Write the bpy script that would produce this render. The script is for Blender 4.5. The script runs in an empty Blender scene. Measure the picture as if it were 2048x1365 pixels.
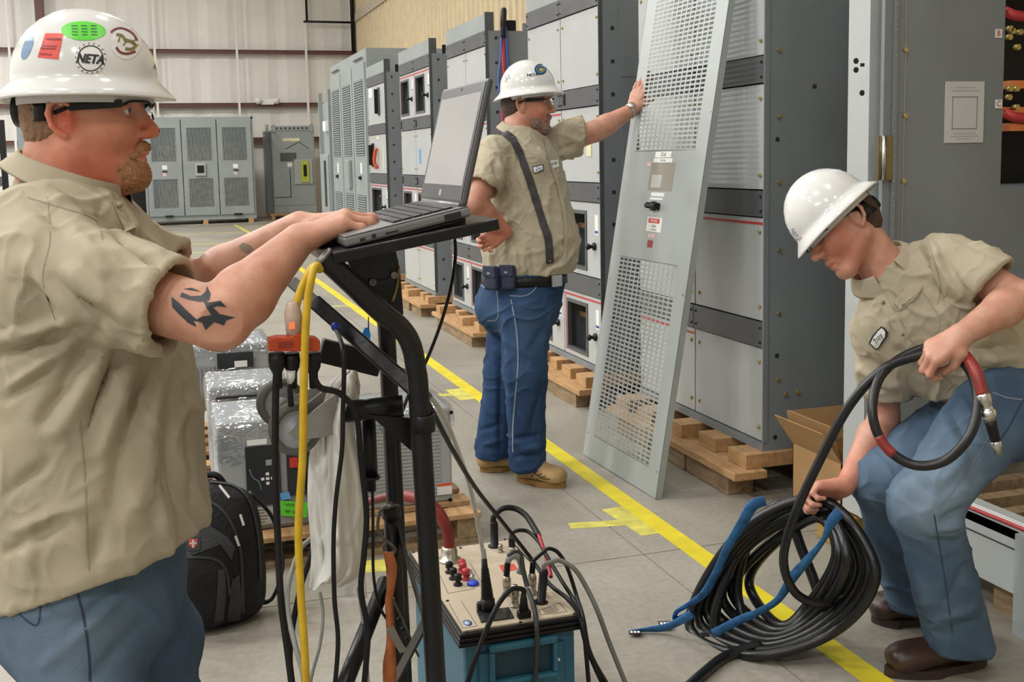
import bpy, bmesh, math, random
import numpy as np
from mathutils import Vector, Matrix, noise as mnoise
from mathutils.bvhtree import BVHTree
random.seed(7)
SC = bpy.context.scene
COL = SC.collection
# ------------------------------------------------------------------ camera
F = 2200.0; PX, PY = 1024.0, 560.0
def nz(v):
    v = np.asarray(v, float); return v / np.linalg.norm(v)
def cray(px, py): return np.array([px - PX, PY - py, -F])
_a = cray(315, 328); _b = cray(1315, 308)
_Y = nz(_a); _Z = nz(np.cross(_b, _a)); _Z = _Z * np.sign(_Z[1]); _X = np.cross(_Y, _Z)
R = np.array([_X, _Y, _Z]); CAM = np.array([0, 0, 1.5])
def on(px, py, ax, v):                     # the point of plane axis=v seen at a pixel
    d = R @ cray(px, py); t = (v - CAM[ax]) / d[ax]; return CAM + t * d
def P(px, py, dep): return CAM + (R @ cray(px, py)) * (dep / F)
def proj(p):
    c = (np.asarray(p, float) - CAM) @ R
    return PX + F * c[..., 0] / -c[..., 2], PY - F * c[..., 1] / -c[..., 2]
cd = bpy.data.cameras.new('camera'); cam = bpy.data.objects.new('camera', cd); COL.objects.link(cam)
M4 = Matrix.Identity(4)
for i in range(3):
    for j in range(3): M4[i][j] = R[i][j]
    M4[i][3] = CAM[i]
cam.matrix_world = M4
cd.sensor_width = 36; cd.lens = 36 * F / 2048; cd.shift_y = -(1365 / 2 - PY) / 2048; cd.clip_end = 200
SC.camera = cam
# ------------------------------------------------------------------ world, lamps, exposure
w = bpy.data.worlds.new('world'); SC.world = w; w.use_nodes = True
w.node_tree.nodes['Background'].inputs[0].default_value = (.9, .95, 1, 1)
w.node_tree.nodes['Background'].inputs[1].default_value = 0.35
SC.view_settings.view_transform = 'Standard'; SC.view_settings.look = 'None'
SC.view_settings.gamma = 1; SC.view_settings.use_curve_mapping = False
SC.view_settings.exposure = -0.93
LAMP_W = 260
LAMPS = [(x, y) for x in (-6.5, -2.6, 1.2) for y in (-4, 1, 6, 11.5, 17.5, 24)]
# ------------------------------------------------------------------ helpers
MATS = {}
def lin(c): return tuple((x / 12.92 if x <= .04045 else ((x + .055) / 1.055) ** 2.4) for x in c)
def rgb(r, g, b): return lin((r / 255, g / 255, b / 255))
def mat(name, col, rough=.5, metal=0., var=.06, scale=6., bump=0., bscale=60., col2=None, spec=.5,
        stretch=None, trans=0., alpha=1., emit=None, coat=0., sss=0., detail=4.):
    if name in MATS: return MATS[name]
    m = bpy.data.materials.new(name); m.use_nodes = True; MATS[name] = m
    nt = m.node_tree; b = nt.nodes['Principled BSDF']; L = nt.links.new
    c = tuple(col) + (1,)
    b.inputs['Roughness'].default_value = rough; b.inputs['Metallic'].default_value = metal
    b.inputs['Specular IOR Level'].default_value = spec
    tc = nt.nodes.new('ShaderNodeTexCoord'); mp = nt.nodes.new('ShaderNodeMapping'); L(tc.outputs['Object'], mp.inputs[0])
    if stretch: mp.inputs['Scale'].default_value = stretch
    n = nt.nodes.new('ShaderNodeTexNoise'); n.inputs['Scale'].default_value = scale; n.inputs['Detail'].default_value = detail
    L(mp.outputs[0], n.inputs['Vector'])
    r = nt.nodes.new('ShaderNodeValToRGB'); L(n.outputs['Fac'], r.inputs[0])
    c2 = tuple(col2) + (1,) if col2 else tuple(x * (1 - var * 2) for x in col) + (1,)
    r.color_ramp.elements[0].position = .3; r.color_ramp.elements[1].position = .7
    r.color_ramp.elements[0].color = c2
    r.color_ramp.elements[1].color = c if col2 else tuple(min(1, x * (1 + var)) for x in col) + (1,)
    L(r.outputs[0], b.inputs['Base Color'])
    if bump:
        n2 = nt.nodes.new('ShaderNodeTexNoise'); n2.inputs['Scale'].default_value = bscale; L(mp.outputs[0], n2.inputs['Vector'])
        n2.inputs['Detail'].default_value = 3
        bp = nt.nodes.new('ShaderNodeBump'); bp.inputs['Strength'].default_value = bump; bp.inputs['Distance'].default_value = .01
        L(n2.outputs['Fac'], bp.inputs['Height']); L(bp.outputs[0], b.inputs['Normal'])
    if trans: b.inputs['Transmission Weight'].default_value = trans
    if alpha < 1: b.inputs['Alpha'].default_value = alpha
    if coat: b.inputs['Coat Weight'].default_value = coat; b.inputs['Coat Roughness'].default_value = .08
    if emit:
        b.inputs['Emission Color'].default_value = c; b.inputs['Emission Strength'].default_value = emit
    if sss:
        b.inputs['Subsurface Weight'].default_value = sss; b.inputs['Subsurface Radius'].default_value = (.012, .004, .002)
        b.inputs['Subsurface Scale'].default_value = 1.0
    return m
WO = {}                                      # world offset of every parent
def tag(o, label=None, cat=None, group=None, kind=None):
    if label: o['label'] = label
    if cat: o['category'] = cat
    if group: o['group'] = group
    if kind: o['kind'] = kind
    return o
def thing(name, label, cat, loc=(0, 0, 0), group=None):
    o = bpy.data.objects.new(name, None); COL.objects.link(o); o.location = loc; WO[o.name] = np.array(loc, float)
    o.empty_display_size = .05
    return tag(o, label, cat, group)
def link(name, me, parent=None, base=None):
    """link a mesh whose vertices are in world space; the object's origin goes to base or the parent's origin"""
    o = bpy.data.objects.new(name, me); COL.objects.link(o)
    off = np.array(base if base is not None else (WO[parent.name] if parent else (0, 0, 0)), float)
    if np.any(off):
        n = len(me.vertices); co = np.empty(n * 3, np.float32); me.vertices.foreach_get('co', co)
        co = co.reshape(-1, 3) - off; me.vertices.foreach_set('co', co.astype(np.float32).ravel())
    WO[o.name] = off
    if parent: o.parent = parent; o.location = off - WO[parent.name]
    else: o.location = off
    return o
def inst(name, me, parent, loc, rot=None):    # shared mesh data, local coordinates
    o = bpy.data.objects.new(name, me); COL.objects.link(o); WO[o.name] = np.array(loc, float)
    o.parent = parent; o.location = np.array(loc, float) - (WO[parent.name] if parent else 0)
    if rot is not None: o.rotation_euler = rot
    return o
class MB:
    def __init__(s): s.v = []; s.f = []; s.sm = []
    def add(s, v, f, sm=False):
        o = len(s.v); s.v += [tuple(map(float, p)) for p in v]; s.f += [tuple(i + o for i in q) for q in f]; s.sm += [sm] * len(f); return s
    def box(s, lo, hi):
        x0, y0, z0 = lo; x1, y1, z1 = hi
        if x0 > x1: x0, x1 = x1, x0
        if y0 > y1: y0, y1 = y1, y0
        if z0 > z1: z0, z1 = z1, z0
        return s.add([(x0, y0, z0), (x1, y0, z0), (x1, y1, z0), (x0, y1, z0), (x0, y0, z1), (x1, y0, z1), (x1, y1, z1), (x0, y1, z1)],
                     [(0, 3, 2, 1), (4, 5, 6, 7), (0, 1, 5, 4), (1, 2, 6, 5), (2, 3, 7, 6), (3, 0, 4, 7)])
    def obox(s, c, ax, ay, az):               # centre and three half-axes
        c, ax, ay, az = map(np.asarray, (c, ax, ay, az))
        v = [c + sx * ax + sy * ay + sz * az for sz in (-1, 1) for sx, sy in ((-1, -1), (1, -1), (1, 1), (-1, 1))]
        f = [(0, 3, 2, 1), (4, 5, 6, 7), (0, 1, 5, 4), (1, 2, 6, 5), (2, 3, 7, 6), (3, 0, 4, 7)]
        if np.dot(np.cross(ax, ay), az) < 0: f = [q[::-1] for q in f]
        return s.add(v, f)
    def bar(s, a, b, w, h, up=(0, 0, 1)):      # rectangular bar between two points
        a, b = np.asarray(a, float), np.asarray(b, float); d = b - a; L = np.linalg.norm(d); d = d / L
        x = np.cross(d, up); x = nz(x); y = np.cross(x, d)
        return s.obox((a + b) / 2, d * L / 2, x * w / 2, y * h / 2)
    def tube(s, pts, r, n=10, closed=False, cap=True, flat=None):
        pts = np.asarray(pts, float); m = len(pts)
        rr = np.broadcast_to(np.asarray(r, float), (m,))
        T = np.gradient(pts, axis=0) if not closed else np.roll(pts, -1, 0) - np.roll(pts, 1, 0)
        T = T / (np.linalg.norm(T, axis=1, keepdims=True) + 1e-12)
        u = np.cross(T[0], (0, 0, 1) if abs(T[0][2]) < .9 else (1, 0, 0)); u = nz(u); V = []
        for i in range(m):
            u = u - T[i] * np.dot(u, T[i]); u = nz(u); v_ = np.cross(T[i], u)
            for k in range(n):
                a = 2 * math.pi * k / n; ca, sa = math.cos(a), math.sin(a)
                if flat: ca *= flat[0]; sa *= flat[1]
                V.append(pts[i] + rr[i] * (ca * u + sa * v_))
        Fc = []
        for i in range(m if closed else m - 1):
            j = (i + 1) % m
            for k in range(n): Fc.append((i * n + k, i * n + (k + 1) % n, j * n + (k + 1) % n, j * n + k))
        s.add(V, Fc, True)
        if cap and not closed:
            s.add(V[:n], [tuple(range(n))[::-1]]); s.add(V[-n:], [tuple(range(n))])
        return s
    def cyl(s, a, b, r, n=16, r2=None): return s.tube([a, b], [r, r2 if r2 is not None else r], n)
    def lathe(s, prof, c, axis=(0, 0, 1), n=24, sx=1., sy=1., xdir=None, closed=False):
        c = np.asarray(c, float); z = nz(axis)
        x = np.asarray(xdir, float) if xdir is not None else np.cross((0, 1, 0) if abs(z[1]) < .9 else (1, 0, 0), z)
        x = nz(x - z * np.dot(x, z)); y = np.cross(z, x); V = []
        for (r, h) in prof:
            for k in range(n):
                a = 2 * math.pi * k / n; V.append(c + z * h + r * (sx * math.cos(a) * x + sy * math.sin(a) * y))
        Fc = []
        m = len(prof)
        for i in range(m if closed else m - 1):
            j = (i + 1) % m
            for k in range(n): Fc.append((i * n + k, i * n + (k + 1) % n, j * n + (k + 1) % n, j * n + k))
        s.add(V, Fc, True)
        if not closed:
            if prof[0][0] > 1e-5: s.add(V[:n], [tuple(range(n))[::-1]])
            if prof[-1][0] > 1e-5: s.add(V[-n:], [tuple(range(n))])
        return s
    def prism(s, poly, d):                     # 3-D polygon extruded by vector d
        poly = [np.asarray(p, float) for p in poly]; d = np.asarray(d, float); n = len(poly)
        return s.add(poly + [p + d for p in poly], [tuple(range(n))[::-1], tuple(range(n, 2 * n))] + [(i, (i + 1) % n, n + (i + 1) % n, n + i) for i in range(n)])
    def quad(s, *p): return s.add(p, [tuple(range(len(p)))])
    def mesh(s, name, m=None):
        me = bpy.data.meshes.new(name); me.from_pydata(s.v, [], s.f); me.validate()
        if len(me.polygons) == len(s.sm): me.polygons.foreach_set('use_smooth', s.sm)
        if m: me.materials.append(m)
        bm = bmesh.new(); bm.from_mesh(me); bmesh.ops.remove_doubles(bm, verts=bm.verts, dist=1e-6)
        bmesh.ops.delete(bm, geom=[x for x in bm.verts if not x.link_faces], context='VERTS'); bmesh.ops.recalc_face_normals(bm, faces=bm.faces); bm.to_mesh(me); bm.free(); return me
    def build(s, name, m, parent=None, base=None, bevel=0.):
        o = link(name, s.mesh(name, m), parent, base)
        if bevel:
            b = o.modifiers.new('bevel', 'BEVEL'); b.width = bevel; b.segments = 2; b.limit_method = 'ANGLE'; b.angle_limit = .7
            b.harden_normals = False
        return o
def spl(pts, n=8, closed=False):               # Catmull-Rom through points (any dimension)
    p = np.asarray(pts, float); m = len(p); out = []
    for i in range(m if closed else m - 1):
        g = (lambda k: p[k % m]) if closed else (lambda k: p[min(max(k, 0), m - 1)])
        p0, p1, p2, p3 = g(i - 1), g(i), g(i + 1), g(i + 2)
        for t in np.linspace(0, 1, n, endpoint=False):
            out.append(.5 * (2 * p1 + (p2 - p0) * t + (2 * p0 - 5 * p1 + 4 * p2 - p3) * t * t + (3 * p1 - p0 - 3 * p2 + p3) * t ** 3))
    if not closed: out.append(p[-1])
    return np.array(out)
def text_geo(body, size=1., shear=0.):          # flat lettering: vertices in its own plane, centred
    c = bpy.data.curves.new('t', 'FONT'); c.body = body; c.size = size; c.align_x = 'CENTER'; c.align_y = 'CENTER'; c.resolution_u = 3; c.shear = shear
    o = bpy.data.objects.new('t', c); me = o.to_mesh()
    v = np.array([x.co for x in me.vertices]).reshape(-1, 3); f = [tuple(q.vertices) for q in me.polygons]
    o.to_mesh_clear(); bpy.data.objects.remove(o); bpy.data.curves.remove(c); return v, f
def lettering(body, c, xd, yd, size, m, parent, name='lettering', shear=0.):
    v, f = text_geo(body, size, shear); xd, yd = nz(xd), nz(yd); c = np.asarray(c, float)
    mb = MB(); mb.add([c + p[0] * xd + p[1] * yd for p in v], f); return mb.build(name, m, parent)
# ------------------------------------------------------------------ materials of the place
door_m = mat('door paint', (.45, .47, .48), .32, var=.03, scale=3)
frame_m = mat('frame paint', (.205, .23, .245), .4, var=.05, scale=2.5)
strip_m = mat('dark strip', (.075, .08, .088), .4, var=.1)
panel_m = mat('panel paint', (.36, .39, .385), .38, var=.04, scale=3)
gear_m = mat('old gear paint', (.275, .31, .31), .45, var=.05, scale=2)
black_m = mat('black paint', (.008, .008, .009), .4, var=.2, spec=.3)
rubber_m = mat('black rubber', (.009, .009, .011), .45, var=.15, spec=.3)
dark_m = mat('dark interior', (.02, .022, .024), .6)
brass_m = mat('zinc bolt', (.5, .4, .16), .35, metal=.8)
steel_m = mat('bright steel', (.62, .62, .6), .28, metal=1.)
red_m = mat('red line', (.5, .04, .045), .45)
white_m = mat('white label', (.8, .8, .78), .5, var=.02)
ink_m = mat('black ink', (.02, .02, .02), .5)
orange_m = mat('orange plastic', (.55, .07, .02), .4)
yellow_m = mat('yellow tape', (.75, .62, .02), .5, var=.08, scale=9)
copper_m = mat('copper bus', (.75, .28, .13), .28, metal=1.)
wood_m = mat('pallet pine', (.55, .33, .15), .7, scale=5, col2=(.36, .20, .085), stretch=(8, 1.2, 8), bump=.3, bscale=30)
wood2_m = mat('weathered pallet wood', (.36, .25, .14), .8, scale=5, col2=(.2, .13, .07), stretch=(8, 1.2, 8), bump=.35, bscale=30)
card_m = mat('cardboard', (.42, .25, .11), .8, var=.06)
glass_m = mat('dark window', (.03, .035, .04), .08, var=.1)
# floor: concrete
def floor_mat():
    m = bpy.data.materials.new('concrete'); m.use_nodes = True; nt = m.node_tree; b = nt.nodes['Principled BSDF']; L = nt.links.new
    tc = nt.nodes.new('ShaderNodeTexCoord')
    n1 = nt.nodes.new('ShaderNodeTexNoise'); n1.inputs['Scale'].default_value = .9; n1.inputs['Detail'].default_value = 8; n1.inputs['Roughness'].default_value = .62
    n2 = nt.nodes.new('ShaderNodeTexNoise'); n2.inputs['Scale'].default_value = 40; n2.inputs['Detail'].default_value = 4
    r = nt.nodes.new('ShaderNodeValToRGB'); r.color_ramp.elements[0].position = .32; r.color_ramp.elements[1].position = .7
    r.color_ramp.elements[0].color = (.235, .215, .175, 1); r.color_ramp.elements[1].color = (.37, .345, .29, 1)
    mx = nt.nodes.new('ShaderNodeMix'); mx.data_type = 'RGBA'; mx.blend_type = 'OVERLAY'; mx.inputs[0].default_value = .25
    L(tc.outputs['Object'], n1.inputs['Vector']); L(tc.outputs['Object'], n2.inputs['Vector'])
    L(n1.outputs['Fac'], r.inputs[0]); L(r.outputs[0], mx.inputs[6]); L(n2.outputs['Fac'], mx.inputs[7]); L(mx.outputs[2], b.inputs['Base Color'])
    mr = nt.nodes.new('ShaderNodeMapRange'); mr.inputs[3].default_value = .32; mr.inputs[4].default_value = .6
    L(n1.outputs['Fac'], mr.inputs[0]); L(mr.outputs[0], b.inputs['Roughness'])
    bp = nt.nodes.new('ShaderNodeBump'); bp.inputs['Strength'].default_value = .08; bp.inputs['Distance'].default_value = .01
    L(n2.outputs['Fac'], bp.inputs['Height']); L(bp.outputs[0], b.inputs['Normal']); return m
WX0, WX1, WY0, WY1, WH = -10.0, 5.4, -8.0, 31.0, 8.0
# slabs with real gaps at the control joints (1.668 in X, every 3.9 m or so in Y)
JX = [WX0, -5.0, 1.668, WX1]; JY = [WY0, -.2, 3.672, 7.6, 11.5, 15.4, 19.3, 23.2, 27.1, WY1]
fm = floor_mat()
fl = MB().box((WX0, WY0, -.3), (WX1, WY1, -.02)).build('floor', mat('joint dirt', (.30, .20, .12), .9, var=.2)); tag(fl, kind='structure')
for i in range(3):
    for j in range(len(JY) - 1):
        MB().box((JX[i] + .0025, JY[j] + .0025, -.05), (JX[i + 1] - .0025, JY[j + 1] - .0025, 0)).build('slab', fm, fl)
wall_m = mat('wall liner', (.80, .785, .75), .6, var=.03, scale=1.2, bump=.1, bscale=4)
tanw_m = mat('tan wall', (.66, .54, .35), .55, var=.05)
girt_m = mat('red oxide steel', (.12, .045, .035), .5)
wb = MB().box((WX0, WY1 + .06, 0), (WX1 + .3, WY1 + .3, WH)).build('wall_back', wall_m); tag(wb, kind='structure')
x = WX0; k = 0
while x < WX1 - .02:                            # liner panels, each a little bowed, lapped at the seams
    x1 = min(x + 1.02, WX1); n = 8; v = []
    for q in range(n + 1):
        t = q / n; xx = x + (x1 - x) * t; d = .0 + .035 * math.sin(math.pi * t) + (.012 if q in (2, 6) else 0)
        v += [(xx, WY1 + .05 - d, 0), (xx, WY1 + .05 - d, WH)]
    mb = MB(); mb.add(v, [(2 * q, 2 * q + 2, 2 * q + 3, 2 * q + 1) for q in range(n)]); mb.build('liner_panel', wall_m, wb); x = x1
wr = MB().box((WX1 + .06, WY0, 0), (WX1 + .3, WY1 + .3, WH)).build('wall_right', tanw_m); tag(wr, kind='structure')
y = 2.0                                         # ribbed cladding: each rib sheet a part
while y < WY1 - .01:
    y1 = min(y + .92, WY1); v = []; yy = y
    prof = [(0, 0), (.12, 0), (.15, .045), (.2, .045), (.23, 0), (.42, 0), (.45, .045), (.5, .045), (.53, 0), (.72, 0), (.75, .045), (.8, .045), (.83, 0), (.92, 0)]
    for (a, d) in prof: v += [(WX1 + .05 - d, min(y + a, WY1), 0), (WX1 + .05 - d, min(y + a, WY1), WH)]
    mb = MB(); mb.add(v, [(2 * q, 2 * q + 2, 2 * q + 3, 2 * q + 1) for q in range(len(prof) - 1)]); mb.build('rib_sheet', tanw_m, wr); y = y1
MB().box((WX1 - .03, 8, 5.28), (WX1 + .01, WY1, 5.5)).build('wall_band', mat('pale band', (.62, .56, .44), .6), wr)
MB().box((WX1 - .05, WY1 - .12, 0), (WX1 + .05, WY1, WH)).build('corner_flashing', mat('flash', (.36, .25, .17), .6), wr)
pl = mat('plain wall', (.62, .61, .58), .7)
tag(MB().box((WX0 - .3, WY0, 0), (WX0, WY1, WH)).build('wall_left', pl), kind='structure')
tag(MB().box((WX0 - .3, WY0 - .3, 0), (WX1 + .3, WY0, WH)).build('wall_front', pl), kind='structure')
tag(MB().box((WX0 - .3, WY0 - .3, WH), (WX1 + .3, WY1 + .3, WH + .2)).build('ceiling', mat('roof liner', (.7, .7, .68), .7)), kind='structure')
n = 1
for z in (4.49, 3.08, 2.15):                   # girts, with their white banding straps
    g = MB().box((WX0, WY1 - .22, z - .01), (WX1, WY1 - .02, z + .01)).box((WX0, WY1 - .22, z - .1), (WX1, WY1 - .2, z)).build('trim_%d' % n, girt_m); tag(g, kind='structure'); n += 1
for px in (22, 312, 476, 614):
    xx = on(px, 150, 1, WY1 - .25)[0]
    tag(MB().box((xx - .03, WY1 - .26, 0), (xx + .03, WY1 - .235, WH)).build('trim_%d' % n, wall_m), kind='structure'); n += 1
xx = on(80, 40, 1, WY1 - .3)[0]
col = MB().box((xx - .1, WY1 - .42, 0), (xx + .1, WY1 - .4, WH)).box((xx - .1, WY1 - .25, 0), (xx + .1, WY1 - .23, WH)).box((xx - .01, WY1 - .41, 0), (xx + .01, WY1 - .24, WH))
tag(col.build('trim_%d' % n, girt_m), kind='structure'); n += 1
# conduit run in the corner
t = thing('conduit_run', 'black conduit pipe run in the top corner of the back wall', 'pipe', (5.2, 30.7, 4.5))
pa, pb_ = on(703, 0, 1, 30.7), on(707, 104, 1, 30.7)
MB().cyl(pa + (0, 0, 2), pb_, .055, 10).build('downpipe', black_m, t)
MB().cyl(on(607, 43, 1, 30.7), on(703, 45, 1, 30.7), .03, 8).build('cross_pipe', black_m, t)
MB().cyl(on(614, 44, 1, 30.7), on(612, 0, 1, 30.7) + (0, 0, 2), .03, 8).build('drop_pipe', black_m, t)
# high-bay lamps
lm = mat('lamp lens', (1, .98, .94), .4, emit=5.0)
for i, (lx, ly) in enumerate(LAMPS):
    t = thing('high_bay_lamp', 'white fluorescent high bay lamp under the roof', 'lamp', (lx, ly, 7.5), 'high bay lamps')
    MB().box((lx - .33, ly - .65, 7.5), (lx + .33, ly + .65, 7.58)).build('housing', white_m, t)
    MB().box((lx - .29, ly - .61, 7.49), (lx + .29, ly + .61, 7.5)).build('lens', lm, t)
    MB().cyl((lx, ly, 7.58), (lx, ly, 8.0), .012, 6).build('hanger', steel_m, t)
    ld = bpy.data.lights.new('lamp_light', 'AREA'); ld.shape = 'RECTANGLE'; ld.size = .6; ld.size_y = 1.25
    ld.energy = LAMP_W * {-6.5: 2.9, -2.6: 1.15, 1.2: .55}[lx] * (1.3 if ly > 15 else .62 if ly < 3 else 1.); ld.color = (1, .992, .975)
    lo = bpy.data.objects.new('lamp_light', ld); COL.objects.link(lo); lo.parent = t; lo.location = (0, 0, -.03); WO[lo.name] = 0
# yellow floor tape
def strip_on_floor(name, label, pts, wd, m=yellow_m, z=.0015):
    mb = MB(); a, b = np.array(pts[0] + (0,)), np.array(pts[1] + (0,)); d = nz(b - a); s_ = np.array([-d[1], d[0], 0]) * wd / 2
    n_ = max(1, int(np.linalg.norm(b - a) / .4)); q = [a + (b - a) * i / n_ for i in range(n_ + 1)]
    v = []
    for i, c in enumerate(q): v += [c + s_ + (0, 0, .0003), c - s_ + (0, 0, .0003), c + s_ + (0, 0, z), c - s_ + (0, 0, z)]
    f = []
    for i in range(n_):
        o = 4 * i; f += [(o + 2, o + 3, o + 7, o + 6), (o, o + 2, o + 6, o + 4), (o + 1, o + 5, o + 7, o + 3)]
    mb.add(v, f + [(0, 1, 3, 2), (4 * n_, 4 * n_ + 2, 4 * n_ + 3, 4 * n_ + 1)]); return tag(mb.build(name, m), label, 'floor tape')
thin_y = mat('worn yellow tape', (.66, .60, .12), .55, var=.15, scale=14)
strip_on_floor('floor_tape', 'long yellow tape line along the front of the switchgear row', [(1.87, 1.2), (1.80, 24)], .085)
strip_on_floor('tape_mark', 'short yellow crosswise tape mark beside the line near the coiled hose', [(1.52, 4.07), (1.80, 4.02)], .07, thin_y, .001)
strip_on_floor('tape_patch', 'faded yellow tape patch alongside the line near the leaning panel foot', [(1.775, 4.22), (1.80, 3.86)], .11, thin_y, .0012)
strip_on_floor('tape_mark', 'short yellow crosswise tape mark left of the boots of the standing man', [(1.62, 6.70), (1.80, 6.67)], .07, thin_y, .001)
strip_on_floor('tape_patch', 'faded yellow tape patch along the line behind the standing man', [(1.76, 6.84), (1.77, 6.5)], .11, thin_y, .0012)
strip_on_floor('tape_mark', 'distant yellow crosswise tape mark beside the long line by the cart tube', [(1.5, 11.3), (1.79, 11.27)], .08, thin_y, .001)
strip_on_floor('tape_mark', 'worn yellow tape mark on the floor under the hanging white cloth', [(.58, 3.93), (.78, 3.9)], .12, thin_y, .001)
strip_on_floor('tape_mark', 'yellow tape stub on the floor behind the man at the laptop', [(-.62, 3.3), (-.2, 3.36)], .09, thin_y, .001)
strip_on_floor('tape_line', 'thin yellow tape line in front of the louvered back cabinets', [(-1.5, 22.6), (1.75, 20.6)], .09, thin_y, .001)
strip_on_floor('tape_line', 'far thin yellow tape line crossing toward the back cabinets', [(-1.5, 24.6), (1.75, 24.4)], .09, thin_y, .0008)
strip_on_floor('tape_line', 'slanted yellow tape line leading to the back wall cabinets', [(1.70, 27.4), (1.83, 22.2)], .09, thin_y, .0005)
strip_on_floor('tape_line', 'nearest of the thin far tape lines on the open floor', [(-1.5, 19.4), (1.75, 19.2)], .08, thin_y, .001)
# ------------------------------------------------------------------ switchgear row along the right wall
XF, XB, ZB, RH = 2.476, 4.05, .19, .5715
bolt_x = MB().cyl((0, 0, 0), (-.009, 0, 0), .0085, 6).mesh('bolt', brass_m)       # axis -X
bolt_y = MB().cyl((0, 0, 0), (0, -.009, 0), .0095, 6).mesh('bolt', brass_m)       # axis -Y
hole_y = MB().cyl((0, .001, 0), (0, -.0012, 0), .011, 8).mesh('bolt_hole', dark_m)
hole_s = MB().box((-.011, -.0012, -.011), (.011, .001, .011)).mesh('punched_hole', dark_m)
knob_x = MB().lathe([(.024, 0), (.024, .012), (.012, .016), (.011, .035), (.019, .038), (.019, .055), (.0, .058)], (0, 0, 0), (-1, 0, 0), 12).mesh('knob', black_m)
tagm = {}
def plate(lo, hi, m, name, parent): return MB().box(lo, hi).build(name, m, parent)
def door(t, y0, y1, z0, z1, kind, red=False, big=True):
    """one compartment door on the -X face, with what is mounted on it"""
    x0, x1 = XF - .004, XF + .016
    if kind == 'w':
        wy0, wy1 = y0 + (y1 - y0) * .36, y1 - (y1 - y0) * .08; wz0, wz1 = z0 + .03, z1 - .05
        mb = MB().box((x0, y0, z0), (x1, wy0, z1)).box((x0, wy1, z0), (x1, y1, z1)).box((x0, wy0, z0), (x1, wy1, wz0)).box((x0, wy0, wz1), (x1, wy1, z1))
        d = mb.build('door', door_m, t)
        fr = MB(); e = .022
        fr.box((x0 - .006, wy0, wz0), (x1, wy0 + e, wz1)).box((x0 - .006, wy1 - e, wz0), (x1, wy1, wz1)).box((x0 - .006, wy0 + e, wz0), (x1, wy1 - e, wz0 + e)).box((x0 - .006, wy0 + e, wz1 - e), (x1, wy1 - e, wz1))
        fr.build('window_frame', strip_m, d)
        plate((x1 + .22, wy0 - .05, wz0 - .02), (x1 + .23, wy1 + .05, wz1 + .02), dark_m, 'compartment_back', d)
        mech = MB(); rr = random.Random(int(y0 * 100 + z0 * 1000))
        for _ in range(7):
            cy, cz = rr.uniform(wy0 + .03, wy1 - .05), rr.uniform(wz0, wz1 - .1); sz = rr.uniform(.015, .05)
            mech.box((x1 + .1, cy, cz), (x1 + .2, cy + sz, cz + sz * rr.uniform(.6, 2)))
        mech.build('mechanism', mat('mechanism metal', (.22, .22, .2), .4, metal=.5, var=.4, scale=20), d)
        MB().cyl((x1 + .08, wy0 + .06, wz0 + .03), (x1 + .08, wy0 + .12, wz0 + .11), .008, 6).build('linkage', brass_m, d)
        MB().box((x1 + .05, wy0 + .02, wz1 - .12), (x1 + .18, wy1 - .03, wz1 - .09)).build('bus_bar', mat('brown phenolic', (.16, .07, .03), .5), d)
        inst('knob', knob_x, d, (x0, y0 + (wy0 - y0) * .45, z0 + (z1 - z0) * .42))
        lb = plate((x0 - .001, y0 + .05, z1 - .19), (x0, y0 + .1, z1 - .07), white_m, 'label', d)
        plate((x0 - .0016, y0 + .052, z1 - .18), (x0 - .001, y0 + .098, z1 - .165), mat('blue print', (.02, .04, .3), .5), 'label_print', d)
    else:
        d = plate((x0, y0, z0), (x1, y1, z1), door_m, 'door', t)
        for (by, bz) in ((y0 + .035, z0 + .06), (y0 + .035, z1 - .06), (y1 - .035, z0 + .06), (y1 - .035, z1 - .06)):
            inst('bolt', bolt_x, d, (x0, by, bz))
    if red:
        plate((x0 - .001, y0 + .005, z1 - .03), (x0, y1 - .005, z1 - .018), red_m, 'red_stripe', d)
        if kind == 'w': plate((x0 - .001, y1 - .03, z0 + .02), (x0, y1 - .018, z1 - .03), red_m, 'red_stripe', d)
    return d
def strip(t, y0, y1, zt, latch=False):
    s_ = plate((XF - .014, y0, zt - .112), (XF + .016, y1, zt), strip_m, 'cover_strip', t)
    for by in (y0 + .02, y1 - .02):
        for bz in (zt - .025, zt - .088): inst('bolt', bolt_s, s_, (XF - .014, by, bz))
    if latch:
        yy = y1 - .09
        MB().box((XF - .02, yy, zt - .09), (XF - .014, yy + .03, zt - .02)).build('latch_plate', black_m, s_)
    return s_
bolt_s = MB().cyl((0, 0, 0), (-.005, 0, 0), .006, 6).mesh('bolt', black_m)
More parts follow.
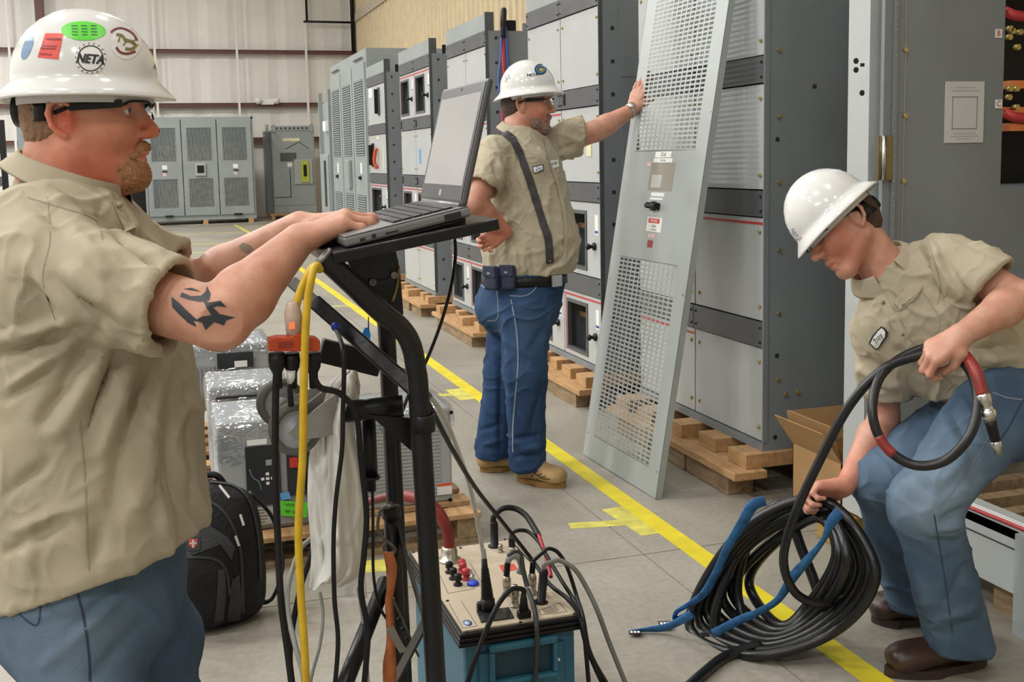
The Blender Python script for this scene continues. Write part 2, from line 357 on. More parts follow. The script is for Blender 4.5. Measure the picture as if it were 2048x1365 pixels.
def gear(Yn, Yf, label, rows, ncol=2, side_holes=True, latch=False):
    t = thing('switchgear_cabinet', label, 'cabinet', (XF, (Yn + Yf) / 2, ZB), 'switchgear sections in the row')
    H = ZB + 4 * RH; e = .014
    MB().box((XF + .004, Yn, ZB), (XB, Yn + .03, H)).build('side_panel', frame_m, t)
    MB().box((XF + .004, Yf - .03, ZB), (XB, Yf, H)).build('side_panel', frame_m, t)
    MB().box((XB - .02, Yn + .03, ZB), (XB, Yf - .03, H)).build('rear_panel', frame_m, t)
    MB().box((XF + .03, Yn + .03, H - .02), (XB - .02, Yf - .03, H)).build('top_panel', frame_m, t)
    MB().box((XF - .012, Yn + .002, ZB), (XB - .02, Yf - .002, ZB + .035)).build('base_channel', frame_m, t)
    ym = [Yn + (Yf - Yn) * i / ncol for i in range(ncol + 1)]
    for i in range(1, ncol): MB().box((XF + .018, ym[i] - .012, ZB + .035), (XF + .4, ym[i] + .012, H - .02)).build('partition', frame_m, t)
    for r in range(4):
        zt = ZB + RH * (r + 1)
        MB().box((XF + .018, Yn + .03, zt - .11), (XF + .4, Yf - .03, zt - .1)).build('shelf', frame_m, t)
        for i in range(ncol):
            k = rows[r][min(i, len(rows[r]) - 1)]
            if k == '_': continue
            d = door(t, ym[i] + .006, ym[i + 1] - .006, ZB + RH * r + (.042 if r == 0 else .006), zt - .118, k.lower(), k.isupper())
            strip(t, ym[i] + .003, ym[i + 1] - .003, zt, latch and r in (1, 2))
    # top channel and dark ends
    MB().box((XF - .01, Yn + .01, H), (XF + .05, Yf, H + .13)).build('top_channel', gear_m, t)
    MB().box((XF - .012, Yn - .002, H), (XF + .06, Yn + .01, H + .14)).build('channel_end', strip_m, t)
    MB().box((XF + .12, Yn - .001, H), (XF + .24, Yn + .02, H + .08)).build('end_block', black_m, t)
    MB().box((XF + .3, Yn, H), (XF + 1.2, Yn + .03, H + .06)).build('top_rail', frame_m, t)
    MB().box((XF - .014, Yn - .004, ZB + .04), (XF + .010, Yn + .004, H)).build('corner_post', strip_m if side_holes else frame_m, t)
    if side_holes:
        for z in np.arange(ZB + .14, H - .05, .19):
            inst('punched_hole', hole_s, t, (XF + .075, Yn, z + (.02 if int(z * 10) % 2 else 0)))
        for r in range(4):
            zz = ZB + RH * r
            for dz in (.09, .5):
                for dx in (.165, .3): inst('bolt_hole', hole_y, t, (XF + dx, Yn, zz + dz))
            MB().box((XF + .13, Yn - .004, zz + .05), (XF + .42, Yn, zz + .54)).build('side_cover', frame_m, t)
    return t
def pallet(Y0, Y1, label, X0=2.30):
    t = thing('pallet', label, 'pallet', ((X0 + 3.9) / 2, (Y0 + Y1) / 2, 0), 'timber pallets under the switchgear')
    rr = random.Random(int(Y0 * 10))
    for k, xb in enumerate((X0, 3.05, 3.75)):
        for yb in (Y0 + .08, (Y0 + Y1) / 2 - .2, Y1 - .48):
            MB().box((xb + rr.uniform(0, .03), yb, 0), (xb + .14, yb + .4, .09)).build('block', wood2_m, t, bevel=.004)
        MB().box((xb - .01, Y0 - .02, .09), (xb + .15, Y1 + .02, .125)).build('runner_board', wood_m, t, bevel=.003)
    n = int((Y1 - Y0) / .34)
    for i in range(n + 1):
        yy = Y0 + .02 + (Y1 - Y0 - .2) * i / n
        MB().box((X0 + .06 + rr.uniform(-.05, .05), yy, .125), (3.95, yy + rr.uniform(.12, .17), .19)).build('deck_board', wood_m, t, bevel=.003)
    return t
YE = 4.165
gE = gear(YE, 5.47, 'pale switchgear cabinet directly behind the leaning perforated panel', ['pP', 'PP', 'pp', 'pp'], side_holes=False)
gD = gear(6.006, 7.31, 'pale switchgear cabinet the bearded man stands in front of, windows in its lower doors', ['WW', 'ww', 'pP', 'pp'], latch=True)
gC = gear(8.307, 9.537, 'pale switchgear cabinet behind the white hard hat with red and blue wires', ['WW', 'ww', 'PP', 'pp'], latch=True)
gB = gear(10.161, 11.539, 'pale switchgear cabinet with two dark windows in its top doors', ['PP', 'W', 'p', 'WW'], latch=True)
gA = gear(12.316, 13.4, 'narrow pale switchgear cabinet with long breaker handles on its doors', ['p', 'W', 'p', 'p'], ncol=1)
for a, b, lb in ((4.12, 5.5, 'timber pallet under the cabinet behind the leaning panel'), (5.96, 7.35, 'timber pallet under the cabinet behind the bearded man'),
                 (8.26, 9.6, 'timber pallet under the cabinet with the red and blue wires'), (10.1, 11.6, 'timber pallet under the cabinet with two top windows'),
                 (12.25, 13.5, 'timber pallet under the narrow cabinet with breaker handles')): pallet(a, b, lb)
# E: brass bolts and holes on the side that faces the camera
for (px, py) in ((1557, 100), (1557, 233), (1557, 365), (1557, 500), (1557, 627), (1555, 759), (1570, 789), (1595, 785), (1568, 852)):
    inst('bolt', bolt_y, gE, on(px, py, 1, YE))
for (px, py) in ((1555, 279), (1554, 712), (1629, 173), (1550, 875), (1593, 850)): inst('bolt_hole', hole_y, gE, on(px, py, 1, YE))
# A: handles
def handle(t, y, z0, z1, m, x=XF - .004, wd=.035, name='breaker_handle'):
    b = MB().box((x - .02, y - wd, z0), (x, y + wd, z1)).build(name, m, t, bevel=.006)
    MB().box((x - .06, y - wd * .4, z0 + .02), (x - .02, y + wd * .4, z1 - .02)).build('handle_grip', black_m, b, bevel=.005); return b
z2 = ZB + 2 * RH; z3 = ZB + 3 * RH
handle(gA, 12.68, z3 + .1, z3 + .42, strip_m); handle(gA, 13.15, z2 + .08, z2 + .36, black_m, wd=.06)
MB().tube(spl([(XF - .02, 12.86, z2 + .06), (XF - .05, 12.87, z2 + .15), (XF - .03, 12.84, z2 + .3)], 5), .022, 8).build('orange_handle', orange_m, gA)
plate((XF - .008, 12.5, z2 + .05), (XF - .005, 12.54, z2 + .32), mat('pale yellow label', (.7, .66, .42), .5), 'label', gA)
plate((XF - .008, 12.75, z2 + .4), (XF - .005, 12.9, z2 + .44), mat('pale yellow label', (.7, .66, .42), .5), 'label', gA)
plate((XF - .008, 13.1, z3 + .33), (XF - .005, 13.3, z3 + .44), white_m, 'label', gA)
plate((XF - .008, 10.65, z2 + .12), (XF - .005, 10.72, z2 + .26), mat('blue tape', (.12, .35, .65), .5), 'blue_tape', gB)
plate((XF - .008, 6.15, z2 + .16), (XF - .005, 6.23, z2 + .3), mat('pale yellow label', (.7, .66, .42), .5), 'label', gD)
# C: red and blue control wires hanging down its side
wires = [((.7, .05, .06), -.008, 0), ((.05, .12, .55), .01, 1.5), ((.6, .08, .12), .002, 3.1), ((.12, .2, .6), .0, 4.2)]
wt = thing('wire_bundle', 'bundle of red and blue control wires down the cabinet side', 'wires', (2.60, 8.27, 2.5))
for c, dx, ph in wires:
    pts = []
    for z in np.linspace(2.50, 1.15, 30):
        sp = .018 + .035 * math.exp(-((z - 2.05) / .16) ** 2)
        pts.append((2.60 + dx + sp * math.sin(ph + z * 3), 8.275 + .012 * math.cos(ph * 2 + z * 5), z))
    MB().tube(spl(pts, 2), .008, 6).build('wire', mat('wire %d' % int(ph * 10), c, .4), wt)
MB().tube(spl([(2.64, 8.38, 2.62), (2.62, 8.31, 2.63), (2.605, 8.275, 2.56), (2.6, 8.272, 2.42)], 6), .024, 8).build('black_sleeve', rubber_m, wt)
# ---- open section with the copper bus at the right edge
tF = thing('open_switchgear_section', 'open grey switchgear section with bare copper bus behind the crouching man', 'cabinet', (XF, 3.05, .11))
YP = 3.40; H = 2.75
MB().box((XF, 3.475, .11), (XF + .02, 3.587, H)).build('front_post', mat('post paint', (.46, .49, .49), .35, var=.03), tF)
MB().box((XF + .02, 3.567, .11), (XF + .12, 3.587, H)).build('post_return', frame_m, tF)
MB().box((XF - .004, 3.452, .11), (XF + .05, 3.475, H)).build('post_lip', mat('post paint', (.46, .49, .49), .35), tF)
MB().box((XF + .05, 3.44, .11), (XF + .07, 3.48, H)).build('post_flange', frame_m, tF)
MB().box((XF + .02, YP, .3), (3.02, YP + .02, H)).build('side_barrier', frame_m, tF)
MB().box((3.02, YP, .3), (XB, YP + .02, 1.35)).build('lower_barrier', frame_m, tF)
MB().box((XF + .105, YP - .004, .3), (XF + .107, YP, H)).build('seam', steel_m, tF)
MB().box((XF + .055, YP - .012, .3), (XF + .068, YP - .002, H)).build('hinge_strip', frame_m, tF)
hole_t = MB().cyl((0, .001, 0), (0, -.001, 0), .004, 6).mesh("hinge_hole", mat("hinge hole", (.35, .33, .22), .5))
for z in np.arange(.35, H, .045): inst("hinge_hole", hole_t, tF, (XF + .061, YP - .012, z))
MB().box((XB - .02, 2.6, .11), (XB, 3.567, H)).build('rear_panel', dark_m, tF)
MB().box((XF + .02, 2.6, H - .02), (XB, 3.567, H)).build('top_panel', frame_m, tF)
MB().box((3.02, YP + .02, 1.33), (XB, 3.75, 1.35)).build('bus_shelf', frame_m, tF)
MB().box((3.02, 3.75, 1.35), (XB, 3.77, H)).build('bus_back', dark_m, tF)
pp_ = mat('post paint', (.46, .49, .49), .35)
rl = MB().box((XF, 2.30, .11), (XF + .02, 3.475, .305)).box((XF, 2.30, .285), (XF + .14, 3.475, .305)).build('base_rail', pp_, tF)
MB().box((XF - .002, 2.3, .252), (XF, 3.475, .256)).build('rail_groove', dark_m, rl)
MB().box((XF - .03, 3.0, .12), (XF, 3.1, .24)).build('jack_bracket', frame_m, tF)
MB().box((XF - .03, 2.55, 0), (XF + .03, 2.648, .32)).build('base_foot', pp_, tF)
for y in np.arange(2.35, 3.4, .16): MB().box((XF + .1, y, .2), (XB - .05, y + .06, .24)).build('floor_slat', wood2_m, tF)
for k, (c, dx) in enumerate((((.6, .05, .06), .03), ((.75, .75, .72), .045), ((.7, .7, .68), .06))):
    MB().tube(spl([(XF + dx, 2.3, .312), (XF + dx + .004, 2.7, .314), (XF + dx - .003, 3.1, .313), (XF + dx, 3.45, .312)], 6), .006, 6).build('rail_wire', mat('rail wire %d' % k, c, .4), tF)
for y, z in ((2.7, 0), (3.3, 0)):
    MB().box((XF + .05, y, 0), (XF + .2, y + .12, .11)).build('timber_block', wood2_m, tF)
MB().box((XF + .9, 2.4, 0), (XF + 1.1, 3.4, .11)).build('timber_block', wood2_m, tF)
for k, z in enumerate((2.30, 2.20, 2.08, 1.72, 1.62, 1.56)):      # copper bus bars
    MB().box((3.06 + .03 * (k % 2), 3.44, z), (3.9, 3.6, z + .03)).build('bus_bar', copper_m, tF)
for (px, py) in ((2015, 58), (2020, 63), (2030, 95), (2015, 178), (2028, 178), (2013, 195), (2028, 215), (2035, 65), (2014, 75)):
    p = on(px, py, 1, 3.44); MB().cyl(p, p + (0, -.02, 0), .012, 6).build('bus_bolt', brass_m, tF)
for py0, py1 in ((22, 42), (225, 245)): 
    a_ = on(2008, py0, 1, 3.43); b_ = on(2032, py1, 1, 3.43); MB().tube([a_, (a_ + b_) / 2 + (0, -.02, 0), b_ + (.2, 0, 0)], .02, 8).build('red_sleeve', red_m, tF)
for py in (25, 65): pass
for k, (py, s_) in enumerate(((67, 'B'), (208, 'C'))):
    p = on(1997, py, 1, YP - .002); q = .016
    pl_ = MB().box(p - (q, .001, q), p + (q, .0, q)).build('phase_label', white_m, tF); lettering(s_, p - (0, .002, 0), (1, 0, 0), (0, 0, 1), .03, red_m, pl_)
pa, pb_ = on(1890, 163, 1, YP), on(1965, 285, 1, YP)
nt_ = MB().box((pa[0], YP - .003, pb_[2]), (pb_[0], YP - .001, pa[2])).build('paper_notice', mat('notice paper', (.6, .6, .61), .6, var=.03), tF)
fr = MB(); x0, x1, zt, zb = pa[0] + .032, pb_[0] - .03, pa[2] - .055, pb_[2] + .05
for lo, hi in (((x0, zb), (x0 + .003, zt)), ((x1 - .003, zb), (x1, zt)), ((x0, zb), (x1, zb + .003)), ((x0, zt - .003), (x1, zt))): fr.box((lo[0], YP - .0036, lo[1]), (hi[0], YP - .003, hi[1]))
fr.build('printed_box', mat('grey ink', (.2, .2, .2), .6), nt_)
xm = (pa[0] + pb_[0]) / 2
for zz, w_ in ((pa[2] - .022, .045), (pa[2] - .034, .06), (pb_[2] + .034, .05), (pb_[2] + .024, .065), (pb_[2] + .014, .03)): MB().box((xm - w_, YP - .0036, zz - .0015), (xm + w_, YP - .003, zz + .0015)).build('print_line', mat('faint ink', (.42, .42, .43), .6), nt_)
p0, p1 = on(1757, 272, 1, YP - .01), on(1790, 360, 1, YP - .01)
hp = MB().box((p0[0], YP - .01, p1[2]), (p1[0], YP - .004, p0[2])).build('hinge_plate', mat('yellow zinc', (.24, .2, .1), .35, metal=.7), tF)
MB().cyl((p0[0] + .02, YP - .016, p1[2]), (p0[0] + .02, YP - .016, p0[2]), .009, 8).build('hinge_barrel', steel_m, hp)
for (px, py) in ((1810, 100), (1809, 232), (1806, 362)): inst('bolt', bolt_y, tF, on(px, py, 1, YP))
for (px, py) in ((1712, 122), (1712, 140), (1724, 186)): inst('bolt_hole', hole_y, tF, on(px, py, 1, 3.451))
p = on(1724, 130, 1, 3.451); MB().box(p - (.008, .004, .006), p + (.008, 0, .006)).build('latch_slot', dark_m, tF)
# ---- far end of the row: tall louvered lineup, narrow end section
def grille(y0, y1, z0, z1, x, n, m, parent, name='grille', axis='y'):
    mb = MB()
    for i in range(n):
        a = y0 + (y1 - y0) * (i + .25) / n; b = y0 + (y1 - y0) * (i + .75) / n
        mb.box((x, a, z0), (x + .01, b, z1)) if axis == 'y' else mb.box((a, x, z0), (b, x + .01, z1))
    return tag(mb.build(name, m, parent), kind='stuff')
t = thing('louvered_lineup', 'tall grey cabinet lineup with three louvered doors beyond the row', 'cabinet', (XF, 15, 0))
z1 = 2.86
MB().box((XF + .02, 13.55, .1), (XB - .3, 16.45, z1)).build('body', gear_m, t)
MB().box((XF, 13.55, 0), (XB - .3, 16.45, .1)).build('plinth', strip_m, t)
for i in range(3):
    y0, y1 = 13.62 + i * .95, 14.5 + i * .95
    d = MB().box((XF, y0, .15), (XF + .02, y1, 2.7)).build('door', gear_m, t)
    for za, zb in ((.3, 1.05), (1.55, 2.5)):
        g = MB(); nn = int((zb - za) / .03)
        MB().box((XF - .002, y0 + .12, za), (XF, y1 - .12, zb)).build('louver_backing', mat('mesh grey', (.1, .11, .11), .6), d)
        for k in range(nn): g.box((XF - .012, y0 + .12, za + (zb - za) * (k + .2) / nn), (XF - .002, y1 - .12, za + (zb - za) * (k + .62) / nn))
        tag(g.build('louver', gear_m, d), kind='stuff')
    MB().box((XF - .03, y0 + .42, 1.25), (XF, y0 + .5, 1.29)).build('handle', black_m, d)
    plate((XF - .004, y0 + .36, 1.32), (XF, y0 + .46, 1.46), white_m, 'label', d)
MB().box((XF - .05, 14.75, 1.12), (XF, 15.0, 1.5)).build('meter_box', gear_m, t, bevel=.01)
for ys in (13.75, 15.6): MB().box((XF - .005, ys, 2.75), (XF, ys + .6, 2.77)).build('slot', dark_m, t)
t = thing('end_frame_section', 'narrow open grey frame section at the far end of the row', 'cabinet', (XF, 17.3, 0))
for xx in (XF, XF + .3):
    for yy in (16.7, 17.7): MB().box((xx, yy, 0), (xx + .06, yy + .06, 2.56)).build('post', gear_m, t)
MB().box((XF + .06, 16.76, .1), (XF + .3, 17.7, 2.4)).build('body', gear_m, t)
MB().box((XF - .02, 16.8, .6), (XF + .06, 17.6, 1.6)).build('door', gear_m, t, bevel=.01)
MB().box((XF - .05, 17.0, .8), (XF - .02, 17.04, 1.5)).build('long_handle', strip_m, t)
plate((XF - .006, 17.0, 1.95), (XF + .06, 17.3, 2.1), white_m, 'label', t)
# ---- back wall cabinets
gx0, gx1, gy = -.30, 2.30, 28.2
t = thing('louvered_cabinet', 'wide grey three-door louvered cabinet standing against the back wall', 'cabinet', (1, gy, .0))
for xb in (gx0 + .1, 1.0, gx1 - .2): MB().box((xb, gy, 0), (xb + .12, gy + 1.2, .1)).build('timber_block', wood_m, t)
MB().box((gx0, gy + .04, .1), (gx1, gy + 1.3, .22)).build('base', gear_m, t)
MB().box((gx0, gy + 1.2, .22), (gx1, gy + 1.25, 2.6)).build('rear_panel', mat('inner grey', (.3, .29, .22), .6, var=.4, scale=5), t)
for xx in (gx0, gx1 - .04): MB().box((xx, gy + .04, .22), (xx + .04, gy + 1.2, 2.62)).build('side_panel', gear_m, t)
MB().box((gx0, gy + .04, 2.56), (gx1, gy + 1.2, 2.62)).build('top_panel', gear_m, t)
MB().box((gx0 + .3, gy + .6, .3), (gx1 - .3, gy + .9, 1.05)).build('winding', mat('winding tan', (.32, .27, .12), .6, var=.4, scale=9), t)
MB().box((gx0 + .3, gy + .6, 1.5), (gx1 - .3, gy + .9, 1.95)).build('winding', mat('winding tan', (.32, .27, .12), .6, var=.4, scale=9), t)
w3 = (gx1 - gx0 - .08) / 3
for i in range(3):
    a = gx0 + .04 + w3 * i + .01; b = a + w3 - .02
    mb = MB(); wa, wb_ = a + .12, b - .12
    for z0, z1 in ((.22, .42), (1.12, 1.55), (2.36, 2.56)): mb.box((a, gy, z0), (b, gy + .04, z1))
    for z0, z1 in ((.42, 1.12), (1.55, 2.36)): mb.box((a, gy, z0), (wa, gy + .04, z1)).box((wb_, gy, z0), (b, gy + .04, z1))
    d = mb.build('door', gear_m, t)
    for z0, z1 in ((.42, 1.12), (1.55, 2.36)):
        grille(wa, wb_, z0, z1, gy + .01, 18, gear_m, d, axis='x')
    if i == 1:
        MB().box(((a + b) / 2 - .13, gy - .05, 1.18), ((a + b) / 2 + .13, gy, 1.5)).build('meter', panel_m, d, bevel=.02)
        MB().box(((a + b) / 2 - .08, gy - .06, 1.26), ((a + b) / 2 + .08, gy - .05, 1.44)).build('meter_face', black_m, d)
    else:
        plate(((a + b) / 2 - .06, gy - .004, 1.36), ((a + b) / 2 + .06, gy, 1.46), white_m, 'label', d)
        plate(((a + b) / 2 - .05, gy - .004, 1.2), ((a + b) / 2 + .03, gy, 1.28), mat('pink label', (.7, .5, .5), .5), 'label', d)
        MB().box(((a + b) / 2 - .06, gy - .03, 1.3), ((a + b) / 2 + .06, gy, 1.325)).build('handle', black_m, d)
MB().box((.12, gy - .04, .2), (.3, gy, .24)).build('foot_latch', black_m, t); MB().box((1.75, gy - .04, .2), (1.95, gy, .24)).build('foot_latch', black_m, t)
gy = 29.4
t = thing('breaker_panel_cabinet', 'grey breaker panel cabinet with yellow-green breaker on the back wall', 'cabinet', (3.3, gy, .14))
MB().box((2.72, gy + .3, .14), (2.9, gy + .9, 2.3)).build('side_duct', frame_m, t)
x0, x1 = 2.86, 3.96
MB().box((x0, gy, .14), (x1, gy + .8, 2.3)).build('body', gear_m, t)
for xx in (x0 - .1, x0 + .06, x1 - .06): MB().box((xx - .04, gy - .03, 2.26), (xx + .04, gy + .06, 2.46)).build('lifting_lug', gear_m, t)
MB().box((x0, gy - .02, 2.3), (x1, gy + .05, 2.42)).build('lifting_channel', gear_m, t)
for k in range(8): MB().box((x0 + .12 + k * .11, gy - .022, 2.33), (x0 + .17 + k * .11, gy - .02, 2.38)).build('channel_hole', dark_m, t)
MB().box((x0 + .02, gy - .015, .35), (x1 - .02, gy, 2.2)).build('door', gear_m, t)
plate((x0 + .28, gy - .02, 2.02), (x0 + .72, gy - .015, 2.1), mat('pale yellow label', (.7, .66, .42), .5), 'nameplate', t)
MB().box((x0 + .2, gy - .02, 1.5), (x0 + .62, gy - .015, 1.72)).build('vent', strip_m, t)
MB().box((x0 + .55, gy - .06, .9), (x1 - .08, gy - .015, 1.55)).build('breaker_recess', panel_m, t)
MB().box((x0 + .72, gy - .1, .95), (x0 + .92, gy - .06, 1.5)).build('breaker', mat('breaker lime', (.42, .5, .05), .5), t)
MB().box((x0 + .78, gy - .12, 1.1), (x0 + .86, gy - .1, 1.4)).build('breaker_toggle', black_m, t)
plate((x0 + .38, gy - .019, 1.36), (x0 + .5, gy - .015, 1.46), white_m, 'label', t)
plate((x0 + .02, gy - .02, .55), (x0 + .45, gy - .016, .57), dark_m, 'seam', t); plate((x0 + .43, gy - .02, .57), (x0 + .45, gy - .016, 1.3), dark_m, 'seam', t)
MB().bar((x0 + .35, gy - .02, 1.82), (x0 + .7, gy - .02, 2.0), .01, .015).bar((x0 + .7, gy - .02, 2.0), (x0 + .95, gy - .02, 1.82), .01, .015).build('mimic_line', ink_m, t)
t = thing('pallet', 'small timber pallet under the breaker panel at the back wall', 'pallet', (3.3, 29.4, 0))
for xx in (2.76, 3.3, 3.85): MB().box((xx, 29.2, 0), (xx + .09, 30.3, .1)).build('stringer', wood_m, t)
for yy in (29.2, 29.5, 29.8, 30.1): MB().box((2.72, yy, .1), (4.0, yy + .14, .14)).build('deck_board', wood_m, t)
# emergency light on the girt
p = on(535, 203, 1, 30.7)
t = thing('emergency_light', 'white twin-head emergency light mounted on the back wall girt', 'lamp', (p[0], 30.75, p[2]))
MB().box((p[0] - .18, 30.68, p[2] - .09), (p[0] + .18, 30.78, p[2] + .07)).build('housing', white_m, t, bevel=.02)
for sx in (-.23, .23): MB().lathe([(.06, 0), (.09, .06), (.085, .1), (0, .1)], (p[0] + sx, 30.72, p[2] + .03), (sx, -1, -.3), 10).build('lamp_head', white_m, t)
# left background: grey cabinet behind the first man, wall box, racking at the edge of the frame
p = on(55, 330, 1, 26); 
t = thing('grey_cabinet', 'plain grey cabinet behind the neck of the man at the laptop', 'cabinet', (p[0], 26, 0))
a, b = on(36, 300, 1, 26)[0], on(140, 300, 1, 26)[0]
MB().box((a, 26, .1), (b, 26.9, 2.55)).build('body', frame_m, t); MB().box((a + .05, 25.98, .2), (b - .05, 26, 2.45)).build('door', frame_m, t)
MB().box((a, 26, 0), (b, 26.9, .1)).build('plinth', black_m, t)
t = thing('wall_box', 'small pale box on a dark stand left of the louvered cabinet', 'box', (-.6, 28.8, 0))
a, b = on(258, 400, 1, 28.8)[0], on(290, 400, 1, 28.8)[0]
MB().box((a, 28.8, .95), (b, 29.3, 1.75)).build('box_body', mat('pale box', (.4, .4, .43), .5), t); MB().box((a - .05, 28.8, 0), (b + .02, 29.3, .95)).build('stand', black_m, t)
t = thing('storage_rack', 'dark stacked racking at the left edge by the back wall', 'rack', (-3.2, 22, 0))
a, b = on(-60, 300, 1, 22)[0], on(14, 300, 1, 22)[0]
MB().box((b - .12, 22, 0), (b - .02, 22.1, 2.35)).build('upright', black_m, t); MB().box((a, 22, 0), (a + .1, 22.1, 2.35)).build('upright', black_m, t)
for k in range(7): MB().box((a + .1, 22, .25 + k * .3), (b - .12, 22.8, .42 + k * .3)).build('stored_beam', (wood2_m, strip_m)[k % 2], t)
# ------------------------------------------------------------------ sculpting kit: distance fields turned into meshes
import openvdb
RT, UPV, FWD = R[:, 0], R[:, 1], -R[:, 2]
class Sdf:
    def __init__(s, lo, hi, h):
        s.h = h; s.lo = np.asarray(lo, float); s.n = np.ceil((np.asarray(hi, float) - s.lo) / h).astype(int) + 1
        s.ax = [(s.lo[i] + h * np.arange(s.n[i])).astype(np.float32) for i in range(3)]
        s.d = np.full(tuple(s.n), .06, np.float32)
    def _loc(s, lo, hi):
        sl = []
        for i in range(3):
            a = int(np.clip(math.floor((lo[i] - s.lo[i]) / s.h), 0, s.n[i])); b = int(np.clip(math.ceil((hi[i] - s.lo[i]) / s.h) + 1, 0, s.n[i])); sl.append(slice(a, b))
        sl = tuple(sl); return sl, s.ax[0][sl[0]][:, None, None], s.ax[1][sl[1]][None, :, None], s.ax[2][sl[2]][None, None, :]
    def _mix(s, sl, d2, k, op):
        d1 = s.d[sl]
        if d1.size == 0: return
        if op == 'u':
            if k <= 0: s.d[sl] = np.minimum(d1, d2); return
            h = np.clip(.5 + .5 * (d1 - d2) / k, 0, 1); s.d[sl] = d1 + (d2 - d1) * h - k * h * (1 - h)
        else:                                       # smooth subtraction
            k = max(k, 1e-4); h = np.clip(.5 - .5 * (d1 + d2) / k, 0, 1); s.d[sl] = d1 + (-d2 - d1) * h + k * h * (1 - h)
    def cone(s, a, b, ra, rb, k=.01, op='u'):
        a = np.asarray(a, float); b = np.asarray(b, float); m = max(ra, rb) + .05 + k
        sl, X, Y, Z = s._loc(np.minimum(a, b) - m, np.maximum(a, b) + m); ba = b - a; L2 = max(float(ba @ ba), 1e-9)
        x, y, z = X - a[0], Y - a[1], Z - a[2]
        t = np.clip((x * ba[0] + y * ba[1] + z * ba[2]) / L2, 0, 1).astype(np.float32)
        d = np.sqrt((x - t * ba[0]) ** 2 + (y - t * ba[1]) ** 2 + (z - t * ba[2]) ** 2) - (ra + t * (rb - ra))
        s._mix(sl, d.astype(np.float32), k, op); return s
    def poly(s, pts, rs, k=.01, op='u'):
        for i in range(len(pts) - 1): s.cone(pts[i], pts[i + 1], rs[i], rs[i + 1], k, op)
        return s
    def ell(s, c, r, ax, k=.01, op='u'):            # ellipsoid, ax = three unit axes
        c = np.asarray(c, float); m = max(r) + .05 + k; sl, X, Y, Z = s._loc(c - m, c + m); x, y, z = X - c[0], Y - c[1], Z - c[2]
        q = 0; g = 0
        for i in range(3):
            e = (x * ax[i][0] + y * ax[i][1] + z * ax[i][2]) / r[i]; q = q + e * e; g = g + (e / r[i]) ** 2
        q = np.sqrt(q); g = np.sqrt(g) + 1e-6
        s._mix(sl, (q * (q - 1) / g).astype(np.float32), k, op); return s
    def loft(s, st, k=.01, n=4, op='u'):             # stations: (centre, side vector, r_side, r_other)
        c = spl([x[0] for x in st], n); sd = spl([nz(x[1]) for x in st], n); ru = spl([[x[2]] for x in st], n)[:, 0]; rv = spl([[x[3]] for x in st], n)[:, 0]
        for i in range(len(c) - 1):
            a, b = c[i], c[i + 1]; ba = b - a; L2 = float(ba @ ba) + 1e-9; w_ = ba / math.sqrt(L2)
            u = sd[i] - w_ * (sd[i] @ w_); u = nz(u); v = np.cross(w_, u); m = max(ru[i], rv[i], ru[i + 1], rv[i + 1]) + .05 + k
            sl, X, Y, Z = s._loc(np.minimum(a, b) - m, np.maximum(a, b) + m); x, y, z = X - a[0], Y - a[1], Z - a[2]
            t = np.clip((x * ba[0] + y * ba[1] + z * ba[2]) / L2, 0, 1).astype(np.float32)
            x = x - t * ba[0]; y = y - t * ba[1]; z = z - t * ba[2]
            Ru = ru[i] + t * (ru[i + 1] - ru[i]); Rv = rv[i] + t * (rv[i + 1] - rv[i])
            eu = (x * u[0] + y * u[1] + z * u[2]) / Ru; ev = (x * v[0] + y * v[1] + z * v[2]) / Rv
            rm = np.minimum(Ru, Rv) * .6; ew = (x * w_[0] + y * w_[1] + z * w_[2]) / rm
            q = np.sqrt(eu * eu + ev * ev + ew * ew); g = np.sqrt((eu / Ru) ** 2 + (ev / Rv) ** 2 + (ew / rm) ** 2) + 1e-6
            s._mix(sl, (q * (q - 1) / g).astype(np.float32), k if (op != 'u' or i == 0) else max(k, .012), op)
        return s
    def cut(s, p, nrm):                             # keep the side the normal points away from
        nrm = nz(nrm); p = np.asarray(p, float)
        d = ((s.ax[0] - p[0]) * nrm[0])[:, None, None] + ((s.ax[1] - p[1]) * nrm[1])[None, :, None] + ((s.ax[2] - p[2]) * nrm[2])[None, None, :]
        s.d = np.maximum(s.d, d.astype(np.float32)); return s
    def geo(s, smooth=2):
        g = openvdb.FloatGrid(.06); g.copyFromArray(s.d); v, q = g.convertToQuads(0.0)
        v = s.lo + np.asarray(v, float) * s.h; q = np.asarray(q, int)
        a, b, c = v[q[:, 0]], v[q[:, 1]], v[q[:, 2]]
        if np.einsum('ij,ij->', a - v.mean(0), np.cross(b - a, c - a)) < 0: q = q[:, ::-1]
        for _ in range(smooth):
            acc = np.zeros_like(v); cnt = np.zeros(len(v))
            for i in range(4):
                j = q[:, (i + 1) % 4]; 
                for k_ in range(3): acc[:, k_] += np.bincount(q[:, i], v[j, k_], len(v)) + np.bincount(j, v[q[:, i], k_], len(v))
                cnt += np.bincount(q[:, i], minlength=len(v)) + np.bincount(j, minlength=len(v))
            v = .5 * v + .5 * acc / np.maximum(cnt, 1)[:, None]
        return v, q
def vnormals(v, q):
    n = np.cross(v[q[:, 2]] - v[q[:, 0]], v[q[:, 3]] - v[q[:, 1]]); vn = np.zeros_like(v)
    for i in range(4):
        for k in range(3): vn[:, k] += np.bincount(q[:, i], n[:, k], len(v))
    return vn / (np.linalg.norm(vn, axis=1, keepdims=True) + 1e-12)
